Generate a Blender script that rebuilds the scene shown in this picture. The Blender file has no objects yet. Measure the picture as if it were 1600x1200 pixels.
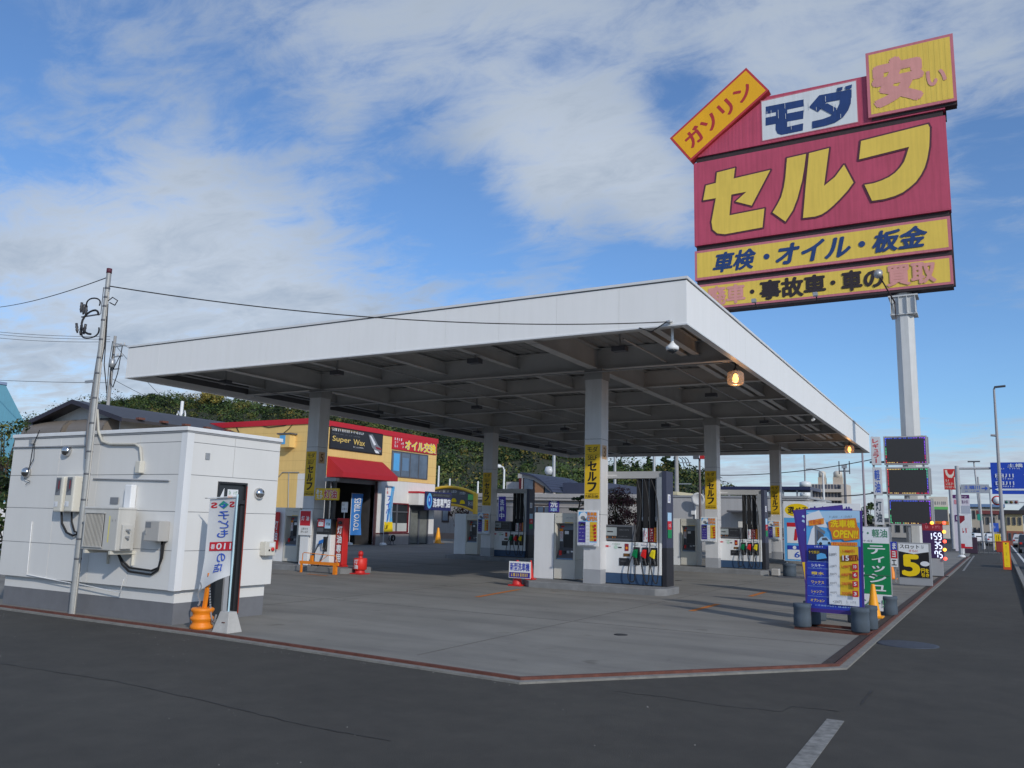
import bpy, math, random
import numpy as np
from mathutils import Vector, Matrix

random.seed(7)
SC = bpy.context.scene
COL = SC.collection
R_ = math.radians

# ------------------------------------------------------------------ camera
YAW, PITCH, ROLL, FPX, EYE = R_(29.582), R_(9.374), R_(1.458), 1288.04, 1.6
_f0 = np.array([-math.sin(YAW), math.cos(YAW), 0.0]); _r0 = np.array([math.cos(YAW), math.sin(YAW), 0.0]); _u0 = np.array([0, 0, 1.0])
CF = _f0*math.cos(PITCH)+_u0*math.sin(PITCH); _u = _u0*math.cos(PITCH)-_f0*math.sin(PITCH)
CR = _r0*math.cos(ROLL)+_u*math.sin(ROLL); CU = _u*math.cos(ROLL)-_r0*math.sin(ROLL)
cam = bpy.data.cameras.new('camera'); cam.sensor_fit = 'HORIZONTAL'; cam.sensor_width = 36; cam.lens = 36*FPX/1600
cam.clip_start = 0.05; cam.clip_end = 6000
cam_o = bpy.data.objects.new('camera', cam); COL.objects.link(cam_o)
cam_o.matrix_world = Matrix(((CR[0], CU[0], -CF[0], 0), (CR[1], CU[1], -CF[1], 0), (CR[2], CU[2], -CF[2], EYE), (0, 0, 0, 1)))
SC.camera = cam_o

def _ray(px, py): return CF+CR*(px-800)/FPX-CU*(py-600)/FPX
def G(px, py, z=0.0):
    d = _ray(px, py); t = (z-EYE)/d[2]; return d[0]*t, d[1]*t
def AT(px, py, Y):
    d = _ray(px, py); t = Y/d[1]; return d[0]*t, EYE+d[2]*t
def XT(px, py, X):
    d = _ray(px, py); t = X/d[0]; return d[1]*t, EYE+d[2]*t

# ------------------------------------------------------------------ exposure, sun, sky
SC.view_settings.view_transform = 'Standard'; SC.view_settings.look = 'None'
SC.view_settings.gamma = 1; SC.view_settings.exposure = -0.05
SC.view_settings.use_curve_mapping = False
SUN_EL = R_(27); SUN_AZ = R_(121.7)          # azimuth clockwise from +Y
sun = bpy.data.lights.new('sun', 'SUN'); sun.energy = 2.5; sun.angle = R_(1.2); sun.color = (1.0, 0.94, 0.85)
sun_o = bpy.data.objects.new('sun', sun); COL.objects.link(sun_o)
sd = Vector((math.sin(SUN_AZ)*math.cos(SUN_EL), math.cos(SUN_AZ)*math.cos(SUN_EL), math.sin(SUN_EL)))
sun_o.rotation_euler = sd.to_track_quat('Z', 'Y').to_euler(); sun_o.location = (20, -30, 40)

def make_world():
    w = bpy.data.worlds.new('World'); SC.world = w; w.use_nodes = True
    nt = w.node_tree; nt.nodes.clear(); N = nt.nodes.new; L = nt.links.new
    out = N('ShaderNodeOutputWorld'); bg = N('ShaderNodeBackground'); L(bg.outputs[0], out.inputs[0])
    sky = N('ShaderNodeTexSky'); sky.sky_type = 'NISHITA'; sky.sun_disc = False
    sky.sun_elevation = SUN_EL; sky.sun_rotation = SUN_AZ; sky.altitude = 50; sky.air_density = 1.0; sky.dust_density = 0.6; sky.ozone_density = 2.5
    bg.inputs[1].default_value = 0.10
    tc = N('ShaderNodeTexCoord'); sep = N('ShaderNodeSeparateXYZ'); L(tc.outputs['Generated'], sep.inputs[0])
    def math_(op, a, b=None, c=None):
        m = N('ShaderNodeMath'); m.operation = op
        for i, v in enumerate((a, b, c)):
            if v is None: continue
            if isinstance(v, (int, float)): m.inputs[i].default_value = v
            else: L(v, m.inputs[i])
        return m.outputs[0]
    zc = math_('ADD', math_('MAXIMUM', sep.outputs[2], 0.0), 0.16)
    cx = math_('DIVIDE', sep.outputs[0], zc); cy = math_('DIVIDE', sep.outputs[1], zc)
    comb = N('ShaderNodeCombineXYZ'); L(cx, comb.inputs[0]); L(cy, comb.inputs[1]); comb.inputs[2].default_value = 3.7
    mp = N('ShaderNodeMapping'); L(comb.outputs[0], mp.inputs[0]); mp.inputs['Rotation'].default_value = (0, 0, R_(25)); mp.inputs['Scale'].default_value = (0.75, 1.25, 1)
    def noise(scale, detail, rough, dist=0.0, src=None):
        n = N('ShaderNodeTexNoise'); n.inputs['Scale'].default_value = scale; n.inputs['Detail'].default_value = detail
        n.inputs['Roughness'].default_value = rough; n.inputs['Distortion'].default_value = dist
        L(src or mp.outputs[0], n.inputs['Vector']); return n.outputs['Fac']
    n1 = noise(2.1, 10, 0.60, 0.45); n2 = noise(7.0, 10, 0.66, 0.6)
    cov = math_('ADD', math_('MULTIPLY', math_('SUBTRACT', n1, 0.5), 1.9), math_('MULTIPLY', math_('SUBTRACT', n2, 0.5), 1.25))
    # where the cloud deck is thicker and where it has gaps (px in the photograph -> fixed directions in the sky)
    blobs = [(90, 110, 160, -.40), (300, 90, 120, -.20), (420, 190, 110, -.26), (640, 265, 120, -.40), (760, 385, 120, -.34), (930, 400, 110, -.36), (1060, 150, 70, -.30),
             (1300, 560, 190, -.75), (1130, 500, 130, -.60), (1560, 470, 150, -.42), (1540, 600, 110, -.65), (1580, 250, 90, -.22), (620, 440, 90, -.10), (1000, 430, 80, -.25),
             (880, 150, 190, .26), (620, 70, 200, .20), (1230, 60, 170, .26), (860, 285, 130, .36), (1000, 250, 90, .25), (290, 330, 200, .26), (240, 500, 240, .34), (60, 420, 180, .24), (470, 420, 130, .12),
             (140, 10, 110, .25), (480, 560, 170, .28), (1030, 335, 80, .3), (1480, 20, 120, .22)]
    acc = None
    for px, py, r, wgt in blobs:
        d = Vector(_ray(px, py)).normalized()
        vd = N('ShaderNodeVectorMath'); vd.operation = 'DISTANCE'; nv = N('ShaderNodeVectorMath'); nv.operation = 'NORMALIZE'
        L(tc.outputs['Generated'], nv.inputs[0]); L(nv.outputs[0], vd.inputs[0]); vd.inputs[1].default_value = d
        mr = N('ShaderNodeMapRange'); mr.interpolation_type = 'SMOOTHERSTEP'
        L(vd.outputs['Value'], mr.inputs[0]); mr.inputs[1].default_value = 0.0; mr.inputs[2].default_value = 1.45*r/FPX
        mr.inputs[3].default_value = wgt; mr.inputs[4].default_value = 0.0
        acc = mr.outputs[0] if acc is None else math_('ADD', acc, mr.outputs[0])
    # a low bank of cloud just above the horizon
    bank = N('ShaderNodeMapRange'); bank.interpolation_type = 'SMOOTHSTEP'; L(sep.outputs[2], bank.inputs[0])
    bank.inputs[1].default_value = 0.16; bank.inputs[2].default_value = 0.095; bank.inputs[3].default_value = 0; bank.inputs[4].default_value = 0.40
    mp2 = N('ShaderNodeMapping'); L(tc.outputs['Generated'], mp2.inputs[0]); mp2.inputs['Scale'].default_value = (2.2, 2.2, 15)
    n3 = noise(2.0, 5, 0.55, 0.2, mp2.outputs[0])
    bank2 = math_('MULTIPLY', bank.outputs[0], math_('MULTIPLY', n3, 2.0))
    cov = math_('ADD', math_('ADD', cov, acc), bank2)
    ms = N('ShaderNodeMapRange'); ms.interpolation_type = 'SMOOTHSTEP'; L(cov, ms.inputs[0])
    ms.inputs[1].default_value = -0.34; ms.inputs[2].default_value = 0.52; ms.inputs[3].default_value = 0.03; ms.inputs[4].default_value = 0.93
    # cloud colour: bright rims, greyer bellies
    cr = N('ShaderNodeValToRGB'); L(math_('ADD', math_('MULTIPLY', n2, 0.45), math_('MULTIPLY', n1, 0.5)), cr.inputs[0])
    cr.color_ramp.elements[0].position = 0.36; cr.color_ramp.elements[0].color = (6.3, 6.95, 7.8, 1)
    cr.color_ramp.elements[1].position = 0.62; cr.color_ramp.elements[1].color = (3.9, 4.65, 5.7, 1)
    tint = N('ShaderNodeMix'); tint.data_type = 'RGBA'; tint.blend_type = 'MULTIPLY'; tint.inputs['Factor'].default_value = 1
    L(sky.outputs[0], tint.inputs['A']); tint.inputs['B'].default_value = (0.92, 1.24, 1.58, 1)
    mx = N('ShaderNodeMix'); mx.data_type = 'RGBA'
    L(ms.outputs[0], mx.inputs['Factor']); L(tint.outputs['Result'], mx.inputs['A']); L(cr.outputs[0], mx.inputs['B'])
    L(mx.outputs['Result'], bg.inputs[0])
make_world()

# ------------------------------------------------------------------ materials
_M = {}
def lin(c): return tuple((v/255/12.92) if v/255 <= 0.04045 else ((v/255+0.055)/1.055)**2.4 for v in c)
def mat(name, col, rough=0.6, metal=0.0, var=0.10, scale=2.0, bump=0.0, bscale=60.0, emit=None, estr=0.0, alpha=None, trans=0.0, streak=0.0, spec=None):
    if name in _M: return _M[name]
    m = bpy.data.materials.new(name); m.use_nodes = True; nt = m.node_tree; b = nt.nodes['Principled BSDF']; N = nt.nodes.new; L = nt.links.new
    b.inputs['Roughness'].default_value = rough; b.inputs['Metallic'].default_value = metal
    if spec is not None: b.inputs['Specular IOR Level'].default_value = spec
    geo = N('ShaderNodeNewGeometry')
    if var > 0:
        n = N('ShaderNodeTexNoise'); n.inputs['Scale'].default_value = scale; n.inputs['Detail'].default_value = 7; n.inputs['Roughness'].default_value = .62; L(geo.outputs['Position'], n.inputs['Vector'])
        r = N('ShaderNodeValToRGB'); L(n.outputs['Fac'], r.inputs[0])
        r.color_ramp.elements[0].position = .28; r.color_ramp.elements[1].position = .72
        r.color_ramp.elements[0].color = tuple(c*(1-var) for c in col)+(1,); r.color_ramp.elements[1].color = tuple(min(1, c*(1+var)) for c in col)+(1,)
        res = r.outputs[0]
        if streak > 0:   # vertical weathering streaks
            mp = N('ShaderNodeMapping'); L(geo.outputs['Position'], mp.inputs[0]); mp.inputs['Scale'].default_value = (5, 5, .35)
            n2 = N('ShaderNodeTexNoise'); n2.inputs['Scale'].default_value = 1.6; n2.inputs['Detail'].default_value = 5; L(mp.outputs[0], n2.inputs['Vector'])
            r2 = N('ShaderNodeValToRGB'); L(n2.outputs['Fac'], r2.inputs[0]); r2.color_ramp.elements[0].position = .35; r2.color_ramp.elements[1].position = .6
            r2.color_ramp.elements[0].color = (1-streak,)*2+(1-streak*1.15, 1); r2.color_ramp.elements[1].color = (1, 1, 1, 1)
            mm = N('ShaderNodeMix'); mm.data_type = 'RGBA'; mm.blend_type = 'MULTIPLY'; mm.inputs['Factor'].default_value = 1
            L(res, mm.inputs['A']); L(r2.outputs[0], mm.inputs['B']); res = mm.outputs['Result']
        L(res, b.inputs['Base Color'])
    else: b.inputs['Base Color'].default_value = tuple(col)+(1,)
    if bump > 0:
        n = N('ShaderNodeTexNoise'); n.inputs['Scale'].default_value = bscale; n.inputs['Detail'].default_value = 4; L(geo.outputs['Position'], n.inputs['Vector'])
        bp = N('ShaderNodeBump'); bp.inputs['Strength'].default_value = bump; bp.inputs['Distance'].default_value = .01; L(n.outputs['Fac'], bp.inputs['Height']); L(bp.outputs[0], b.inputs['Normal'])
    if emit: b.inputs['Emission Color'].default_value = tuple(emit)+(1,); b.inputs['Emission Strength'].default_value = estr
    if trans: b.inputs['Transmission Weight'].default_value = trans; b.inputs['IOR'].default_value = 1.1
    if alpha is not None: b.inputs['Alpha'].default_value = alpha
    _M[name] = m; return m
def C(r, g, b): return lin((r, g, b))
def ink(name, r, g, b, **k): return mat('ink_'+name, C(r, g, b), .55, var=k.pop('var', .05), scale=3, **k)

WHITE = mat('white_paint', (.78, .79, .80), .45, var=.04, scale=1.5, streak=.05)
FASCIA = mat('fascia_steel', (.86, .855, .84), .42, var=.02, scale=.5, streak=.025)
CREAM = mat('cream_enamel', (.62, .60, .53), .45, var=.05)
GREYP = mat('grey_paint', (.33, .34, .36), .5, var=.06)
DGREY = mat('dark_grey_paint', (.10, .105, .12), .5, var=.08)
NAVYP = mat('navy_plinth', C(52, 78, 110), .5, var=.12, scale=4)
BLACK = mat('black_rubber', (.015, .015, .017), .6, var=.15)
BLKP = mat('black_panel', (.025, .026, .03), .3, var=.05)
STEEL = mat('galvanised_steel', (.42, .43, .44), .45, metal=.5, var=.10, scale=6)
CHROME = mat('chrome', (.6, .6, .6), .15, metal=1.0, var=.04)
RUST = mat('rusty_steel', C(98, 58, 48), .8, var=.35, scale=9, bump=.3)
ORANGE = mat('orange_paint', C(232, 132, 20), .5, var=.10, scale=5)
CONE_Y = mat('cone_yellow', C(245, 165, 20), .5, var=.07, scale=6)
REDP = mat('red_paint', C(200, 40, 38), .5, var=.08)
GLASSD = mat('dark_glass', (.03, .035, .04), .08, var=.2, scale=1.0)
GLASSB = mat('blueish_glass', (.10, .14, .20), .08, var=.3, scale=1.0)
BEAM = mat('beam_paint', (.56, .555, .54), .55, var=.10, scale=1.3)
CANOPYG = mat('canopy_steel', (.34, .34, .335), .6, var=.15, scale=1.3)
COLW = mat('column_steel', (.62, .62, .63), .45, var=.05, streak=.06)
BARREL = mat('weight_drum', C(76, 88, 100), .85, var=.12, scale=7, streak=.12)
CONCB = mat('cast_concrete', (.45, .44, .42), .9, var=.12, scale=8, bump=.3)

# ------------------------------------------------------------------ mesh builder
class MB:
    def __init__(s): s.v = []; s.f = []; s.mi = []; s.sm = []; s.mats = []
    def _m(s, m):
        if m not in s.mats: s.mats.append(m)
        return s.mats.index(m)
    def add(s, vs, fs, m, smooth=False, M=None):
        o = len(s.v); k = s._m(m)
        for v in vs:
            v = Vector(v)
            if M is not None: v = M @ v
            s.v.append(v[:])
        for f in fs: s.f.append([i+o for i in f]); s.mi.append(k); s.sm.append(smooth)
        return s
    def box(s, x0, y0, z0, x1, y1, z1, m, M=None):
        vs = [(x0, y0, z0), (x1, y0, z0), (x1, y1, z0), (x0, y1, z0), (x0, y0, z1), (x1, y0, z1), (x1, y1, z1), (x0, y1, z1)]
        return s.add(vs, [(0, 3, 2, 1), (4, 5, 6, 7), (0, 1, 5, 4), (1, 2, 6, 5), (2, 3, 7, 6), (3, 0, 4, 7)], m, False, M)
    def prism(s, pts, y0, y1, m, M=None):       # polygon in x,z extruded along y
        n = len(pts); a = sum(pts[i][0]*pts[(i+1) % n][1]-pts[(i+1) % n][0]*pts[i][1] for i in range(n))
        if a < 0: pts = pts[::-1]
        vs = [(p[0], y0, p[1]) for p in pts]+[(p[0], y1, p[1]) for p in pts]
        return s.add(vs, [tuple(range(n)), tuple(range(2*n-1, n-1, -1))]+[(i+n, (i+1) % n+n, (i+1) % n, i) for i in range(n)], m, False, M)
    def slab(s, pts, z0, z1, m, M=None):        # polygon in x,y extruded along z
        n = len(pts); a = sum(pts[i][0]*pts[(i+1) % n][1]-pts[(i+1) % n][0]*pts[i][1] for i in range(n))
        if a < 0: pts = pts[::-1]
        vs = [(p[0], p[1], z0) for p in pts]+[(p[0], p[1], z1) for p in pts]
        return s.add(vs, [tuple(range(n-1, -1, -1)), tuple(range(n, 2*n))]+[(i, (i+1) % n, (i+1) % n+n, i+n) for i in range(n)], m, False, M)
    def tube(s, pts, r, m, n=7, M=None):
        pts = [Vector(p) for p in pts]; k = len(pts); rs = r if isinstance(r, (list, tuple)) else [r]*k
        vs = []; up = None
        for i, p in enumerate(pts):
            t = (pts[min(i+1, k-1)]-pts[max(i-1, 0)]).normalized()
            if up is None: up = t.orthogonal().normalized()
            up = (up-t*up.dot(t)); up = up.normalized() if up.length > 1e-6 else t.orthogonal().normalized()
            sd_ = t.cross(up)
            for j in range(n):
                a = 2*math.pi*j/n; vs.append(p+(up*math.cos(a)+sd_*math.sin(a))*rs[i])
        fs = [(i*n+j, i*n+(j+1) % n, (i+1)*n+(j+1) % n, (i+1)*n+j) for i in range(k-1) for j in range(n)]
        o = len(s.v); s.add(vs, fs, m, True, M)
        s.add(vs[:n], [tuple(range(n-1, -1, -1))], m, False, M); s.add(vs[-n:], [tuple(range(n))], m, False, M)
        return s
    def lathe(s, prof, m, n=20, M=None, smooth=True):   # (r,z)
        vs = []; k = len(prof)
        for r, z in prof:
            for j in range(n):
                a = 2*math.pi*j/n; vs.append((max(r, 1e-4)*math.cos(a), max(r, 1e-4)*math.sin(a), z))
        fs = [(i*n+j, i*n+(j+1) % n, (i+1)*n+(j+1) % n, (i+1)*n+j) for i in range(k-1) for j in range(n)]
        fs += [tuple(range(n-1, -1, -1)), tuple((k-1)*n+j for j in range(n))]
        return s.add(vs, fs, m, smooth, M)
    def build(s, name, parent=None, bevel=0.0, loc=None, rotz=0.0):
        me = bpy.data.meshes.new(name); me.from_pydata(s.v, [], s.f)
        for m in s.mats: me.materials.append(m)
        me.polygons.foreach_set('material_index', s.mi); me.polygons.foreach_set('use_smooth', s.sm); me.update()
        o = bpy.data.objects.new(name, me); COL.objects.link(o)
        if parent: o.parent = parent
        if loc is not None: o.location = loc
        if rotz: o.rotation_euler = (0, 0, rotz)
        if bevel:
            b = o.modifiers.new('edge', 'BEVEL'); b.width = bevel; b.segments = 2; b.limit_method = 'ANGLE'; b.angle_limit = R_(40)
        return o
def tag(o, label, cat, group=None, kind=None):
    if label: o['label'] = label; o['category'] = cat
    if group: o['group'] = group
    if kind: o['kind'] = kind
    return o
def thing(name, label, cat, loc=(0, 0, 0), rotz=0.0, group=None):
    o = bpy.data.objects.new(name, None); COL.objects.link(o); o.location = loc; o.rotation_euler = (0, 0, rotz); o.empty_display_size = .2
    return tag(o, label, cat, group)
def struct(o): o['kind'] = 'structure'; return o
def dup(root, loc=None, label=None, rotz=None):
    def cp(o, par):
        c = o.copy(); COL.objects.link(c); c.parent = par
        for ch in list(o.children): cp(ch, c)
        return c
    r = cp(root, None)
    if loc is not None: r.location = loc
    if rotz is not None: r.rotation_euler = (0, 0, rotz)
    if label: r['label'] = label
    return r

# ------------------------------------------------------------------ lettering
_T = {}
def glyphs(s, bold=.025):
    key = (s, bold)
    if key in _T: return _T[key]
    if bold > .008:      # heavy weights: overlay shifted copies of a sound, lighter outline
        v, f, _ = glyphs(s, 0.0); d = bold*.72; n = len(v); sh = [(0, 0), (1, 0), (-1, 0), (0, 1), (0, -1), (.7, .7), (-.7, .7), (.7, -.7), (-.7, -.7)]
        if bold > .05: sh += [(.45, 0), (-.45, 0), (0, .45), (0, -.45)]
        _T[key] = (np.concatenate([v+np.array(q)*d*(1, .8) for q in sh]), [[i+k*n for i in t] for k in range(len(sh)) for t in f], n); return _T[key]
    c = bpy.data.curves.new('t', 'FONT'); c.body = s; c.size = 1; c.offset = bold; c.resolution_u = 3
    o = bpy.data.objects.new('t', c); COL.objects.link(o); dg = bpy.context.evaluated_depsgraph_get()
    me = bpy.data.meshes.new_from_object(o.evaluated_get(dg))
    v = np.array([x.co[:2] for x in me.vertices]); f = [list(p.vertices) for p in me.polygons]
    # faces may point either way: make them all wind the same way
    f2 = []
    for q in f:
        a = sum(v[q[i]][0]*v[q[(i+1) % len(q)]][1]-v[q[(i+1) % len(q)]][0]*v[q[i]][1] for i in range(len(q)))
        f2.append(q if a > 0 else q[::-1])
    bpy.data.objects.remove(o); bpy.data.curves.remove(c); bpy.data.meshes.remove(me)
    _T[key] = (v, f2, len(v)); return _T[key]

class Art:
    """Flat artwork on a board whose face is the local x-z plane looking along -y. Units: metres, origin lower left."""
    def __init__(s, y=0.0, step=.0015, M=None): s.mb = MB(); s.y = y; s.k = 0; s.step = step; s.M = M
    def _ly(s): s.k += 1; return s.y-s.k*s.step
    def poly(s, pts, m):
        n = len(pts); a = sum(pts[i][0]*pts[(i+1) % n][1]-pts[(i+1) % n][0]*pts[i][1] for i in range(n))
        if a < 0: pts = pts[::-1]
        y = s._ly(); s.mb.add([(p[0], y, p[1]) for p in pts], [tuple(range(n))], m, False, s.M); return s
    def rect(s, x0, z0, x1, z1, m): return s.poly([(x0, z0), (x1, z0), (x1, z1), (x0, z1)], m)
    def grid(s, x0, z0, x1, z1, m, nx=10, nz=3):
        y = s._ly(); vs = [(x0+(x1-x0)*i/nx, y, z0+(z1-z0)*j/nz) for j in range(nz+1) for i in range(nx+1)]
        s.mb.add(vs, [(j*(nx+1)+i, j*(nx+1)+i+1, (j+1)*(nx+1)+i+1, (j+1)*(nx+1)+i) for j in range(nz) for i in range(nx)], m, False, s.M); return s
    def oval(s, cx, cz, rx, rz, m, n=24): return s.poly([(cx+rx*math.cos(2*math.pi*i/n), cz+rz*math.sin(2*math.pi*i/n)) for i in range(n)], m)
    def outline(s, pts, w, m):
        y = s._ly(); n = len(pts)
        for i in range(n):
            a = Vector(pts[i]); b = Vector(pts[(i+1) % n]); d = (b-a); 
            if d.length < 1e-6: continue
            d.normalize(); q = Vector((-d.y, d.x))*w; e = d*w*.7
            P = [a-e-q, b+e-q, b+e+q, a-e+q]; yy = y-i*1e-5
            s.mb.add([(p.x, yy, p.y) for p in P], [(0, 1, 2, 3)], m, False, s.M)
        return s
    def text(s, st, x0, z0, x1, z1, m, bold=.03, shear=0.0, mirror=False, keep=False):
        v, f, ng = glyphs(st, bold); lo = v.min(0); hi = v.max(0); w = max(hi-lo, key=lambda q: 0) if 0 else hi-lo
        q = (v-lo)/np.maximum(w, 1e-6); 
        X0, X1 = x0, x1
        if mirror: q[:, 0] = 1-q[:, 0]
        H_ = z1-z0; sh = shear*H_
        xs = X0+q[:, 0]*(X1-X0-abs(sh)); xs = xs+(q[:, 1]*sh if sh > 0 else 0); zs = z0+q[:, 1]*H_; y = s._ly()
        if mirror: f = [list(reversed(t)) for t in f]
        s.mb.add([(a, y-(i//ng)*s.step*.06, b) for i, (a, b) in enumerate(zip(xs, zs))], f, m, False, s.M); return s
    def vtext(s, st, x0, z0, x1, z1, m, bold=.03, gap=.12, mirror=False):
        n = len(st); h = (z1-z0)/n
        for i, ch in enumerate(st):
            t = z1-i*h; a = t-h*(1-gap/2); b = t-h*gap/2; w = x1-x0
            if ch == 'ー': s.rect(x0+w*.42, a, x0+w*.58, b, m)
            elif ch in 'ッャュョィ' and False: pass
            elif ch in 'ッィュっゅ': s.text(ch, x0+w*.2, a+.12*h, x1-w*.05, b-.15*h, m, bold, mirror=mirror)
            else: s.text(ch, x0, a, x1, b, m, bold, mirror=mirror)
        return s
    def scrib(s, x0, z0, x1, z1, m, n=12, seed=1):      # rows of strokes too small to read
        rnd = random.Random(seed); w = (x1-x0)/n; y = s._ly()
        for i in range(n):
            if rnd.random() < .1: continue
            for k in range(3):
                a = x0+w*(i+.1+.55*rnd.random()); b = z0+(z1-z0)*rnd.random()*.8
                if rnd.random() < .5: P = [(a, b), (a+w*.35, b), (a+w*.35, b+(z1-z0)*.16), (a, b+(z1-z0)*.16)]
                else: P = [(a, z0), (a+w*.14, z0), (a+w*.14, z1), (a, z1)]
                yy = y-k*2e-5
                s.mb.add([(p[0], yy, p[1]) for p in P], [(0, 1, 2, 3)], m, False, s.M)
        return s
    def build(s, parent, name='lettering'): return s.mb.build(name, parent)

# ------------------------------------------------------------------ the ground
KERB = [(-60, 7.2), (-14.9, 8.02), (-9.1, 7.98), (-4.19, 7.72), (-1.61, 10.72), (-1.42, 25), (-1.22, 38), (-0.9, 62)]
def ground():
    m = bpy.data.materials.new('asphalt'); m.use_nodes = True; nt = m.node_tree; b = nt.nodes['Principled BSDF']; N = nt.nodes.new; L = nt.links.new
    geo = N('ShaderNodeNewGeometry')
    def nz(sc, det, ro=.6):
        n = N('ShaderNodeTexNoise'); n.inputs['Scale'].default_value = sc; n.inputs['Detail'].default_value = det; n.inputs['Roughness'].default_value = ro; L(geo.outputs['Position'], n.inputs['Vector']); return n.outputs['Fac']
    def ramp(src, a, ca, c, cc):
        r = N('ShaderNodeValToRGB'); L(src, r.inputs[0]); r.color_ramp.elements[0].position = a; r.color_ramp.elements[1].position = c
        r.color_ramp.elements[0].color = ca+(1,); r.color_ramp.elements[1].color = cc+(1,); return r.outputs[0]
    def mul(a, bb):
        x = N('ShaderNodeMix'); x.data_type = 'RGBA'; x.blend_type = 'MULTIPLY'; x.inputs['Factor'].default_value = 1; L(a, x.inputs['A']); L(bb, x.inputs['B']); return x.outputs['Result']
    c1 = ramp(nz(.35, 6), .3, (.064, .061, .0555), .7, (.086, .082, .0735))
    c2 = ramp(nz(150, 2), .3, (.62, .62, .62), .75, (1.3, 1.3, 1.28))
    c3 = ramp(nz(2.6, 8, .7), .35, (.86, .86, .87), .65, (1.06, 1.05, 1.04))
    L(mul(mul(c1, c2), c3), b.inputs['Base Color']); b.inputs['Roughness'].default_value = .9; b.inputs['Specular IOR Level'].default_value = .25
    bp = N('ShaderNodeBump'); bp.inputs['Strength'].default_value = .5; bp.inputs['Distance'].default_value = .008; L(nz(120, 3), bp.inputs['Height']); L(bp.outputs[0], b.inputs['Normal'])
    g = MB().add([(-2500, -400, -.02), (2500, -400, -.02), (2500, 4000, -.02), (-2500, 4000, -.02)], [(0, 1, 2, 3)], m)
    struct(g.build('ground'))
    mc = bpy.data.materials.new('forecourt_concrete'); mc.use_nodes = True; nt = mc.node_tree; b = nt.nodes['Principled BSDF']; N = nt.nodes.new; L = nt.links.new
    geo = N('ShaderNodeNewGeometry')
    c1 = ramp(nz(.5, 7, .65), .3, (.195, .187, .170), .7, (.265, .254, .231))
    c2 = ramp(nz(90, 3), .3, (.85, .85, .85), .7, (1.1, 1.1, 1.1))
    mp = N('ShaderNodeMapping'); L(geo.outputs['Position'], mp.inputs[0]); mp.inputs['Scale'].default_value = (.25, 1.6, 1)
    n = N('ShaderNodeTexNoise'); n.inputs['Scale'].default_value = 1.1; n.inputs['Detail'].default_value = 6; n.inputs['Roughness'].default_value = .6; L(mp.outputs[0], n.inputs['Vector'])
    c3 = ramp(n.outputs['Fac'], .34, (.84, .84, .85), .55, (1.03, 1.03, 1.02))     # tyre tracks and old drips
    c4 = ramp(nz(1.9, 4, .5), .25, (.70, .69, .68), .35, (1, 1, 1))
    L(mul(mul(mul(c1, c2), c3), c4), b.inputs['Base Color']); b.inputs['Roughness'].default_value = .85; b.inputs['Specular IOR Level'].default_value = .3
    bp = N('ShaderNodeBump'); bp.inputs['Strength'].default_value = .3; bp.inputs['Distance'].default_value = .006; L(nz(70, 3), bp.inputs['Height']); L(bp.outputs[0], b.inputs['Normal'])
    poly = KERB+[(-0.9, 75), (-60, 75)]
    struct(MB().slab(poly, -.03, 0.0, mc).build('forecourt_pavement'))
    # slab joints sawn into the concrete
    jm = mat('joint_sealant', (.13, .125, .115), .9, var=.2)
    j = MB()
    for y in (12.6, 16.9, 24.3, 30.9, 37.5): j.box(-29.8, y-.012, .0, -1.75, y+.012, .003, jm)
    for x in (-22.2, -16.7, -11.2, -5.9): j.box(x-.012, 8.3 if x > -9 else 10.2, .0005, x+.012, 45, .0035, jm)
    struct(j.build('pavement_joints'))
    strip = mat('kerb_concrete', (.21, .205, .19), .9, var=.25, scale=6, bump=.4)
    def off(path, d):
        out = []
        for i, p in enumerate(path):
            a = Vector(path[max(i-1, 0)]); c = Vector(path[min(i+1, len(path)-1)]); p = Vector(p)
            d1 = (p-a).normalized() if i > 0 else (c-p).normalized(); d2 = (c-p).normalized() if i < len(path)-1 else d1
            nn = (Vector((d1.y, -d1.x))+Vector((d2.y, -d2.x))).normalized(); k = 1/max(.5, nn.dot(Vector((d1.y, -d1.x)))); out.append((p+nn*d*k)[:2])
        return out
    def ribbon(a, b_, z0, z1, m_):
        x = MB(); n = len(a); vs = [(p[0], p[1], z1) for p in a]+[(p[0], p[1], z1) for p in b_]+[(p[0], p[1], z0) for p in a]+[(p[0], p[1], z0) for p in b_]
        fs = []
        for i in range(n-1): fs += [(i, i+n, i+n+1, i+1), (i+2*n, i, i+1, i+1+2*n), (i+n, i+3*n, i+3*n+1, i+n+1)]
        return x.add(vs, fs, m_)
    struct(ribbon(off(KERB, .0), off(KERB, .05), -.03, .030, RUST).build('kerb_edging'))
    struct(ribbon(off(KERB, .05), off(KERB, .14), -.03, .002, strip).build('kerb_strip'))
    struct(ribbon(off(KERB[4:], -.03), off(KERB[4:], -.15), -.03, .011, mat('old_grate', (.045, .034, .030), .8, var=.35, scale=12)).build('drain_grate'))
    # tarred seams in the asphalt
    cm = mat('tar_seam', (.034, .033, .032), .8, var=.3, scale=8)
    x = MB()
    for pts, w in (([(0, 1037), (180, 1065), (340, 1100), (480, 1135), (610, 1158)], .007), ([(960, 1080), (1060, 1092), (1130, 1104), (1222, 1112)], .006), ([(1222, 1112), (1236, 1104), (1310, 1112)], .007), ([(1345, 1102), (1362, 1080)], .010)):
        P = []
        for i in range(len(pts)-1):
            for t in np.linspace(0, 1, 9)[:-1]: P.append(G(pts[i][0]+(pts[i+1][0]-pts[i][0])*t, pts[i][1]+(pts[i+1][1]-pts[i][1])*t+random.uniform(-.8, .8), -.02))
        P.append(G(*pts[-1], -.02))
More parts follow.
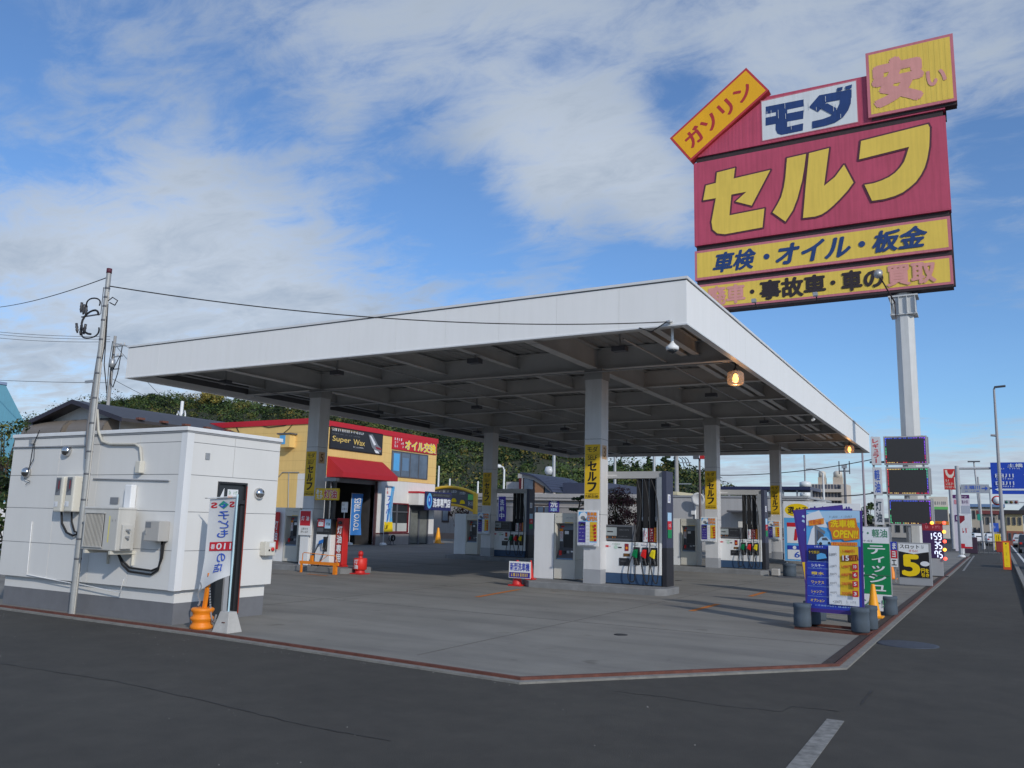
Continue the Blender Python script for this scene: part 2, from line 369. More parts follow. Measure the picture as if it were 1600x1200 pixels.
        for i in range(len(P)-1):
            a = Vector(P[i]); c = Vector(P[i+1]); d = (c-a).normalized(); q = Vector((-d.y, d.x))*w*random.uniform(.5, 1.3)
            x.add([((a-q).x, (a-q).y, -.0165), ((c-q).x, (c-q).y, -.0165), ((c+q).x, (c+q).y, -.0165), ((a+q).x, (a+q).y, -.0165)], [(0, 1, 2, 3)], cm)
    struct(x.build('road_seams'))
    wl = mat('worn_road_paint', (.215, .212, .20), .8, var=.45, scale=14)
    wl2 = mat('road_paint', (.62, .62, .61), .8, var=.2, scale=10)
    x = MB().box(-1.26, 1.5, -.019, -1.12, 7.85, -.015, wl)
    x.add([(-.84, 40, -.015), (-.76, 40, -.015), (-.55, 66, -.015), (-.66, 66, -.015)], [(0, 1, 2, 3)], wl)
    struct(x.build('road_marking'))
    def kx(y): return .88+.0158*(y-25)
    ys = [-20, 10, 25, 40, 60, 80, 110, 150, 220, 320]
    rd = mat('road_asphalt', (.043, .044, .048), .85, var=.15, scale=.8, bump=.3, bscale=90)
    pts = [(kx(y)+.16, y) for y in ys]+[(kx(y)+10, y) for y in ys[::-1]]
    struct(MB().add([(p[0], p[1], -.016) for p in pts], [tuple(range(len(pts)))], rd).build('road'))
    kb = MB()
    for i in range(len(ys)-1): kb.slab([(kx(ys[i]), ys[i]), (kx(ys[i])+.15, ys[i]), (kx(ys[i+1])+.15, ys[i+1]), (kx(ys[i+1]), ys[i+1])], -.03, .09, strip)
    struct(kb.build('road_kerb'))
    x = MB()
    for o_, w in ((.55, .14), (3.7, .14), (6.9, .14)):
        pts = [(kx(y)+o_, y) for y in ys]+[(kx(y)+o_+w, y) for y in ys[::-1]]
        x.add([(p[0], p[1], -.012) for p in pts], [tuple(range(len(pts)))], wl2)
    for k in range(5):
        x.add([(-30+k*0, 100, 0)]*0, [], wl2)
    x.box(-14, 78, -.016, 1.3, 78.25, -.012, wl2)
    struct(x.build('road_lines'))
    om = mat('orange_floor_paint', C(190, 110, 40), .8, var=.35, scale=12)
    x = MB()
    for a, c in (((745, 933), (812, 921)), ((1080, 955), (1122, 944)), ((1172, 932), (1196, 925)), ((480, 897), (512, 900))):
        p = Vector(G(*a)); q = Vector(G(*c)); d = (q-p).normalized(); nn = Vector((-d.y, d.x))*.06
        x.add([((p-nn).x, (p-nn).y, .0045), ((q-nn).x, (q-nn).y, .0045), ((q+nn).x, (q+nn).y, .0045), ((p+nn).x, (p+nn).y, .0045)], [(0, 1, 2, 3)], om)
    struct(x.build('floor_marking'))
    for px, py, lab in ((970, 992, 'small round iron cover in the concrete in front of the pump'), (1060, 907, 'dark oval iron manhole cover beside the pump island')):
        gx, gy = G(px, py); o = MB().lathe([(.10, -.01), (.10, .006), (.0, .006)], mat('cast_iron', (.03, .03, .032), .7, var=.3, scale=20), 24).build('manhole_cover', loc=(gx, gy, 0)); tag(o, lab, 'manhole cover')
    gx, gy = G(1417, 1007, -.02); o = MB().lathe([(.42, -.01), (.42, .004), (.36, .006), (0, .006)], mat('cast_iron_blue', (.045, .055, .075), .7, var=.3, scale=20), 28).build('manhole_cover', loc=(gx, gy, -.02)); tag(o, 'wide round manhole cover in the asphalt pavement beside the kerb', 'manhole cover')
ground()
def grit():
    rg = random.Random(2); m = MB(); pm = mat('pebble', (.22, .215, .205), .9, var=.3, scale=30)
    for i in range(170):
        u = rg.random()**1.6; x, y = (rg.uniform(-11, -1), rg.uniform(3.2, 7.6)) if i % 3 else (lambda k: (KERB[3][0]+k*(KERB[1][0]-KERB[3][0]), 7.75+rg.uniform(-.35, -.17)+.03*k))(rg.random())
        r = rg.uniform(.003, .009)*(1.6 if rg.random() < .05 else 1); a = rg.uniform(0, 6.28)
        vs = [(x+r*math.cos(a+k*1.57)*rg.uniform(.6, 1.2), y+r*math.sin(a+k*1.57)*rg.uniform(.6, 1.2), -.021) for k in range(4)]+[(x+rg.uniform(-.3, .3)*r, y+rg.uniform(-.3, .3)*r, -.021+r*.8)]
        m.add(vs, [(0, 1, 4), (1, 2, 4), (2, 3, 4), (3, 0, 4)], pm)
    o = m.build('gravel_bits'); o['kind'] = 'stuff'; o['label'] = 'loose grit scattered on the asphalt along the kerb'
grit()

# ------------------------------------------------------------------ canopy
CX0, CX1, CY0, CY1, CZB, CZT = -20.76, -4.56, 14.54, 43.45, 5.29, 6.19
COLX = (-8.25, -17.45); COLY = (18.87, 29.13, 39.62)
def canopy():
    t = thing('gas_canopy', 'big flat white canopy on square columns sheltering the fuel pumps', 'canopy', (0, 0, 0))
    seam = mat('column_seam', (.60, .61, .62), .6, var=.05)  # grey of the thin seam strips on the columns
    cap = mat('coping_steel', (.70, .71, .72), .4, var=.05)
    line = mat('coping_line', (.20, .20, .21), .7, var=.1)  # dark line set back just below the coping
    def fas(x0, y0, x1, y1):
        m = MB(); m.box(x0, y0, CZB, x1, y1, CZT-.06, FASCIA)
        return m
    th = .16
    def side(name, horizontal, a0, a1, c0, c1, step):
        m = MB(); n = int(round((a1-a0)/step)); w = (a1-a0)/n
        for i in range(n):
            g = .004 if 0 < i else 0
            if horizontal: m.box(a0+i*w+g, c0, CZB, a0+(i+1)*w, c1, CZT-.07, FASCIA)
            else: m.box(c0, a0+i*w+g, CZB, c1, a0+(i+1)*w, CZT-.07, FASCIA)
        o = m.build(name, t); return o
    side('fascia', True, CX0, CX1, CY0, CY0+th, 1.35); side('fascia', True, CX0, CX1, CY1-th, CY1, 1.35)
    side('fascia', False, CY0+th+.002, CY1-th-.002, CX0, CX0+th, 1.446); side('fascia', False, CY0+th+.002, CY1-th-.002, CX1-th, CX1, 1.446)
    m = MB(); e = .03
    for z0, z1, ee, mm in ((CZT-.07, CZT-.05, -.012, line), (CZT-.05, CZT, e, cap)):
        m.box(CX0-ee, CY0-ee, z0, CX1+ee, CY0+th+.05, z1, mm); m.box(CX0-ee, CY1-th-.05, z0, CX1+ee, CY1+ee, z1, mm)
        m.box(CX0-ee, CY0+th+.05, z0, CX0+th+.05, CY1-th-.05, z1, mm); m.box(CX1-th-.05, CY0+th+.05, z0, CX1+ee, CY1-th-.05, z1, mm)
    m.build('coping', t)
    m = MB()       # bottom drip edge
    for x0, y0, x1, y1 in ((CX0-.015, CY0-.015, CX1+.015, CY0+.10), (CX0-.015, CY1-.10, CX1+.015, CY1+.015)): m.box(x0, y0, CZB-.03, x1, y1, CZB-.001, cap)
    for x0, y0, x1, y1 in ((CX0-.015, CY0+.10, CX0+.10, CY1-.10), (CX1-.10, CY0+.10, CX1+.015, CY1-.10)): m.box(x0, y0, CZB-.03, x1, y1, CZB-.001, cap)
    m.build('drip_edge', t)
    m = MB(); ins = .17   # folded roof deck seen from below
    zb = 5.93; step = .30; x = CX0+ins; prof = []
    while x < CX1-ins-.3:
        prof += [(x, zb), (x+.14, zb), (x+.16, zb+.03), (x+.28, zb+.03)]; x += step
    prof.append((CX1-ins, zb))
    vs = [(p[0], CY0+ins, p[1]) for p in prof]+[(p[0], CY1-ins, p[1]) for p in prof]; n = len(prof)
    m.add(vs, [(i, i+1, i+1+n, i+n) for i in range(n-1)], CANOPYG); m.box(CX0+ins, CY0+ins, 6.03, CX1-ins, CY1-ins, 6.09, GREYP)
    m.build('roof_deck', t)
    bk = mat('fascia_inner_shade', (.11, .11, .115), .7, var=.1); q = .012  # dark sheets added so the fascia's inner side looks unlit
    for x0, y0, x1, y1 in ((CX0+th+.004, CY0+th, CX1-th-.004, CY0+th+q), (CX0+th+.004, CY1-th-q, CX1-th-.004, CY1-th), (CX0+th, CY0+th+q+.002, CX0+th+q, CY1-th-q-.002), (CX1-th-q, CY0+th+q+.002, CX1-th, CY1-th-q-.002)):
        MB().box(x0, y0, CZB+.14, x1, y1, 5.92, bk).build('fascia_inner_shade', t)
    # steel frame
    def ibeam(m, a, b, axis, c, zb, h, w, mm):
        if axis == 'x':
            m.box(a, c-w/2, zb, b, c+w/2, zb+.022, mm); m.box(a, c-.012, zb+.022, b, c+.012, zb+h-.022, mm); m.box(a, c-w/2, zb+h-.022, b, c+w/2, zb+h, mm)
        else:
            m.box(c-w/2, a, zb, c+w/2, b, zb+.022, mm); m.box(c-.012, a, zb+.022, c+.012, b, zb+h-.022, mm); m.box(c-w/2, a, zb+h-.022, c+w/2, b, zb+h, mm)
    sp = (COLY[1]-COLY[0])/3
    rows = [COLY[0]+sp*k for k in range(-1, 8)]
    for y in rows:
        if not CY0+.4 < y < CY1-.3: continue
        big = min(abs(y-c) for c in COLY) < .2
        m = MB(); ibeam(m, CX0+.2, CX1-.2, 'x', y, 5.38 if big else 5.46, .54 if big else .46, .26 if big else .2, BEAM)
        m.build('cross_beam', t)
    xs = [CX0+.9]+[COLX[1]+(COLX[0]-COLX[1])/4*k for k in range(-1, 6)][1:]+[CX1-1.1]
    for x in xs:
        big = min(abs(x-c) for c in COLX) < .2
        m = MB(); yy = [CY0+.2]+[y for y in rows if CY0+.4 < y < CY1-.3]+[CY1-.2]
        for a, b in zip(yy[:-1], yy[1:]):
            if b-a > .4: ibeam(m, a+.03, b-.03, 'y', x, 5.383 if big else 5.56, .537 if big else .34, .24 if big else .16, BEAM)
        m.build('purlin', t)
    m = MB()       # diagonal rods in the bays
    for i, y in enumerate(rows[:-1]):
        if y < CY0+.4: continue
        for k, x in enumerate(xs[:-1]):
            if (i+k) % 3 == 0: m.tube([(x, y, 5.84), (xs[k+1], y+sp, 5.84)], .012, CANOPYG, 5)
    m.build('tie_rod', t)
    m = MB()
    for x0, y0, y1, z in ((-13.2, 15, 42, 5.36), (-19.2, 15, 42, 5.35), (-6.4, 16, 41, 5.45)): m.tube([(x0, y0, z), (x0, y1, z)], .022, STEEL, 6)
    m.tube([(-20, 18.6, 5.30), (-5, 18.6, 5.30)], .018, STEEL, 6)
    m.build('conduit', t)
    for x in (-6.8, -10.6, -15.0, -19.3):      # flat lamps under the deck
        for y in (16.8, 24, 31, 38):
            m = MB(); m.box(x-.16, y-.11, 5.36, x+.16, y+.11, 5.47, DGREY).box(x-.02, y-.02, 5.47, x+.02, y+.02, 5.93, CANOPYG); m.build('ceiling_lamp', t)
    for x in COLX:
        for y in COLY:
            c = MB(); w = .22
            c.box(x-w, y-w, .48, x+w, y+w, 1.78, COLW); c.box(x-w+.004, y-w+.004, 1.78, x+w-.004, y+w-.004, 1.79, DGREY)
            c.box(x-w, y-w, 1.79, x+w, y+w, 3.62, COLW); c.box(x-w+.004, y-w+.004, 3.62, x+w-.004, y+w-.004, 3.63, DGREY)
            c.box(x-w, y-w, 3.63, x+w, y+w, 5.12, COLW); c.box(x-w-.02, y-w-.02, 5.12, x+w+.02, y+w+.02, 5.38, CANOPYG)
            for dx in (-.10, .10): c.box(x+dx-.003, y-w-.0015, .48, x+dx+.003, y-w+.01, 5.1, seam)
            o = c.build('column', t); MB().box(x-w-.006, y-w-.006, .15, x+w+.006, y+w+.006, .478, GREYP).build('column_base', o)
    # pendant lanterns
    amber = mat('smoked_glass', (.42, .36, .30), .12, var=0, alpha=.30)
    bulb = mat('lit_bulb', (1, .6, .25), .4, var=0, emit=(1, .36, .07), estr=6)
    k = 0
    for px, py, lab in ((1149, 577, 'glowing amber glass lantern under the near end of the canopy edge'), (1327, 695, 'glowing amber glass lantern under the far end of the canopy edge')):
        x = CX1-.22; y, z = XT(px, py, x); h = thing('pendant_lantern', lab, 'lantern', (x, y, CZB), group='pendant lanterns under the canopy edge'); k += 1
        MB().tube([(0, 0, .2), (0, 0, -.14)], .012, BLACK).lathe([(.05, -.15), (.05, -.1), (.015, -.06)], BLACK, 14).build('cord', h)
        MB().lathe([(.0, -.15), (.13, -.155), (.185, -.20), (.195, -.32), (.185, -.44), (.15, -.475), (.0, -.48)], amber, 24).build('glass_shade', h)
        MB().lathe([(.0, -.20), (.045, -.24), (.07, -.33), (.055, -.40), (0, -.43)], bulb, 14).build('bulb', h)
        ld = bpy.data.lights.new('lantern_light', 'POINT'); ld.energy = 12; ld.color = (1, .55, .22); ld.shadow_soft_size = .05
        lo = bpy.data.objects.new('lantern_light', ld); COL.objects.link(lo); lo.parent = h; lo.location = (0, 0, -.54)
    # cameras
    x, z = AT(1049, 506, CY0+.25); d = thing('dome_camera', 'white dome security camera hanging on a stem at the canopy corner', 'security camera', (x, CY0+.3, CZB))
    MB().tube([(0, 0, .3), (0, 0, -.30)], .028, WHITE).build('stem', d); MB().lathe([(.03, -.27), (.06, -.31), (.12, -.36), (.125, -.40), (.11, -.43), (0, -.43)], WHITE, 20).build('housing', d)
    MB().lathe([(.0, -.44), (.10, -.432), (.08, -.46), (0, -.50)], GLASSD, 16).build('lens', d)
    y, z = XT(1272, 655, CX1-.12); d = thing('bullet_camera', 'small white bullet camera beneath the long side of the canopy', 'security camera', (CX1-.14, y, CZB-.01))
    MB().tube([(0, 0, 0), (0, 0, -.1)], .02, WHITE).build('bracket', d); MB().tube([(0, .10, -.09), (0, -.16, -.15)], .045, WHITE, 10).build('housing', d)
canopy()

# ------------------------------------------------------------------ signs and posters on the columns
YEL = ink('signal_yellow', 222, 182, 30); NAVYI = ink('navy', 25, 45, 110); BLKI = ink('black', 22, 20, 22); WHI = ink('white', 225, 228, 232); REDI = ink('red', 196, 30, 45)
PURP = ink('purple', 62, 50, 140); ORNI = ink('orange', 232, 140, 35); SKYB = ink('sky', 90, 170, 225); BLUI = ink('blue', 40, 60, 170); LBL = ink('pale_blue', 170, 205, 232); GRNI = ink('green', 0, 130, 75); GRYI = ink('grey', 120, 124, 130); PINKI = ink('pink', 214, 140, 150)
BRN = ink('brown', 110, 75, 30); YB = ink('bright_yellow', 240, 205, 0)
def column_sign(x, y, label, number=None, numlab=''):
    w, h = .40, 1.33
    t = thing('column_sign', label, 'sign', (x-w/2-.005, y-.2225, 2.16), group='yellow self service signs on the canopy columns')
    MB().box(0, -.006, 0, w, 0, h, YEL).build('panel', t)
    a = Art(-.006)
    a.text('モダ', .06, 1.14, .34, 1.28, BLKI, .02).rect(.03, 1.085, w-.03, 1.092, BLKI).text('SELF', .08, .95, .32, 1.06, BLKI, .006)
    a.vtext('セルフ', .08, .16, .32, .93, BLKI, .055, .10)
    a.rect(.03, .125, w-.03, .13, BLKI).scrib(.1, .10, .3, .12, BLKI, 6, 3).text('7:30-21:00', .03, .03, w-.03, .09, BLKI, .025)
    a.build(t)
    if number:
        n = thing('number_plate', numlab, 'number plate', (x+.2205, y-.15, 3.14), R_(90), group='pump number plates')
        MB().box(0, -.006, 0, .26, 0, .34, mat('plate_tan', C(196, 160, 120), .5)).build('panel', n); Art(-.006).text(number, .06, .05, .2, .29, BRN, .02).build(n)
def poster_board(x, y, label):
    w, h = .56, .86
    t = thing('menu_poster', label, 'poster board', (x-.36, y-.27, 1.02), group='car wash menu posters on the columns')
    MB().box(0, -.03, 0, w, 0, h, WHITE).build('frame', t, .012)
    a = Art(-.031); a.rect(.035, .09, w-.035, h-.035, LBL).rect(.035, .60, .33, h-.035, SKYB)
    a.poly([(.035, .70), (.1, .80), (.2, .82), (.28, .74), (.2, .62), (.035, .60)], WHI).oval(.15, .68, .06, .045, GRYI).oval(.2, .64, .05, .03, DGREY)
    a.text('洗車機', .26, .73, .52, .82, ORNI, .06).text('OPEN', .27, .61, .52, .72, ORNI, .06)
    a.rect(.035, .09, .23, .585, PURP).rect(.23, .09, .34, .585, WHI).rect(.34, .13, w-.035, .585, YEL).poly([(.05, .5), (.12, .56), (.22, .54), (.2, .49), (.1, .47)], BLKI)
    for i in range(5):
        z = .15+i*.085; a.rect(.45, z-.02, w-.045, z+.035, REDI).scrib(.06, z, .2, z+.02, WHI, 6, i).scrib(.25, z, .33, z+.02, GRYI, 5, i+9).scrib(.36, z, .44, z+.025, REDI, 4, i+4)
    a.rect(.035, .035, w-.035, .085, WHI).scrib(.06, .05, .5, .07, BLUI, 14, 8); a.build(t)
column_sign(COLX[0], COLY[0], 'yellow SELF sign on the nearest middle column above the big white pump', '3', 'tan number 3 plate on the side of the nearest middle column')
column_sign(COLX[0], COLY[1], 'yellow SELF sign on the second column of the street side row')
column_sign(COLX[0], COLY[2], 'yellow SELF sign on the farthest street side column by the blue price board')
column_sign(COLX[1], COLY[0], 'yellow SELF sign on the column beside the kerosene pump', '5', 'tan number 5 plate on the column beside the kerosene pump')
column_sign(COLX[1], COLY[1], 'dim shaded yellow SELF sign on the column before the curved roof building')
poster_board(COLX[0], COLY[0], 'car wash menu poster on the nearest middle column between terminal and pump')
poster_board(COLX[0], COLY[1], 'car wash menu poster on the second street side column')
poster_board(COLX[0], COLY[2], 'car wash menu poster on the farthest street side column')
poster_board(COLX[1], COLY[1], 'shaded car wash menu poster on the column before the curved roof building')

# ------------------------------------------------------------------ islands, terminals, pumps
ISL = mat('island_concrete', (.20, .205, .21), .85, var=.2, scale=3, bump=.2)
for i, (x, y) in enumerate([(a, b) for a in COLX for b in COLY]):
    o = struct(MB().slab([(x-1.48, y-.66), (x+1.75, y-.66), (x+1.95, y-.45), (x+1.95, y+.45), (x+1.75, y+.66), (x-1.75, y+.66), (x-1.95, y+.45), (x-1.95, y-.18)], -.02, .15, ISL).build('pump_island', bevel=.02))

def terminal():
    t = thing('payment_terminal', 'x', 'payment terminal', group='payment terminals on the pump islands')
    w1, w2, h, d = .57, .60, 1.66, .62
    MB().box(-.01, .02, 0, w1-.012, d, h, WHITE).box(.015, .035, -.002, w1-.03, d-.02, .04, GREYP).build('side_cabinet', t, .015)
    m = MB(); x0, x1 = w1+.008, w1+w2
    m.box(x0, 0, .02, x1, d, .50, CREAM).box(x0, 0, .50, x0+.045, d, 1.40, CREAM).box(x1-.06, 0, .50, x1, d, 1.40, CREAM).box(x0, 0, 1.40, x1, d, h, CREAM).box(x0+.046, .24, .50, x1-.061, d, 1.40, DGREY)
    m.build('housing', t, .012)
    a = Art(.238); r = x1-.065; l = x0+.05
    a.rect(l, 1.24, r, 1.395, mat('hood_blue', C(110, 125, 140), .4)).rect(l+.03, 1.30, l+.12, 1.34, REDI).rect(l+.11, .78, r-.07, 1.24, BLKP).rect(l+.14, 1.13, l+.25, 1.21, WHI).rect(r-.06, .9, r-.01, 1.24, GREYP)
    a.rect(l, .95, l+.09, 1.27, WHI).scrib(l+.015, 1.0, l+.08, 1.22, REDI, 4, 4).rect(l, 1.2, l+.09, 1.27, ORNI); a.build(t, 'screen')
    m = MB(); m.prism([(0, 0)], 0, 1, BLACK) if 0 else None
    m.add([(l, .06, .56), (r, .06, .56), (r, .238, .80), (l, .238, .80), (l, .06, .51), (r, .06, .51), (r, .238, .51), (l, .238, .51)], [(0, 1, 2, 3), (4, 5, 1, 0), (0, 3, 7, 4), (5, 6, 2, 1)], DGREY)
    m.box(l+.02, .04, .505, r-.02, .06, .53, mat('tray_blue', C(120, 150, 180), .4))
    for i in range(4): m.box(l+.05+.10*i, .09+.02*i, .60, l+.12+.10*i, .12+.02*i, .72, [REDP, BLKP, GREYP, WHITE][i])
    m.build('keypad', t)
    a = Art(0); a.scrib(x0+.05, 1.55, x0+.25, 1.58, GRYI, 8, 2).scrib(x1-.27, 1.53, x1-.06, 1.56, GRYI, 9, 3).rect(x1-.3, 1.415, x1-.06, 1.43, YEL); a.build(t)
    return t
T0 = terminal(); first = True
for x, y, lab in ((COLX[0], COLY[0], 'white and cream payment terminal beside the nearest middle column'), (COLX[0], COLY[1], 'white and cream payment terminal on the second street side island'),
                  (COLX[1], COLY[1], 'payment terminal in deep shade in front of the arched yellow sign'), (COLX[1], COLY[0], 'cream payment terminal beside the hut and the red kerosene board'), (COLX[0], COLY[2], 'payment terminal on the farthest street side island')):
    loc = (x-1.86, y+.30, .15)
    if (x, y) == (COLX[1], COLY[0]): loc = (x-2.10, y+.40, .15)
    if first: T0.location = loc; T0['label'] = lab; first = False
    else: dup(T0, loc, lab)

def pump():
    t = thing('fuel_pump', 'x', 'fuel pump', group='self service fuel pumps with three nozzles')
    w, d = 1.50, .56
    MB().box(.0, .0, .26, w, d, 1.0, WHITE).box(w+.002, .02, .26, w+.01, d-.02, .98, WHITE).build('cabinet', t, .012)
    MB().box(.004, .004, .02, w-.004, d-.004, .255, NAVYP).build('plinth', t); MB().box(-.01, -.012, 0, w+.01, d+.01, .0195, BLACK).build('base_strip', t)
    m = MB().box(-.01, .03, 1.02, .82, d-.03, 1.40, DGREY).box(0, .06, .995, .80, d-.06, 1.02, BLACK); m.build('display', t, .01)
    a = Art(.029); a.rect(.02, 1.06, .79, 1.375, GRYI).rect(.03, 1.07, .78, 1.365, BLKP).rect(.07, 1.14, .38, 1.34, mat('lcd', C(150, 158, 160), .3)).rect(.13, 1.22, .28, 1.25, BLKP).scrib(.07, 1.08, .35, 1.12, ORNI, 6, 2).scrib(.43, 1.27, .7, 1.3, GRYI, 9, 3).scrib(.43, 1.12, .66, 1.14, GRYI, 7, 4); a.build(t, 'screen')
    MB().box(w+.02, .04, .0, w+.14, d-.04, 2.70, mat('mast_navy', C(58, 62, 82), .5, var=.06)).box(w+.018, .035, .0, w+.142, d-.035, .9, mat('mast_dark', C(38, 38, 44), .5)).box(w-.12, .05, 1.0, w+.018, d-.06, 2.56, STEEL).build('mast', t, .01)
    MB().box(-.11, .10, 2.53, w+.018, d-.12, 2.70, mat('boom_grey', (.42, .42, .42), .5, var=.05)).box(-.115, .095, 2.575, .35, .10, 2.62, mat('light_strip', (.6, .6, .6), .5)).build('hose_boom', t, .012)
    a = Art(0, M=Matrix.Translation((w+.1435, 0, 0)) @ Matrix.Rotation(R_(90), 4, 'Z'))
    a.rect(.1, 1.95, .3, 2.15, WHI).scrib(.14, 1.98, .26, 2.12, BLUI, 3, 3).rect(.08, 1.52, .36, 1.72, LBL).rect(.08, 1.32, .36, 1.52, REDI).rect(.08, 1.12, .36, 1.32, GRNI).scrib(.14, 1.38, .3, 1.46, WHI, 4, 4); a.build(t, 'side_sticker')
    # hose hangers inside the boom
    for i, x in enumerate((.86, 1.03, 1.20)):
        m = MB(); m.box(x-.02, .16, 1.0, x+.085, d-.18, 2.52, mat('hose_cover', (.012, .012, .014), .75, var=.1)).tube([(x+.115, .2, 2.55), (x+.115, .2, 1.5)], .012, STEEL, 6).lathe([(.02, 1.5), (.026, 1.53), (.026, 1.60), (.012, 1.63)], STEEL, 8, Matrix.Translation((x+.115, .2, 0))); m.build('hose_guide', t)
    a = Art(.10); a.rect(1.02, 1.02, 1.14, 1.34, WHI).scrib(1.03, 1.05, 1.13, 1.3, REDI, 3, 5).rect(1.16, 1.02, 1.30, 1.34, ink('dark_red', 140, 30, 45)).rect(1.31, 1.02, 1.42, 1.36, ORNI)
    for i in range(5): a.scrib(1.18, 1.04+.06*i, 1.28, 1.075+.06*i, WHI, 2, i).scrib(1.325, 1.05+.06*i, 1.405, 1.08+.06*i, BRN, 2, i+5)
    a.build(t, 'warning_strip')
    a = Art(0); a.rect(.10, .86, .18, .91, REDI).scrib(.11, .87, .17, .9, WHI, 3, 1).rect(.205, .875, .225, .895, REDI).oval(.37, .87, .05, .045, mat('ink_mint', C(190, 215, 200), .5)).rect(.43, .85, .52, .88, BLKP).rect(.60, .79, .70, .96, ink('dark_red', 140, 30, 45)).oval(.65, .86, .03, .03, ORNI).rect(.57, .66, .73, .73, BRN).rect(.46, .44, .73, .62, BLKP).scrib(.49, .53, .64, .56, GRYI, 6, 3)
    a.scrib(.28, .93, .48, .96, GRNI, 8, 6)
    for i, mm in enumerate((GRNI, REDI, YEL)): a.rect(.83+.22*i, .94, .97+.22*i, .985, WHI).scrib(.85+.22*i, .95, .95+.22*i, .975, mm, 4, i)
    a.build(t, 'instruction_sticker')
    for i, (nm, cc) in enumerate((('green', (0, 120, 70)), ('red', (215, 35, 35)), ('yellow', (225, 205, 25)))):
        x = .90+.22*i
        h = MB().box(x-.075, -.022, .47, x+.085, .01, .89, BLKP).box(x-.05, -.045, .47, x+.06, -.02, .54, BLACK).build('nozzle_holder', t, .015)
        g = mat('nozzle_'+nm, C(*cc), .4, var=.05)
        n = MB().add([(x-.03, -.05, .84), (x+.05, -.05, .84), (x+.03, -.05, .62), (x-.08, -.05, .66), (x-.03, -.13, .82), (x+.04, -.13, .80), (x+.02, -.12, .64), (x-.08, -.12, .70)], [(0, 4, 5, 1), (4, 7, 6, 5), (1, 5, 6, 2), (0, 3, 7, 4), (3, 2, 6, 7), (0, 1, 2, 3)], g)
        n.tube([(x+.02, -.08, .64), (x+.03, -.06, .56), (x+.035, -.03, .49)], .018, CHROME, 8).tube([(x-.06, -.10, .69), (x-.03, -.13, .60), (x+.03, -.10, .58)], .008, BLACK, 6); n.build('nozzle', t, .008)
        hz = MB(); a0 = (x-.07, -.11, .68); top = (.89+.17*i, .10, 2.5)
        if i == 0: pts = [a0, (x-.13, -.14, .50), (x-.17, -.13, .25), (x-.14, -.11, .10), (x-.02, -.10, .12), (x-.0, -.09, .5), (x-.02, -.05, 1.1), (x+.05, .02, 1.5), (x+.09, .06, 2.0), (x+.0, .08, 2.4), top]
        else: pts = [a0, (x-.05, -.15, .55), (x+.0, -.14, .25), (x+.05, -.12, .09), (x+.11, -.11, .12), (x+.135, -.09, .5), (x+.13, -.05, 1.1), (x+.09, .02, 1.6), (x+.04, .06, 2.1), top]
        # smooth the path
        V = [Vector(p) for p in pts]; P = []
        for j in range(len(V)-1):
            p0, p1, p2, p3 = V[max(j-1, 0)], V[j], V[j+1], V[min(j+2, len(V)-1)]
            for tt in (0, .25, .5, .75): P.append(.5*((2*p1)+(p2-p0)*tt+(2*p0-5*p1+4*p2-p3)*tt*tt+(3*p1-p0-3*p2+p3)*tt**3))
        P.append(V[-1]); hz.tube(P, .0135, BLACK, 8).build('hose', t)
    return t
P0 = pump(); first = True
for x, y, lab in ((COLX[0], COLY[0], 'nearest white fuel pump with green red and yellow nozzles'), (COLX[0], COLY[1], 'white fuel pump on the second street side island with three nozzles'),
                  (COLX[1], COLY[1], 'fuel pump standing in deep shade before the curved roof building'), (COLX[0], COLY[2], 'fuel pump on the farthest street side island mostly hidden by price boards')):
    loc = (x+.12, y+.10, .15)
    if first: P0.location = loc; P0['label'] = lab; first = False
    else: dup(P0, loc, lab)

# wash sign leaning on traffic cones at the end of the island
def cone(name, x, y, z, h, r, m, label, cat, group=None, base=True):
    t = thing(name, label, cat, (x, y, z), group=group)
    MB().lathe([(r*.78, .03), (r*.72, .05), (r*.22, h*.96), (r*.18, h), (0, h)], m, 22).build('cone_body', t)
    if base: MB().box(-r, -r, 0, r, r, .032, m).build('base', t, .01)
    return t
gx, gy = G(813, 915)
cone('traffic_cone', gx-.03, gy-.12, 0, .62, .17, REDP, 'red cone holding up the new car wash sign at the island end', 'traffic cone', 'red cones carrying the car wash sign')
cone('traffic_cone', gx+.20, gy+.16, .15, .47, .11, REDP, 'red cone half hidden behind the payment terminal corner', 'traffic cone', 'red cones carrying the car wash sign')
t = thing('wash_sign', 'blue and white new car wash sign hung on red cones', 'sign', (gx-.16, gy-.31, .20), R_(4))
MB().box(0, 0, 0, .58, .02, .40, WHITE).build('panel', t)
Art(0).rect(.01, .01, .57, .14, PURP).text('新型洗車機', .03, .17, .555, .37, BLUI, .035).scrib(.05, .04, .53, .12, YB, 10, 3).build(t)

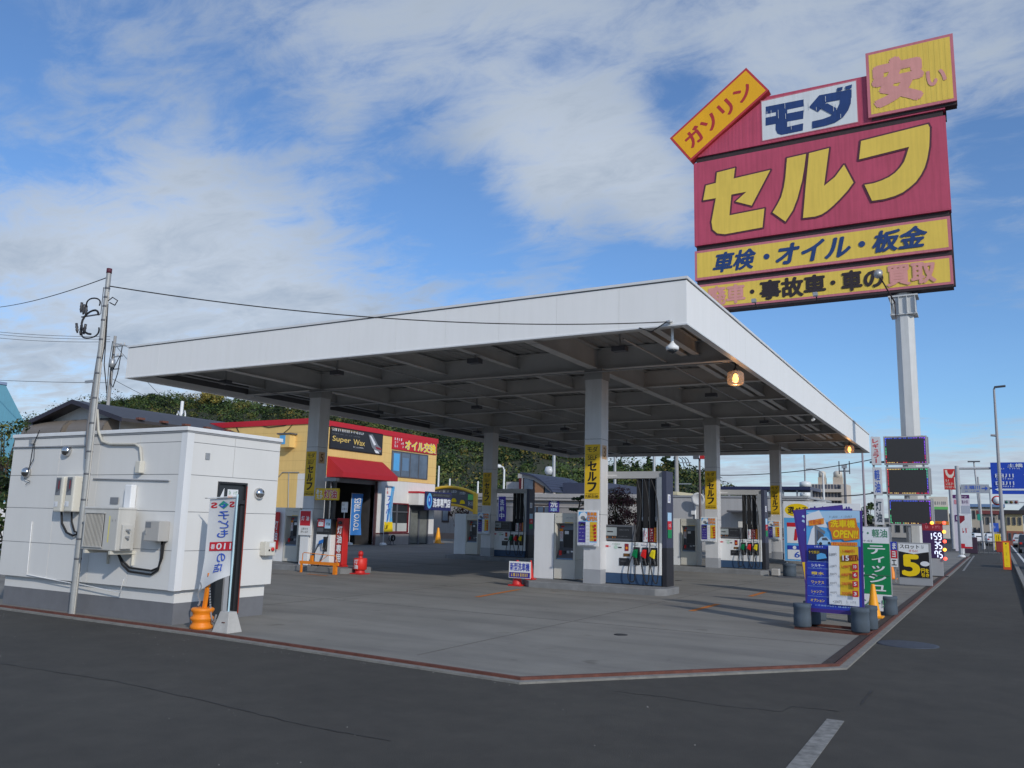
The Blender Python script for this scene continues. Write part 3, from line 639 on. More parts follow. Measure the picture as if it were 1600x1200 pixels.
# ------------------------------------------------------------------ white hut at the kerb
HX, HY, HL, HD, HH = -10.09, 8.17, 4.40, 1.86, 2.84
def hut():
    t = thing('white_hut', 'small white panelled hut with grey base at the kerb', 'hut', (HX, HY, 0))
    PAN = mat('hut_panel', (.72, .715, .695), .5, var=.025, scale=1.2, streak=.015); GAP = mat('panel_gap', (.38, .385, .40), .8, var=.05); BASEG = mat('hut_base_grey', (.16, .165, .18), .8, var=.08, scale=6)
    m = MB().box(-HL+.08, .08, 0, -.08, HD-.06, .30, BASEG).box(-HL+.078, .078, .30, -.078, HD-.058, .50, PAN)
    m.build('base', t)
    zs = [.48, 1.04, 1.60, 2.14, 2.62, 2.80]
    dy0, dy1, dz = .66, 1.18, 2.04
    m = MB().box(-HL+.012, .012, .485, -.12, HD-.012, 2.79, GAP).box(-.12, .012, .485, -.012, dy0-.03, 2.79, GAP).box(-.12, dy1+.03, .485, -.012, HD-.012, 2.79, GAP).box(-.12, dy0-.03, dz+.03, -.012, dy1+.03, 2.79, GAP)   # core, seen only in the joints
    g = .0045
    xs = [-HL, -3.06, -2.02, -1.06, -.12]
    for z0, z1 in zip(zs[:-1], zs[1:]):
        for x0, x1 in zip(xs[:-1], xs[1:]): m.box(x0+(g if x0 > -HL else 0), 0, z0+g, x1-g*.6, .011, z1-g, PAN)
        m.box(-HL, .011, z0+g, -HL+.011, HD, z1-g, PAN)
        m.box(-HL+.012, HD-.011, z0+g, -.012, HD, z1-g, PAN)
    for z0, z1 in zip(zs[:-1], zs[1:]):
        if z1 <= dz+.12 and z0 < dz-.01:
            zz = min(z1-g, dz+.06 if z1 > dz else z1)
            for y0, y1 in ((.12, dy0-.03), (dy1+.03, HD)): m.box(-.011, y0, z0+g, 0, y1, z1-g, PAN)
        else:
            for y0, y1 in ((.12, .90), (.90+g*2, HD)): m.box(-.011, y0, z0+g, 0, y1, z1-g, PAN)
    m.box(-.011, dy0-.03, dz+.03, -.0, dy1+.03, 2.14-g, PAN)
    m.box(-.118, -.006, .48, .006, .118, 2.80, WHITE)
    m.build('wall', t)
    m = MB().box(-HL-.03, -.03, 2.78, .03, HD+.03, HH, WHITE).box(-HL-.015, -.015, 2.755, .015, HD+.015, 2.779, GREYP); m.build('roof_trim', t, .008)
    d = MB().box(-.06, dy0-.03, 0.03, .012, dy0, dz+.03, BLKP).box(-.06, dy1, 0.03, .012, dy1+.03, dz+.03, BLKP).box(-.06, dy0, dz, .012, dy1, dz+.03, BLKP).box(-.06, dy0, 1.74, .008, dy1, 1.80, BLKP).box(.0125, dy1+.012, .08, .016, dy1+.03, dz-.02, mat('rust_red_strip', C(150, 55, 35), .5)).build('door', t)
    MB().box(-.07, dy0, .03, -.045, dy1, 1.74, GLASSD).build('glass', d); MB().box(-.07, dy0, 1.80, -.03, dy1, dz, mat('transom_glass', (.03, .035, .04), .35)).build('transom', d)
    MB().box(-.044, dy0+.26, .05, -.01, dy0+.34, 1.72, GREYP).box(-.044, dy1-.06, .05, -.012, dy1, 1.72, BLKP).build('stile', d); MB().tube([(.02, dy0+.16, .98), (.04, dy0+.20, .98), (.04, dy0+.28, .98)], .014, CHROME).tube([(.02, dy0+.16, 1.05), (.05, dy0+.16, 1.02), (.05, dy0+.16, .98)], .012, CHROME).build('handle', d)
    Mx = Matrix.Translation((-.028, 0, 0)) @ Matrix.Rotation(R_(90), 4, 'Z')
    a = Art(0, M=Mx); a.rect(dy0+.19, 1.81, dy0+.40, 1.96, WHI).rect(dy0+.20, 1.81, dy0+.30, 1.86, ORNI).scrib(dy0+.21, 1.88, dy0+.38, 1.94, GRNI, 7, 2).poly([(dy0+.04, 1.82), (dy0+.12, 1.84), (dy0+.12, 1.98)], WHI); a.build(d, 'notice')
    def hood(M, nm='vent_hood'):
        MB().lathe([(.085, 0), (.09, .015), (.085, .05), (.06, .085), (.02, .10), (0, .102)], CHROME, 18, M).build(nm, t)
    fr = lambda x, z: Matrix.Translation((x, -.002, z)) @ Matrix.Rotation(R_(90), 4, 'X')
    for px, py in ((107, 705), (44, 738)):
        x, z = AT(px, py, HY); hood(fr(x-HX, z))
    y, z = XT(403, 771, HX); hood(Matrix.Translation((.002, y-HY, z)) @ Matrix.Rotation(R_(90), 4, 'Y'))
    y, z = XT(324, 713, HX); MB().box(0.001, y-HY-.04, z-.05, .012, y-HY+.04, z+.05, STEEL).build('switch_plate', t)
    BEI = mat('beige_pvc', (.50, .48, .42), .5, var=.08)
    P = lambda px, py, e=-.03: (lambda q: (q[0]-HX, e, q[1]))(AT(px, py, HY+e))
    MB().tube([P(152, 640), P(154, 675), P(160, 690), P(172, 694), P(212, 694), P(219, 699), P(221, 722)], .021, BEI, 8).build('conduit', t)
    q = P(221, 730, -.02); MB().box(q[0]-.06, -.09, q[2]-.09, q[0]+.05, -.001, q[2]+.09, CREAM).build('junction_box', t, .01)
    MB().tube([P(20, 699, -.02), P(134, 697, -.02)], .012, GREYP, 6).tube([P(146, 748, -.02), P(264, 751, -.02)], .012, GREYP, 6).build('drip_rail', t)
    MB().tube([P(50, 815, -.012), P(42, 898, -.012), P(110, 911, -.012)], .008, WHITE, 6).tube([P(122, 912, -.012), P(188, 926, -.012), P(193, 905, -.012)], .008, WHITE, 6).build('cable', t)
    MB().tube([P(62, 672, -.04), P(52, 695, -.05), P(47, 725, -.04), P(44, 738, -.09)], .007, BLACK, 6).tube([P(54, 694, -.05), P(53, 716, -.05), P(46, 730, -.05), P(38, 748, -.04), P(47, 752, -.03), P(40, 757, -.03)], .006, BLACK, 6).build('cable', t)
    q = P(52, 690, -.02); MB().box(q[0]-.04, -.07, q[2]-.04, q[0]+.04, 0, q[2]+.03, STEEL).build('bracket', t)
hut()
# things fixed to the hut
def wallbox(name, label, cat, px0, py0, px1, py1, dep, m, bev=.012, group=None):
    x0, z1 = AT(px0, py0, HY-dep); x1, z0 = AT(px1, py1, HY-dep)
    t = thing(name, label, cat, (x0, HY-.004, z0), group=group); w, h = x1-x0, z1-z0
    return t, w, h
def power_box(px, lab):
    t, w, h = wallbox('inverter_box', lab, 'electrical box', px, 757, px+16, 800, .17, CREAM, group='cream electrical boxes on the hut wall')
    h = .56; w = .21
    MB().box(0, -.17, 0, w, 0, h, mat('cream_case', (.66, .64, .57), .5, var=.04)).build('case', t, .02)
    Art(-.171).rect(.02, .26, w-.06, h-.02, GRYI).poly([(.04, .3), (.13, .34), (.13, h-.05), (.04, h-.04)], DGREY).rect(.09, .36, .115, h-.07, ink('dark_red', 140, 30, 45)).rect(.02, .08, w-.08, .16, WHI).scrib(.03, .09, .11, .15, GRYI, 4, 2).build(t)
    return t
p1 = power_box(87, 'cream electrical box at the outer side of the pair on the hut wall')
p2 = power_box(104, 'cream electrical box next to the pole on the hut wall')
def ac_unit():
    x0, z0 = AT(124, 858, HY-.42); t = thing('air_conditioner', 'beige air conditioner outdoor unit with slatted grille on the hut wall', 'air conditioner', (x0, HY-.40, z0))
    w, h, d = .80, .62, .30
    CASE = mat('ac_case', (.56, .55, .52), .5, var=.05, streak=.08)
    MB().box(0, 0, 0, w, d, h, CASE).box(-.01, -.01, h-.03, w+.01, d+.005, h+.008, CASE).build('case', t, .015)
    m = MB().box(.05, -.004, .04, .50, .02, h-.08, mat('grille_dark', (.12, .118, .115), .7))
    for i in range(14): m.box(.056+i*.032, -.014, .05, .062+i*.032, -.005, h-.09, CASE)
    for z in (.04, h-.088): m.box(.045, -.022, z, .505, -.0045, z+.012, CASE)
    m.build('grille', t)
    Art(-.001).rect(.60, .12, .625, .5, ink('pale_yellow', 225, 215, 120)).scrib(.66, .42, .76, .46, GRYI, 5, 2).build(t, 'sticker')
    MB().box(w+.001, .06, .03, w+.05, .22, .38, CASE).tube([(w+.05, .12, .30), (w+.12, .12, .30)], .02, STEEL).tube([(w+.05, .12, .2), (w+.11, .12, .2)], .02, STEEL).build('valve_cover', t, .01)
    for x in (.10, w-.12): MB().box(x, -.02, -.05, x+.04, d+.10, -.002, CREAM).box(x+.012, d+.06, -.22, x+.028, d+.098, -.051, CREAM).build('bracket', t)
    m = MB().box(.46, .30, h-.1, .62, .395, h+.35, WHITE); m.build('pipe_cover', t, .015)
    Art(.385).rect(.02, h+.06, .22, h+.16, GRYI).build(t, 'name_plate')
    m = MB()
    for dz in (0, -.055):
        m.tube([(w-.30, .25, -.02), (w-.30, .36, -.16+dz), (w-.15, .37, -.25+dz), (w+.35, .37, -.27+dz), (w+.50, .37, -.22+dz*.5), (w+.56+dz*.4, .37, -.08), (w+.58+dz, .37, .19)], .015, BLACK, 8)
    m.build('pipe', t)
ac_unit()
x0, z0 = AT(227, 845, HY-.15); t = thing('switch_box', 'grey metal switch box on the hut wall beside the air conditioner', 'electrical box', (x0, HY-.004, z0))
MB().box(0, -.18, 0, .32, 0, .29, mat('switch_case', (.42, .41, .39), .5, var=.06)).build('case', t, .012); Art(-.181).rect(.02, .19, .14, .27, GRYI).build(t, 'sticker'); MB().box(.03, -.192, .1, .05, -.1805, .16, STEEL).build('handle', t)
P = lambda px, py, e=-.05: (lambda q: (q[0], HY+e, q[1]))(AT(px, py, HY+e))
m = MB().tube([P(96, 800, -.08), P(97, 818), P(104, 832), P(114, 837), P(121, 834)], .017, BLACK, 8).tube([P(112, 800, -.08), P(112, 815), P(116, 830), P(122, 833)], .015, BLACK, 8); tag(m.build('cable_loop'), 'black cables looping from the cream boxes to the pole', 'cable')
y0, z0 = XT(405, 868, HX); t = thing('alarm_box', 'small beige box with a red button on the hut side wall', 'alarm box', (HX+.004, y0, z0), R_(90))
MB().box(0, -.12, 0, .22, 0, .22, CREAM).build('case', t, .01); MB().lathe([(.03, 0), (.03, .02), (.02, .03), (0, .03)], REDP, 14, Matrix.Translation((.15, -.121, .10)) @ Matrix.Rotation(R_(90), 4, 'X')).build('button', t); Art(-.121).rect(.08, .14, .19, .2, WHI).rect(.07, .07, .1, .1, BLKI).build(t, 'sticker')

# chain post made of stacked orange wheel rims
gx, gy = G(303, 984)
t = thing('chain_post', 'orange post with chain standing in stacked orange wheel rims', 'chain post', (gx-.02, gy+.14, 0))
m = MB()
m.lathe([(.145, 0), (.155, .02), (.15, .05), (.128, .075), (.128, .10), (.158, .13), (.158, .155), (.128, .18), (.128, .21), (.152, .24), (.158, .27), (.135, .285), (.06, .28), (0, .28)], ORANGE, 28).build('base', t)
MB().box(-.022, -.022, .27, .022, .022, .74, ORANGE, Matrix.Translation((.0, .0, 0)) @ Matrix.Rotation(R_(6), 4, 'Y')).lathe([(.03, .70), (.03, .76), (0, .765)], ORANGE, 10, Matrix.Translation((0.08, 0, 0))).build('post', t)
m = MB(); m2 = MB(); pts = []
for i in range(26):
    u = i/25; pts.append((-.05+.03*math.sin(u*9), -.03-.02*u, .62-.30*u))
for i in range(26):
    u = i/25; pts2 = (.08+.17*u, .02, .55-.40*math.sin(u*2.2)*1.1)
    m.box(pts2[0]-.006, pts2[1]-.01, pts2[2]-.012, pts2[0]+.006, pts2[1]+.01, pts2[2]+.012, STEEL, None); p = pts[i]; m2.box(p[0]-.008, p[1]-.008, p[2]-.010, p[0]+.008, p[1]+.008, p[2]+.010, STEEL)
m.build('chain', t); m2.build('chain', t)

# SOS banner seen from behind
gx, gy = G(350, 988)
t = thing('banner_flag', 'white SOS banner seen mirrored from behind beside the hut door', 'banner', (gx, gy+.05, 0))
MB().add([(-.15, -.13, 0), (.15, -.13, 0), (.15, .13, 0), (-.15, .13, 0), (-.085, -.07, .27), (.085, -.07, .27), (.085, .07, .27), (-.085, .07, .27)], [(0, 3, 2, 1), (4, 5, 6, 7), (0, 1, 5, 4), (1, 2, 6, 5), (2, 3, 7, 6), (3, 0, 4, 7)], CONCB).box(.0, -.112, .13, .06, -.09, .142, RUST).build('base', t, .025)
MB().tube([(0, 0, .25), (0, .0, 1.86)], .013, mat('pale_pole', C(185, 215, 225), .4), 8).tube([(0, 0, 1.83), (-.58, -.01, 1.80)], .008, WHITE, 6).tube([(-.58, -.01, 1.80), (-.64, -.01, 1.80)], .005, BLACK, 5).build('pole', t)
CLOTH = mat('banner_cloth', (.66, .67, .68), .8, var=.05, scale=5)
m = MB(); NU, NV = 10, 24; vs = []
def flagp(u, v):      # u 0..1 from pole to outer edge, v 0..1 from top down
    bl = math.sin(min(1, v*1.05)*math.pi)*.05; lo = max(0, v-.72)/.28
    x = -.012-(.56-.03*v)*u-.05*lo*u
    y = .02+bl*math.sin(u*math.pi)+.02*math.sin(u*6+v*3)*v-.06*u*v-.05*lo*math.sin(u*math.pi)
    z = 1.82-.03*u-1.16*v-.12*lo*u+.10*lo*lo*(1-u)
    return (x, y, z)
for j in range(NV+1):
    for i in range(NU+1): vs.append(flagp(i/NU, j/NV))
fs = [(j*(NU+1)+i, j*(NU+1)+i+1, (j+1)*(NU+1)+i+1, (j+1)*(NU+1)+i) for j in range(NV) for i in range(NU)]
m.add(vs, fs, CLOTH, True); fl = m.build('flag', t)
def onflag(a, du=.0): # wrap flat art (x 0..1 pole->edge mirrored, z 0..1) onto the flag
    new = []
    for x, y, z in a.mb.v:
        u = 1-x; v = 1-z; p = Vector(flagp(u, v)); e = 1e-3
        n = (Vector(flagp(u+e, v))-p).cross(Vector(flagp(u, v+e))-p).normalized()
        if n.y > 0: n = -n
        new.append((p+n*(.004-y))[:])
    a.mb.v = new; return a
a = Art(0, .0006); a.text('S', .70, .885, .90, .955, REDI, .05, mirror=True).text('S', .06, .885, .28, .955, REDI, .05, mirror=True)
a.poly([(.32, .92), (.50, .87), (.68, .92), (.50, .97)], ink('teal', 40, 150, 130)).oval(.50, .92, .14, .035, ink('royal', 50, 90, 190)).oval(.50, .92, .09, .02, WHI).oval(.52, .92, .05, .012, ink('royal', 50, 90, 190))
RB = ink('royal', 50, 90, 190)
a.vtext('子ども', .32, .52, .70, .85, RB, .02, .12, mirror=True).grid(.12, .37, .90, .475, REDI).text('110', .34, .385, .86, .46, WHI, .02, mirror=True).text('番', .16, .39, .30, .45, WHI, .02, mirror=True).vtext('の店', .42, .12, .72, .345, RB, .02, .1, mirror=True)
# mirrored reading order: the cloth is seen from its back
onflag(a); a.mb.build('lettering', fl)

# ------------------------------------------------------------------ utility pole by the hut, second pole, wires
py_ = 8.03; px_ = AT(113, 955, py_)[0]
t = thing('utility_pole', 'thin grey steel utility pole with looping cables in front of the hut', 'utility pole', (px_, py_, -.02))
PSTEEL = mat('pole_zinc', (.36, .37, .37), .55, metal=.3, var=.12, scale=5)
MB().tube([(0, 0, 0), (0, 0, 2.0), (0, 0, 5.5)], [.052, .048, .038], PSTEEL, 14).lathe([(.042, 5.42), (.042, 5.5), (0, 5.505)], mat('pole_cap', C(90, 40, 55), .6), 12).build('pole', t)
m = MB()
for z in (.85, 1.15, 1.75, 2.15, 2.5, 2.95, 3.35, 3.75, 4.0, 4.3, 4.62, 4.85, 5.0, 5.15): m = MB(); m.lathe([(.052-.0025*z, z), (.056-.0025*z, z+.005), (.056-.0025*z, z+.028), (.052-.0025*z, z+.033)], DGREY, 12); m.build('band', t)
m = MB().tube([(.060, -.01, .02), (.060, 0, 2.0), (.052, 0, 4.3), (.048, 0, 5.1)], .011, mat('cable_duct', (.5, .48, .44), .6), 7); m.build('conduit', t)
m = MB().tube([(-.045, -.02, 2.4), (-.075, -.02, 2.9), (-.08, 0, 3.3), (-.06, 0, 3.8), (-.035, 0, 4.3)], [.015, .028, .030, .025, .015], mat('cable_bundle', (.16, .16, .17), .6), 8)
m.build('cable_sleeve', t)
m = MB()
def loop(c, r, a0, a1, th, flat=1.0):
    return [(c[0]+r*math.cos(R_(a0+(a1-a0)*i/14)), c[1]+.03*math.sin(i*.5), c[2]+r*flat*math.sin(R_(a0+(a1-a0)*i/14))) for i in range(15)]
m.tube(loop((-.25, -.05, 4.85), .17, 10, 190, 0), .012, BLACK, 6).tube(loop((-.24, -.06, 4.62), .20, 30, 270, 0), .017, BLACK, 6).tube(loop((-.30, -.03, 4.55), .24, -10, -160, 0, .8), .012, BLACK, 6)
m.tube([(.05, 0, 4.95), (.16, 0, 5.0), (.30, 0, 4.93), (.24, 0, 4.86), (.10, 0, 4.92)], .009, BLACK, 6).tube([(.06, 0, 4.9), (.10, 0, 4.4), (.13, 0, 3.9), (.2, .05, 3.45)], .008, BLACK, 6).tube([(.06, .0, 4.7), (.09, 0, 4.2), (.05, 0, 3.9)], .008, BLACK, 6).tube([(-.10, 0, 5.2), (-.10, 0, 4.75)], .006, BLACK, 5)
m.build('cable_loop', t)
for i, (x, z, tl) in enumerate(((-.56, 4.92, 0), (-.49, 4.88, 3), (-.42, 4.85, -3), (-.60, 4.58, -18), (-.50, 4.53, 0), (-.41, 4.54, 8))):
    M_ = Matrix.Translation((x, -.05, z-.08)) @ Matrix.Rotation(R_(tl), 4, 'Y')
    MB().lathe([(.012, -.03), (.018, 0), (.026, .02), (.02, .05), (.026, .07), (.02, .10), (.022, .14), (0, .145)], mat('dark_bushing', (.05, .05, .055), .4), 10, M_).build('cable_end', t)
MB().box(-.52, -.06, 4.72, -.05, -.04, 4.74, DGREY).box(-.28, -.03, 3.62, -.05, .0, 3.66, STEEL).build('crossarm', t)
def wire(name, label, pts, r=.012, sag=0.0, n=24, m=BLACK, group=None):
    P = []; a, b = Vector(pts[0]), Vector(pts[1])
    for i in range(n+1):
        u = i/n; q = a.lerp(b, u); q.z -= 4*sag*u*(1-u); P.append(q)
    return tag(MB().tube(P, r, m, 5).build(name), label, 'power line', group)
ex, ez = AT(1046, 503, CY0-.03)
tz = AT(172, 447, py_)[1]
wire('overhead_cable', 'black service cable sagging from the near pole to the canopy corner', [(px_+.05, py_, tz), (ex, CY0-.04, ez)], .010, .26)
MB_ = MB().lathe([(.02, -.06), (.035, 0), (.02, .06)], STEEL, 10, Matrix.Translation((ex, CY0-.05, ez)) @ Matrix.Rotation(R_(90), 4, 'Y')).tube([(ex-.05, CY0-.05, ez), (ex-.35, CY0-.04, ez-.16), (ex-.6, CY0-.02, CZB-.01)], .01, BLACK, 6); tag(MB_.build('cable_anchor'), 'small cable anchor on the canopy face near its corner', 'cable anchor')
q = AT(-30, 482, 12.0)
wire('overhead_cable', 'thin wire rising from the picture edge to the top of the near pole', [(q[0], 12.0, q[1]), (px_-.05, py_, AT(166, 434, py_)[1])], .008, .12)
Y2 = 44.0
def W2(px, py, Y=Y2): q = AT(px, py, Y); return (q[0], Y, q[1])
b2 = W2(168, 640); tp = W2(173, 526)
t = thing('utility_pole', 'far concrete utility pole with crossarms seen behind the near pole', 'utility pole', (b2[0], Y2, 0))
H2 = tp[2]
MB().tube([(0, 0, 0), (0, 0, H2)], [.19, .12], mat('pole_concrete', (.34, .335, .33), .85, var=.1), 12).build('pole', t)
m = MB()
for dz, l in ((1.0, 1.5), (1.9, 1.3), (3.0, 1.0)): MB().box(-.2, -.05, H2-dz, l, .05, H2-dz+.09, STEEL).build('crossarm', t)
m.box(1.3, -.9, H2-1.0, 1.4, .9, H2-.9, STEEL); m.build('crossarm', t)
for x, z in ((.4, -1.0), (.9, -1.0), (1.38, -1.0), (.6, -1.9), (1.1, -1.9)): m = MB(); m.lathe([(.05, 0), (.09, .05), (.05, .1), (.09, .16), (.04, .22)], mat('insulator', (.5, .5, .5), .3), 8, Matrix.Translation((x, 0, H2+z+.09))); m.build('insulator', t)
m = MB().tube([(.05, -.2, H2-2.4), (.3, -.2, H2-4.2), (.7, -.2, H2-4.6), (1.15, -.2, H2-3.4), (1.4, -.2, H2-1.0)], .04, BLACK, 6).tube([(.1, -.1, H2-.9), (.15, -.2, H2-2.6), (.5, -.2, H2-3.0), (1.2, -.2, H2-1.9)], .035, BLACK, 6).tube([(0, -.2, H2-.5), (-.1, -.25, H2-2.5), (.05, -.25, H2-5.5)], .03, BLACK, 6)
m.build('cable_loop', t); MB().lathe([(.22, -.35), (.24, 0), (.22, .35), (.1, .4)], STEEL, 12, Matrix.Translation((.35, -.25, H2-2.5))).build('transformer', t)
k = 0
for (a, b, r_, s_, lab) in ((W2(-60, 512), W2(172, 526), .02, .25, 'highest of three far wires running from the far pole to the picture edge'), (W2(-60, 516), W2(172, 530), .02, .25, 'middle of three far wires running from the far pole to the picture edge'), (W2(-60, 521), W2(172, 534), .02, .3, 'lowest of three far wires running from the far pole to the picture edge'),
                            (W2(-60, 591), W2(168, 598), .022, .1, 'single faint far wire low in the sky beside the hut roof'), (W2(175, 533), W2(330, 690, 60), .02, .5, 'far wire falling from the far pole behind the canopy')):
    wire('overhead_cable', lab, [a, b], r_, s_)
wire('overhead_cable', 'second far wire falling from the far pole towards the yellow building', [W2(172, 590), W2(360, 670, 60)], .02, .4)

# ------------------------------------------------------------------ kerosene island
KX, KY = COLX[1], COLY[0]
t = thing('kerosene_board', 'red and white kerosene board on a white post', 'sign', (KX-1.06, KY-.34, .15))
kx0, kz0 = AT(466, 836, KY-.36); kx1, kz1 = AT(491, 797, KY-.36)
ox = kx0-(KX-1.06)
MB().box(ox+.04, .02, 0, ox+.38, .26, kz0-.14, WHITE).build('post', t, .01)
MB().box(ox, -.03, kz0-.15, ox+.50, .018, kz1-.15, WHITE).build('panel', t, .01); hh = kz1-kz0
a = Art(-.031, M=Matrix.Translation((ox, 0, kz0-.15))); a.rect(.05, hh*.38, .45, hh*.96, REDI).text('灯', .10, hh*.58, .22, hh*.76, WHI, .03).text('油', .28, hh*.58, .40, hh*.76, WHI, .03).scrib(.12, hh*.22, .38, hh*.30, BLKI, 6, 3).scrib(.1, hh*.1, .4, hh*.18, BLKI, 6, 5); a.build(t)
kx, kz = AT(494, 884, KY-.30)
t = thing('kerosene_pump', 'small white kerosene pump with a blue nozzle', 'fuel pump', (KX+.50, KY-.36, .15)); w = .56; d = .5
MB().box(0, 0, .03, w, d, .90, WHITE).box(-.01, -.01, 0, w+.01, d+.01, .03, BLACK).build('cabinet', t, .012); MB().box(-.005, .01, .90, w+.005, d-.02, 1.36, BLKP).build('display', t, .01)
a = Art(.009); a.rect(.03, 1.12, .30, 1.34, REDI).rect(.06, 1.14, .25, 1.26, WHI).scrib(.08, 1.17, .23, 1.23, GRYI, 5, 2).rect(.31, 1.08, .53, 1.34, LBL).text('灯油', .36, 1.16, .50, 1.25, BLKI, .03).rect(.03, .98, .27, 1.09, DGREY).scrib(.3, .98, .5, 1.02, GRYI, 7, 4).scrib(.02, 1.27, .28, 1.32, WHI, 6, 9); a.build(t, 'screen')
MB().box(.30, -.02, .42, .46, .004, .84, BLKP).build('nozzle_holder', t, .02)
MB().add([(.24, -.07, .74), (.36, -.06, .78), (.34, -.05, .66), (.20, -.07, .60), (.24, -.13, .72), (.36, -.12, .76), (.34, -.11, .66), (.20, -.12, .62)], [(0, 4, 5, 1), (4, 7, 6, 5), (1, 5, 6, 2), (0, 3, 7, 4), (3, 2, 6, 7), (0, 1, 2, 3)], ink('nozzle_blue', 40, 110, 190)).tube([(.33, -.08, .66), (.35, -.08, .52), (.37, -.03, .46)], .02, CHROME).build('nozzle', t, .01)
MB().tube([(.21, -.1, .62), (.10, -.14, .35), (.04, -.16, .05), (.10, -.16, -.08)], .015, BLACK).tube([(.10, -.16, -.08), (.26, -.15, -.02), (.40, -.13, .25), (.46, -.06, .6), (.46, .02, .95), (.44, .1, 1.6), (.42, .15, 2.4)], .015, BLACK).build('hose', t)
MB().box(.36, .18, 1.36, .44, .28, 2.45, BLKP).box(.1, .18, 1.36, .18, .28, 2.45, BLKP).box(.05, .15, 2.45, .5, .30, 2.55, GREYP).tube([(.30, .2, 1.36), (.30, .2, 2.3)], .014, CHROME).build('mast', t)
sx0, sz0 = AT(492, 781, KY-.40); sx1, sz1 = AT(529, 763, KY-.40)
t = thing('kerosene_sign', 'yellow sign with outlined red letters hanging above the kerosene pump', 'sign', (sx0, KY-.40, sz0)); ww, hh = sx1-sx0, sz1-sz0
MB().box(0, 0, 0, ww, .06, hh, YEL).tube([(ww*.5, .08, 0), (ww*.5, .4, 0)], .015, STEEL).build('panel', t)
Art(0).text('灯油', ww*.38, hh*.12, ww*.95, hh*.9, WHI, .10).text('灯油', ww*.39, hh*.14, ww*.94, hh*.88, REDI, .035).text('あっ', ww*.05, hh*.5, ww*.30, hh*.92, WHI, .06).text('たか', ww*.08, hh*.1, ww*.34, hh*.5, WHI, .06).build(t)
t = thing('kerosene_totem', 'tall red totem reading kerosene only beside the kerosene pump', 'sign', (KX+1.12, KY-.20, .15))
MB().box(0, 0, .0505, .27, .24, 1.38, REDP).box(-.03, .02, .0, .30, .26, .05, REDP).build('body', t, .02)
a = Art(0); a.rect(.02, .1, .25, 1.34, ink('dark_red', 140, 30, 45)).rect(.03, .11, .24, 1.33, ink('brick', 158, 46, 34)).oval(.135, 1.25, .08, .05, BLKI).scrib(.08, 1.23, .19, 1.27, GRYI, 3, 2).vtext('灯油専用', .045, .12, .225, 1.18, WHI, .05); a.build(t)
MB().box(-.14, .05, .85, -.01, .08, 1.28, ORNI).build('warning_panel', t)
MB().box(.06, .1, 1.55, .28, .12, 1.85, WHI).box(.16, .1, 1.38, .18, .12, 1.55, STEEL).build('notice', t); Art(.1).scrib(.08, 1.74, .26, 1.8, GRYI, 4, 2).scrib(.08, 1.62, .26, 1.68, GRYI, 4, 3).build(t)
kx0, kz0 = AT(429, 858, KY+.3); kx1, kz1 = AT(437, 800, KY+.3)
t = thing('red_board', 'upright red board peeking out past the hut edge beside the cream terminal', 'sign board', (kx1-.5, KY+.3, .15)); MB().box(0, 0, kz0-.15, .5, .03, kz1-.15, REDP).box(.2, .031, 0, .25, .06, kz1-.2, STEEL).build('panel', t); Art(0).vtext('灯油', .30, kz0+.1, .47, kz1-.4, WHI, .03).build(t)
gx, gy = G(470, 894); gx2, gy2 = G(520, 897)
t = thing('guard_rail', 'low orange guard rail in front of the kerosene pump', 'guard rail', (gx, gy-.02, 0)); L_ = 1.38
m = MB().box(-.03, -.03, .24, L_, .03, .32, ORANGE).box(0, -.025, 0, .05, .025, .24, ORANGE).box(L_-.16, -.04, 0, L_-.06, .04, .24, ORANGE).box(.36, -.03, .32, .44, .03, .48, ORANGE)
m.tube([(.05, 0, .32), (.05, 0, .52), (.10, 0, .55), (L_-.1, 0, .50), (L_-.05, 0, .32)], .012, ORANGE, 6).tube([(.7, 0, .32), (1.0, 0, .52)], .008, ORANGE, 6); m.build('rail', t)
gx, gy = G(562, 897)
t = cone('kerosene_cone', gx, gy, 0, .55, .20, REDP, 'red kerosene cone sign standing alone on the concrete', 'cone sign')
MB().lathe([(.17, .12), (.19, .14), (.19, .42), (.17, .44)], mat('cone_red', C(215, 45, 35), .5), 22).lathe([(.07, .5), (.07, .60), (.03, .64), (0, .64)], REDP, 14).build('sleeve', t)
a = Art(0); a.text('灯', -.07, .29, .07, .41, WHI, .05).text('油', -.07, .15, .07, .27, WHI, .05)
for i, (x, y, z) in enumerate(a.mb.v): a.mb.v[i] = (x, -math.sqrt(max(.001, .193**2-x*x))-.001, z)
a.mb.build('lettering', t)

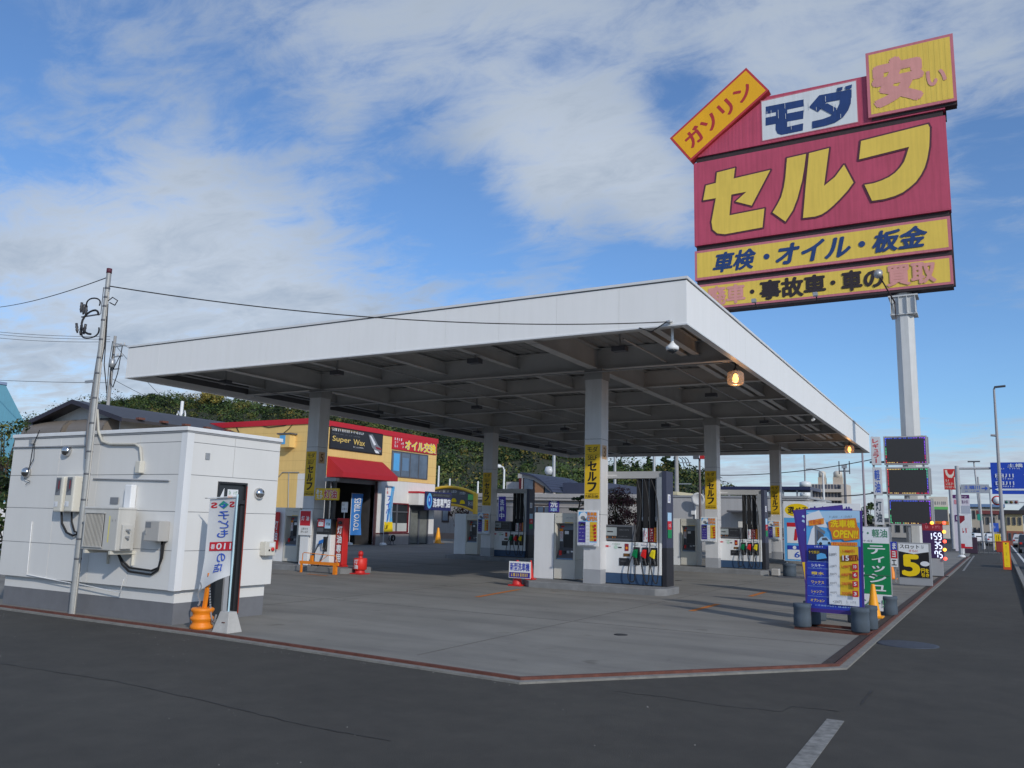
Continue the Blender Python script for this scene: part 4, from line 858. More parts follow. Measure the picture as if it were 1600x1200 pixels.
# ------------------------------------------------------------------ tall price tower sign
TY = 36.0
def tower():
    S_ = lambda px, py: AT(px, py, TY)
    pk = mat('faded_red_sheet', C(198, 80, 106), .55, var=.08, scale=.9, streak=.14); ye = mat('faded_yellow_sheet', C(240, 206, 88), .55, var=.05, scale=1, streak=.08)
    ye2 = mat('amber_sheet', C(252, 184, 20), .5, var=.04, streak=.05); rim = mat('pink_rim', C(206, 120, 132), .55, var=.08, streak=.1); rimr = mat('red_rim', C(196, 60, 62), .5, var=.06)
    navy = mat('faded_navy', C(36, 66, 122), .55, var=.12, streak=.12); pinkl = mat('faded_pink', C(226, 158, 150), .6, var=.06, streak=.08); dark = mat('sign_black', C(48, 38, 42), .6, var=.1); redl = mat('sign_red', C(186, 52, 52), .55, var=.08)
    lwhite = mat('sign_white', C(226, 230, 232), .5, var=.04, streak=.06); steel = mat('sign_frame_steel', C(60, 48, 50), .7, var=.2, scale=6); outl = mat('sign_outline', C(92, 44, 62), .6, var=.1)
    pw = mat('tower_white', (.62, .63, .63), .45, var=.05, streak=.08)
    t = thing('tower_sign', 'towering red and yellow roadside sign on one white pole', 'sign tower', (-2.28, TY+.5, 0))
    ox, oy = -2.28, TY+.5
    TR = Matrix.Translation((-ox, -oy, 0))
    D = .42
    def panel(nm, x0, z0, x1, z1, m, rm, rw=.10):
        o = MB().box(x0, TY, z0, x1, TY+D, z1, rm, TR).build(nm, t)
        a = Art(TY, .004, TR); a.rect(x0+rw, z0+rw, x1-rw, z1-rw, m); return o, a
    # corrugation: shallow vertical ribs as real relief
    def ribs(a, x0, z0, x1, z1, m, step=.16):
        x = x0
        while x < x1-.05: a.mb.box(x, TY-.005, z0, x+.07, TY-.001, z1, m, TR); x += step
    # main red field with three big letters
    x0, x1 = -10.88, -.34; o, a = panel('main_panel', x0, 14.36, x1, 18.42, pk, pk, .05); ribs(a, x0+.06, 14.42, x1-.06, 18.36, pk)
    a.k = 4
    se = [(1120.6, 270), (1148.8, 262.8), (1146.6, 279.4), (1203.8, 266), (1174.7, 321.6), (1149.7, 315.3), (1166.6, 300), (1143, 304.4), (1140, 336.9), (1194.7, 326.2), (1191.6, 355.6), (1133, 366.3), (1121, 365), (1113.8, 358.8), (1112, 347), (1118.8, 310), (1099, 313.4), (1103.4, 290.3), (1118.8, 286.3)]
    ru1 = [(1230, 247.8), (1259.7, 241), (1257, 262), (1253.4, 283), (1246, 311), (1239, 329), (1227.5, 346.6), (1207.5, 332.5), (1215, 320), (1221, 308), (1225, 293), (1227.5, 277)]
    ru2 = [(1264.4, 240), (1295.6, 232), (1287.8, 291), (1305, 276.9), (1319, 258), (1333.8, 285.6), (1324, 299), (1313, 311), (1302, 322), (1292.5, 330), (1284, 335.5), (1274, 338.8), (1255, 341), (1259.7, 286)]
    fu = [(1345.6, 221), (1450, 194.7), (1452.8, 200), (1452.6, 215), (1452, 230), (1448.8, 248.8), (1445, 262), (1439, 273.8), (1431, 285), (1420.6, 294), (1411, 301), (1398.8, 306.6), (1382, 311.5), (1362.8, 314.4), (1351, 289.4), (1365, 287), (1377, 283), (1389, 277.5), (1398.8, 270.6), (1406.5, 262.5), (1412.8, 253.4), (1416.5, 243), (1420.6, 230), (1342.5, 249.7)]
    L4 = [[S_(*p) for p in q] for q in (se, ru1, ru2, fu)]
    for q in L4: a.outline(q, .075, outl)
    for q in L4: a.poly(q, ye)
    a.mb.build('lettering', o)
    # two lower strips
    o, a = panel('service_panel', -10.88, 12.70, -.41, 14.10, ye, rim, .11); ribs(a, -10.75, 12.83, -.54, 13.97, ye, .2); a.k = 3
    zt, zb = S_(1330, 360)[1]-.0, 0
    parts = (('車検', 1112, 1183), ('・', 1192, 1203), ('オイル', 1210, 1334), ('・', 1342, 1352), ('板金', 1361, 1453))
    for s_, a0, a1 in parts:
        xa = S_(a0, 400)[0]; xb = S_(a1, 370)[0]
        if s_ == '・': a.oval((xa+xb)/2, 13.40, .13, .13, navy)
        else: a.text(s_, xa, 12.93, xb, 13.88, navy, .055, .22)
    a.mb.build('lettering', o)
    o, a = panel('buyback_panel', -10.84, 11.28, -.43, 12.46, ye, rim, .10); ribs(a, -10.72, 11.4, -.55, 12.34, ye, .2); a.k = 3
    for s_, a0, a1, mm in (('廃車', 1104, 1164, pinkl), ('・', 1171, 1179, dark), ('事故車', 1187, 1290, dark), ('・', 1297, 1306, dark), ('車の', 1315, 1380, dark), ('買取', 1386, 1463, pinkl)):
        xa = S_(a0, 450)[0]; xb = S_(a1, 425)[0]
        if s_ == '・': a.oval((xa+xb)/2, 11.87, .10, .10, mm)
        else: a.text(s_, xa, 11.42, xb, 12.32, mm, .06)
    a.mb.build('lettering', o)
    # upper field
    m = MB().prism([(-10.80, 18.72), (-.33, 18.72), (-.33, 18.80), (-3.2, 20.93), (-7.40, 21.0)], TY+.04, TY+D, pk, TR); o = m.build('upper_panel', t)
    a = Art(TY+.04, .004, TR); x = -10.5
    while x < -3.4:
        zt = 20.9 if x > -7.6 else 18.74+(x+10.80)*.66; a.mb.box(x, TY+.035, 18.75, x+.07, TY+.039, zt, pk, TR); x += .16
    a.k = 4; a.rect(-7.72, 18.86, -3.62, 20.86, rim).rect(-7.68, 18.90, -3.66, 20.80, lwhite)
    z3 = lambda x, y: S_(1030+x*.3125, 30+y*.3125)
    for q in ([(532, 437), (722, 400), (722, 435), (532, 475)], [(532, 492), (722, 455), (720, 497), (532, 532)], [(585, 440), (640, 430), (640, 538), (720, 520), (718, 556), (612, 578), (592, 572), (582, 552)],
              [(748, 440), (800, 380), (962, 350), (962, 392), (838, 415), (795, 464)], [(905, 366), (962, 352), (958, 420), (945, 455), (920, 490), (880, 517), (830, 533), (765, 546), (765, 511), (815, 500), (855, 485), (885, 460), (903, 420)], [(796, 440), (840, 420), (905, 455), (880, 486)],
              [(890, 344), (918, 338), (915, 355), (888, 362)], [(930, 337), (965, 326), (962, 346), (932, 353)]):
        a.poly([z3(*p) for p in q], navy)
    rnd = random.Random(3)
    for i in range(13):       # flaked vertical scratches in the old film
        xx = rnd.uniform(-7.5, -3.9); zz = rnd.uniform(19.1, 20.2); a.mb.box(xx, a.y-a.k*.004-.003, zz, xx+.016, a.y-a.k*.004-.001, zz+rnd.uniform(.15, .45), lwhite, TR)
    a.mb.build('lettering', o)
    # cheap panel, upper corner
    o = MB().box(-3.22, TY-.10, 18.92, .12, TY+D, 21.90, rim, TR).build('corner_panel', t)
    a = Art(TY-.10, .004, TR); a.rect(-3.10, 19.04, .0, 21.78, ye); x = -3.0
    while x < -.1: a.mb.box(x, TY-.109, 19.06, x+.08, TY-.1055, 21.76, ye, TR); x += .2
    a.k = 4; a.text('安', -3.02, 19.25, -1.02, 21.45, pinkl, .10).text('い', -.95, 19.75, -.20, 20.45, pinkl, .05); a.mb.build('lettering', o)
    # tilted gasoline board
    A = Vector(S_(1048, 218)); B = Vector(S_(1167, 108)); D4 = Vector(S_(1082, 252)); ux = (B-A); Wd = ux.length; ux.normalize(); uz = Vector((-ux.y, ux.x)); Hd = abs((D4-A).dot(uz)); org = A-uz*Hd
    M4 = TR @ Matrix(((ux.x, 0, uz.x, org.x), (0, 1, 0, TY-.14), (ux.y, 0, uz.y, org.y), (0, 0, 0, 1)))
    o = MB().box(0, 0, 0, Wd, .45, Hd, rimr, M4).build('tilted_panel', t)
    a = Art(0, .004, M4); a.rect(.10, .10, Wd-.10, Hd-.10, ye2).text('ガソリン', .42, .42, Wd-.42, Hd-.42, redl, .05); a.mb.build('lettering', o)
    # black steel between the panels
    m = MB()
    for z0, z1 in ((18.42, 18.72), (14.10, 14.36), (12.46, 12.70)): m.box(-10.78, TY+.12, z0, -.42, TY+D-.03, z1, steel, TR)
    m.box(-10.9, TY+D+.001, 11.32, -.36, TY+D+.25, 18.4, steel, TR).box(-9.0, TY+D+.001, 18.4, -.30, TY+D+.22, 20.6, steel, TR).box(-10.84, TY+.02, 11.18, -.43, TY+D+.2, 11.279, steel, TR).box(-3.1, TY+.0, 18.80, .10, TY+D, 18.919, steel, TR)
    m.build('frame', t)
    # pole: octagonal white tube with a gusseted head
    zt = 11.0; r0 = .375
    px = -ox*0
    m = MB().lathe([(r0, 0), (r0, 10.6), (r0-.02, 11.35)], pw, 8, Matrix.Rotation(R_(22.5), 4, 'Z'), False)
    m.build('pole', t)
    m = MB().box(-.50, -.42, 10.25, .50, .42, 10.30, pw).box(-.55, -.45, 11.0, .55, .45, 11.06, pw)
    for dx in (-.46, -.16, .14, .44): m.box(dx-.012, -.48, 10.3, dx+.012, .40, 10.99, pw)
    m.box(-.42, -.38, 10.3, .42, .36, 10.99, pw); m.build('pole_head', t)
    # the floodlight arm from the head
    a0 = AT(1397, 470, TY-.2); a1 = AT(1372, 428, TY-1.6)
    f = thing('floodlight', 'floodlight on an arm standing out in front of the tower sign', 'floodlight', (a0[0], TY+.1, a0[1]), group='sign floodlights')
    v = Vector((a1[0]-a0[0], -1.7, a1[1]-a0[1])); MB().tube([(0, 0, 0), (.0, -.1, .0), v], .03, steel, 6).tube([(.02, 0, -.7), (0, -.05, 0)], .02, steel, 6).build('arm', f)
    MB().lathe([(.05, -.18), (.15, -.12), (.17, .10), (.12, .14), (0, .15)], STEEL, 14, Matrix.Translation(v) @ Matrix.Rotation(R_(-50), 4, 'X')).build('lamp_head', f)
    for px, lab in ((1183, 'short floodlight stub under the tower sign near the canopy roof'), (1277, 'short floodlight stub under the middle of the tower sign')):
        q = AT(px, 468, TY); f = thing('floodlight', lab, 'floodlight', (q[0], TY+.1, 11.2), group='sign floodlights'); MB().tube([(0, 0, 0), (.05, -.5, -.12), (.1, -1.0, -.05)], .03, steel, 6).build('arm', f); MB().box(0, -1.2, -.1, .18, -1.0, .05, STEEL).build('lamp_head', f)
tower()

# ------------------------------------------------------------------ LED price stack
def led_stack():
    Y = 35.0; f = lambda px, py: AT(px, py, Y)
    x0, _ = f(1378, 683); t = thing('led_price_display', 'stack of three dark LED price screens with rainbow lit borders', 'LED sign', (-2.7, Y, 0)); ox = -2.7
    DEAD = mat('led_off', C(52, 52, 54), .6, var=.06, scale=8); FR = mat('led_frame', (.40, .40, .42), .5, var=.05)
    E_ = lambda n, c: mat('led_'+n, c, .5, var=0, emit=c, estr=.9)
    eb, ep, er, eg, ey = E_('blue', (.10, .16, 1)), E_('violet', (.35, .10, 1)), E_('red', (.9, .05, .08)), E_('green', (.1, .8, .35)), E_('amber', (.95, .7, .25))
    dimb, dimv, dimr = mat('led_dim_blue', (.03, .04, .12), .5, var=0), mat('led_dim_violet', (.06, .04, .2), .5, var=0), mat('led_dim_red', (.12, .03, .04), .5, var=0)
    spec = (((1380, 682), (1443, 725), 0, 'レギュラー', REDI, (1360, 683), (1378, 725)), ((1381, 730), (1446, 773), 1, '軽油', ink('led_blue', 50, 90, 190), (1363, 731), (1380, 772)), ((1384, 779), (1449, 820), 2, '灯油', ink('slate', 40, 60, 80), (1365, 779), (1383, 822)))
    for (tl, br, k, s_, mm, sl, sr) in spec:
        xa, za = f(*tl); xb, zb_ = f(*br); zb_ -= 0; 
        xa = -3.17+.03*k-ox; xb = xa+1.52
        if k == 2: xb += 0
        z1 = (f(tl[0], tl[1])[1]); z0 = f(br[0]-30, br[1]+1)[1]
        o = MB().box(xa, 0, z0, xb, .22, z1, FR).box(xb-.001, .02, z0+.05, xb+.05, .2, z1-.05, GREYP).build('led_panel', t, .01)
        a = Art(0, .002); a.rect(xa+.05, z0+.05, xb-.05, z1-.05, DEAD)
        b = .05
        a.rect(xa+.06, z1-.105, xb-.06, z1-.06, dimb if k != 1 else DEAD).rect(xb-.11, z0+.06, xb-.06, z1-.11, dimv).rect(xa+.06, z0+.06, xb-.12, z0+.105, dimr).rect(xa+.06, z0+.12, xa+.11, z1-.13, dimr if k == 1 else DEAD)
        y = a._ly(); n = 26; nv = 16
        tops = [eb, eb, ep] if k != 1 else [ey, eg, eg]
        rights = [ep, ep, er] if k != 1 else [eg, eb, ep]; bots = [ey, er, ep] if k == 0 else [ey, ey, er]; lefts = [eb, eg, er] if k != 1 else [er, er, er]
        if k == 2: bots = [eg, ey, er]; lefts = [eb, eg, eg]
        def dot(x, z, m): a.mb.add([(x-.011, y, z-.014), (x+.011, y, z-.014), (x+.011, y, z+.014), (x-.011, y, z+.014)], [(0, 1, 2, 3)], m)
        rr = random.Random(k)
        for i in range(n):
            x = xa+.075+(xb-xa-.15)*i/(n-1)
            if rr.random() < .85: dot(x, z1-.085, tops[min(2, i*3//n)])
            if rr.random() < .7: dot(x, z0+.085, bots[min(2, i*3//n)])
        for i in range(nv):
            z = z1-.1-(z1-z0-.2)*i/(nv-1)
            if rr.random() < .9: dot(xa+.08, z, lefts[min(2, i*3//nv)])
            if rr.random() < .9: dot(xb-.085, z, rights[min(2, i*3//nv)])
        a.mb.build('lit_border', o)
        sx0 = f(*sl)[0]-ox; sx1 = f(*sr)[0]-ox-.03; sz1 = z1; sz0 = z0
        o = MB().box(sx0, .02, sz0, sx1, .18, sz1, mat('side_panel_white', C(205, 208, 214), .5, var=.04)).build('fuel_panel', t, .01)
        a = Art(.02, .002); m_ = .06
        a.vtext(s_, sx0+m_, sz0+.07, sx1-m_, sz1-.07, mm, .04, .1); a.build(o)
    m = MB()
    for x in (-.9, -.42, .25, .85): m.box(x, .08, 0 if x in (-.42, .25) else 2.0, x+.07, .16, 5.2, STEEL)
    for z in (4.21, 3.02): m.box(-1.0, .06, z-.06, 1.05, .07, z+.02, DGREY)
    m.build('frame', t)
    for k, (px, py) in enumerate(((1397, 839), (1375, 850))):
        pass
led_stack()

# ------------------------------------------------------------------ sign boards along the kerb
def drum(m, x, y, h=.42, r=.17, z=.04): m.lathe([(r*.9, z), (r, z+.02), (r, z+h*.45), (r*.97, z+h*.5), (r*.97, z+h*.8), (r*1.03, z+h*.84), (r*1.0, z+h), (r*.9, z+h), (0, z+h*.97)], BARREL, 20, Matrix.Translation((x, y, 0)))
def wash_board():
    gx, gy = G(1300, 988); t = thing('wash_price_board', 'large blue and yellow car wash price board weighted by four grey drums', 'sign board', (gx, gy+.05, 0), R_(-7)); W = .84
    x0 = -W/2; zb, zt = .33, 1.89
    lean = Matrix.Translation((0, .12, 0)) @ Matrix.Rotation(R_(-4), 4, 'X')
    o = MB().box(x0-.03, 0, zb-.06, x0+W+.03, .03, zt+.005, mat('purple_frame', C(70, 45, 130), .5)).build('panel', t); o.matrix_local = lean
    a = Art(0, .0012); X = lambda u: x0+u*W; Z = lambda v: zt-v*(zt-zb)
    a.rect(X(0), Z(1), X(1), Z(0), BLUI); a.rect(X(0), Z(.36), X(1), Z(0), SKYB).poly([(X(0), Z(.02)), (X(.6), Z(0)), (X(1), Z(0)), (X(1), Z(.12)), (X(.3), Z(.12))], LBL).poly([(X(0), Z(.05)), (X(.25), Z(.0)), (X(.42), Z(.18)), (X(0), Z(.16))], WHI)
    a.poly([(X(.02), Z(.36)), (X(.1), Z(.20)), (X(.16), Z(.155)), (X(.17), Z(.36))], WHI).poly([(X(.16), Z(.155)), (X(.20), Z(.16)), (X(.36), Z(.22)), (X(.35), Z(.245)), (X(.20), Z(.20)), (X(.20), Z(.36)), (X(.16), Z(.36))], GRYI).poly([(X(.21), Z(.205)), (X(.33), Z(.25)), (X(.33), Z(.33)), (X(.21), Z(.35))], DGREY)
    a.poly([(X(.20), Z(.33)), (X(.28), Z(.275)), (X(.38), Z(.27)), (X(.46), Z(.31)), (X(.47), Z(.345)), (X(.25), Z(.36))], LBL).poly([(X(.30), Z(.285)), (X(.38), Z(.28)), (X(.42), Z(.31)), (X(.30), Z(.31))], DGREY).oval(X(.27), Z(.345), .025, .025, BLKP).oval(X(.43), Z(.335), .02, .02, BLKP)
    a.poly([(X(.05), Z(.11)), (X(.34), Z(.08)), (X(.34), Z(.14)), (X(.06), Z(.165))], ORNI).scrib(X(.07), Z(.145), X(.32), Z(.10), REDI, 9, 4)
    a.scrib(X(.44), Z(.075), X(.62), Z(.055), DGREY, 9, 1).scrib(X(.66), Z(.07), X(.86), Z(.05), DGREY, 9, 7)
    a.poly([(X(.42), Z(.12)), (X(.5), Z(.095)), (X(.93), Z(.075)), (X(.96), Z(.16)), (X(.99), Z(.18)), (X(.99), Z(.285)), (X(.72), Z(.31)), (X(.68), Z(.29)), (X(.50), Z(.30)), (X(.47), Z(.22)), (X(.43), Z(.19))], ink('deep_orange', 215, 125, 30))
    a.text('洗車機', X(.46), Z(.175), X(.92), Z(.095), YB, .05).text('OPEN!!', X(.50), Z(.28), X(.97), Z(.20), YB, .06, .1).poly([(X(.47), Z(.325)), (X(.95), Z(.32)), (X(.95), Z(.355)), (X(.47), Z(.36))], ORNI).scrib(X(.5), Z(.352), X(.93), Z(.327), REDI, 10, 5)
    a.rect(X(.42), Z(.95), X(.96), Z(.362), WHI).rect(X(.62), Z(.855), X(.965), Z(.362), YEL)
    a.scrib(X(.15), Z(.385), X(.32), Z(.37), WHI, 6, 3).poly([(X(.04), Z(.40)), (X(.40), Z(.40)), (X(.40), Z(.515)), (X(.04), Z(.515))], ink('night_blue', 20, 30, 70)).poly([(X(.2), Z(.46)), (X(.28), Z(.44)), (X(.36), Z(.45)), (X(.39), Z(.49)), (X(.2), Z(.51))], SKYB)
    a.scrib(X(.05), Z(.45), X(.26), Z(.42), YB, 7, 6)
    for v in (.53, .60, .69, .78, .88): a.rect(X(.03), Z(v)-.0015, X(.42), Z(v)+.0015, LBL)
    rows = ((.565, 'シルキー', '1,500円', '1,480円', '10'), (.645, '撥水', '800円', '680円', '6'), (.735, 'ワックス', '600円', '580円', '5'), (.83, 'シャンプー', '400円', '300円', '3'))
    a.text('2,200円', X(.43), Z(.465), X(.57), Z(.435), DGREY, .01).text('1,980円', X(.68), Z(.43), X(.90), Z(.395), ORNI if 0 else REDI, .01)
    a.poly([(X(.66), Z(.46)), (X(.95), Z(.445)), (X(.97), Z(.50)), (X(.67), Z(.515))], ink('maroon', 120, 40, 20)).text('15', X(.68), Z(.508), X(.80), Z(.455), WHI, .04).scrib(X(.82), Z(.50), X(.95), Z(.455), ORNI, 4, 3)
    for v, nm, p0, p1, p2 in rows:
        a.text(nm, X(.10), Z(v+.018), X(.34), Z(v-.012), YB if v > .6 else WHI, .03).text(p0, X(.45), Z(v+.012), X(.57), Z(v-.010), GRYI, .01).text(p1, X(.66), Z(v+.018), X(.83), Z(v-.015), REDI, .015)
        a.rect(X(.855), Z(v+.03), X(.955), Z(v-.03), REDI).text(p2, X(.88), Z(v+.015), X(.93), Z(v-.018), WHI, .04).scrib(X(.13), Z(v+.032), X(.30), Z(v+.024), LBL, 8, 2)
    a.text('オプション', X(.09), Z(.935), X(.35), Z(.905), YB, .03).text('+200円', X(.5), Z(.935), X(.66), Z(.905), DGREY, .01).scrib(X(.74), Z(.93), X(.92), Z(.90), GRYI, 9, 2).scrib(X(.06), Z(.975), X(.95), Z(.96), LBL, 30, 2)
    a.build(o, 'artwork')
    for x in (-.46, .42):
        for y in (0, .52): m = MB(); drum(m, x, y, .36, .135); m.build('weight_drum', t)
    m = MB().box(-.56, -.10, 0, .54, -.06, .04, RUST).box(-.56, .58, 0, .54, .62, .04, RUST).box(-.4, .10, 0, .4, .14, .035, RUST).box(-.56, -.058, 0, -.52, .578, .038, RUST).box(.50, -.058, 0, .54, .578, .038, RUST).box(x0+.02, .10, .04, x0+.06, .13, .4, RUST).box(x0+W-.06, .10, .04, x0+W-.02, .13, .4, RUST); m.build('base_frame', t)
wash_board()
# leaning purple and yellow board behind
gx, gy = G(1256, 950); gy2 = 15.6
q0 = AT(1241, 780, 15.6); q1 = AT(1270, 779, 15.9); b0 = AT(1262, 915, 15.6)
t = thing('leaning_board', 'purple and yellow wash board leaning behind the car wash price board', 'sign board', (b0[0]+.04, 15.6, 0), R_(6))
lean = Matrix.Translation((0, 0, 0)) @ Matrix.Rotation(R_(-7.5), 4, 'Y')
o = MB().box(0, 0, .25, .84, .03, 1.92, mat('purple_frame', C(70, 45, 130), .5)).build('panel', t); o.matrix_local = lean
Art(0).rect(.01, .3, .83, 1.0, YEL).rect(.03, 1.0, .81, 1.9, PURP).text('洗', .12, 1.52, .40, 1.82, LBL, .05).text('車', .12, 1.10, .40, 1.40, LBL, .05).scrib(.5, 1.2, .75, 1.7, WHI, 4, 4).build(o, 'artwork')
for x in (.12, .72): m = MB(); drum(m, x, .10, .36, .13, 0); m.build('weight_drum', t)

def big_board(name, label, x0, x1, Y, zb, zt, rot, arts, frame=GREYP, drums=True, group=None, legs=True):
    t = thing(name, label, 'sign board', (x0, Y, 0), rot, group); W = x1-x0
    o = MB().box(0, 0, zb, W, .04, zt, frame).build('panel', t, .006); a = Art(0); arts(a, W, zb, zt); a.build(o, 'artwork')
    for x in ((.12, W-.08) if drums else ()): m = MB(); drum(m, x, .12, .36, .15, 0); m.build('weight_drum', t)
    for x in (.06, W-.10): MB().box(x, .042, 0, x+.04, .08, zt-.1, STEEL).build('leg', t)
    return t
# green tissue offer board
Yg = 17.45; xr, _ = AT(1396, 960, Yg); zt = AT(1380, 823, Yg)[1]; zb = AT(1380, 956, Yg)[1]; xl = xr-1.22
def green(a, W, zb, zt):
    h = zt-zb; Z = lambda v: zt-v*h
    a.rect(.015, zb+.015, W-.015, zt-.015, WHI).rect(.015, Z(.80), W-.015, Z(.20), GRNI).text('ガソリン・軽油', .22, Z(.13), W-.04, Z(.03), ink('sage', 80, 140, 110), .03).scrib(.3, Z(.185), W-.3, Z(.16), GRYI, 16, 3)
    a.vtext('ティッシュ', W-.40, Z(.78), W-.09, Z(.22), WHI, .03, .08).vtext('１箱', W-.74, Z(.76), W-.47, Z(.26), WHI, .05, .1).text('プレゼント!!', .14, Z(.95), W-.10, Z(.84), ink('sage', 80, 140, 110), .03).rect(.01, Z(.58), W-.01, Z(.575), DGREY)
big_board('tissue_board', 'green and white tissue gift board behind the yellow cone', xl, xr, Yg, zb, zt, R_(0), green)
gx, gy = G(1366, 965); cone('traffic_cone', gx, gy, 0, .60, .16, CONE_Y, 'yellow cone standing before the green tissue board', 'traffic cone')
gx, gy = G(1397, 905); cone('traffic_cone', gx-.05, gy, 0, .50, .15, ORANGE, 'small orange cone tucked beside the slot discount board', 'traffic cone')
# white inspection board
Yw = 20.5; xa, za = AT(1262, 786, Yw); xb, zb2 = AT(1345, 790, Yw)
def insp(a, W, zb, zt): a.rect(.02, zb+.02, W-.02, zt-.02, WHI).rect(.03, zb+.1, W-.12, zt-.62, PURP).text('車検特典', .04, zt-.42, W-.16, zt-.07, PURP, .05).rect(W-.11, zt-.45, W-.05, zt-.2, PURP)
big_board('inspection_board', 'white board with big purple letters peeking over the car wash price board', xa, xb, Yw, .3, za, 0, insp, WHITE, True)
# blue fuel price board
Yb = 30.5; xa, za = AT(1223, 783, Yb); xb = xa+1.45; zb = AT(1225, 876, Yb)[1]
def price(a, W, zb, zt):
    h = zt-zb; Z = lambda v: zt-v*h
    a.rect(.02, zb+.01, W-.02, zt-.01, SKYB).rect(.02, Z(.28), W-.02, zt-.01, WHI).oval(.48, Z(.15), .42, .11*h, YB).text('選べる', .16, Z(.21), .82, Z(.09), BLKI, .04).rect(.12, Z(.70), W-.12, Z(.36), WHI).rect(.12, Z(.43), W-.12, Z(.36), REDI).text('150', .34, Z(.66), W-.2, Z(.46), REDI, .05, .12).rect(.12, Z(.97), W-.12, Z(.74), WHI).rect(.12, Z(.81), W-.12, Z(.74), BLUI).oval(.36, Z(.775), .06, .06, WHI).scrib(.55, Z(.79), .8, Z(.76), WHI, 3, 2).text('600', .34, Z(.94), W-.5, Z(.84), ink('royal', 50, 90, 190), .03, .1)
big_board('fuel_price_board', 'pale blue fuel price board with red numerals behind the purple board', xa, xb, Yb, zb, za, 0, price, WHITE, True)
gx, gy = G(1232, 903); t = thing('weight_pair', 'pair of grey weight drums on a low plate below the blue board', 'weight drums', (gx, gy+.2, 0)); [(lambda m_: (drum(m_, x_, 0, .40, .21), m_.build('drum', t)))(MB()) for x_ in (0, .75)]; MB().box(-.3, -.28, 0, 1.1, .28, .04, DGREY).build('plate', t)
gx, gy = G(1222, 900); tag(MB().box(0, 0, 0, .25, .25, .22, CONCB).build('concrete_block', bevel=.02, loc=(gx-.35, gy, 0)), 'small pale concrete block at the pump island end', 'concrete block')
# slot discount board
Ys = 27.2; xa, za = AT(1402, 847, Ys); xb, _ = AT(1454, 848, Ys)
def slot(a, W, zb, zt):
    h = zt-zb; Z = lambda v: zt-v*h
    a.rect(.05, zb+.02, W-.05, zt-.02, GREYP).rect(.02, Z(.83), W-.06, Z(.03), BLKI).poly([(.02, Z(.03)), (W-.06, Z(.03)), (W-.06, Z(.21)), (W*.48, Z(.27)), (.02, Z(.21))], WHI).text('スロット', .06, Z(.15), W*.66, Z(.05), BLKI, .03).text('さらに', W*.34, Z(.225), W*.62, Z(.17), REDI, .02).scrib(W*.72, Z(.14), W*.88, Z(.05), GRYI, 4, 2)
    a.text('5', W*.10, Z(.80), W*.66, Z(.28), YB, .07).oval(W*.80, Z(.49), .12, .07, WHI).text('円', W*.68, Z(.70), W*.79, Z(.60), YB, .05).text('を', W*.80, Z(.70), W*.91, Z(.60), YB, .05).text('引き', W*.68, Z(.80), W*.91, Z(.71), YB, .05).rect(.03, Z(.83), W-.08, Z(.825), GRYI)
big_board('slot_board', 'black board with a giant yellow five in a grey frame', xa, xb, Ys, .03, za, R_(-2), slot, GREYP, False)
# narrow three colour board
Yn = 28.6; xa, za = AT(1384, 846, Yn); xb, zb = AT(1403, 886, Yn)
def tri(a, W, zb, zt):
    h = zt-zb; a.rect(0, zb+.66*h, W, zt, BLUI).rect(0, zb+.33*h, W, zb+.66*h, REDI).rect(0, zb, W, zb+.33*h, WHI).text('ま', .18, zb+.70*h, W-.03, zt-.03, WHI, .05).text('ヨ', .16, zb+.38*h, W-.05, zb+.62*h, WHI, .05).text('工', .14, zb+.06*h, W-.03, zb+.28*h, BLKI, .05)
big_board('stripe_board', 'narrow board striped blue red and white beside the slot board', xa, xb, Yn, zb, za, 0, tri, WHITE, False)
# lit price numerals
Yp_ = 33.5; xa, za = AT(1440, 818, Yp_); xb, zb = AT(1477, 892, Yp_)
t = thing('price_display', 'lit white numerals price sign with red and amber lamps', 'LED sign', (xa, Yp_, 0), R_(3)); W = xb-xa; pz = AT(1460, 872, Yp_)[1]
MB().box(0, 0, pz, W, .16, za, mat('price_case', C(58, 34, 84), .5)).box(.02, .02, .0, W-.05, .14, pz, GREYP).box(.2, -.05, 0, W+.1, .3, .03, BLACK).build('case', t, .01)
a = Art(0, .002); h = za-pz; a.rect(.01, pz+.80*h, W-.01, za-.01, ink('dark_red', 140, 30, 45)).scrib(.1, pz+.86*h, W-.1, pz+.95*h, PINKI, 8, 2)
LEDW = mat('led_white', (.75, .8, 1), .5, var=0, emit=(.72, .80, 1.0), estr=1.0)
SEG = {'1': 'bc', '5': 'afgcd', '9': 'abcdfg', '3': 'abgcd', '7': 'abcf'}
a.build(t, 'header_panel')
def seg(ch, x, z, w, hh):
    e = .017; R = {'a': (0, 1, 1, 1), 'd': (0, 0, 1, 0), 'g': (0, .5, 1, .5), 'f': (0, .5, 0, 1), 'b': (1, .5, 1, 1), 'e': (0, 0, 0, .5), 'c': (1, 0, 1, .5)}
    for s_ in SEG[ch]:
        x0, z0, x1, z1 = R[s_]; A = (x+x0*w, z+z0*hh); B = (x+x1*w, z+z1*hh)
        if x0 == x1: a.mb.add([(A[0]-e, y, A[1]+.01), (A[0]+e, y, A[1]+.01), (B[0]+e, y, B[1]-.01), (B[0]-e, y, B[1]-.01)], [(0, 1, 2, 3)], LEDW)
        else: a.mb.add([(A[0]+.01, y, A[1]-e), (B[0]-.01, y, A[1]-e), (B[0]-.01, y, A[1]+e), (A[0]+.01, y, A[1]+e)], [(0, 1, 2, 3)], LEDW)
for r, s_ in enumerate(('159', '135', '175')):
    zz = pz+h*(.54-.262*r)
    for c, ch in enumerate(s_):
        if r and c == 0: continue
        a = Art(0, .002); a.k = 4; y = a._ly(); seg(ch, W*.36+c*W*.205-(.0 if ch != '1' else .03), zz, W*.125, h*.19)
        a.build(t, 'numeral')
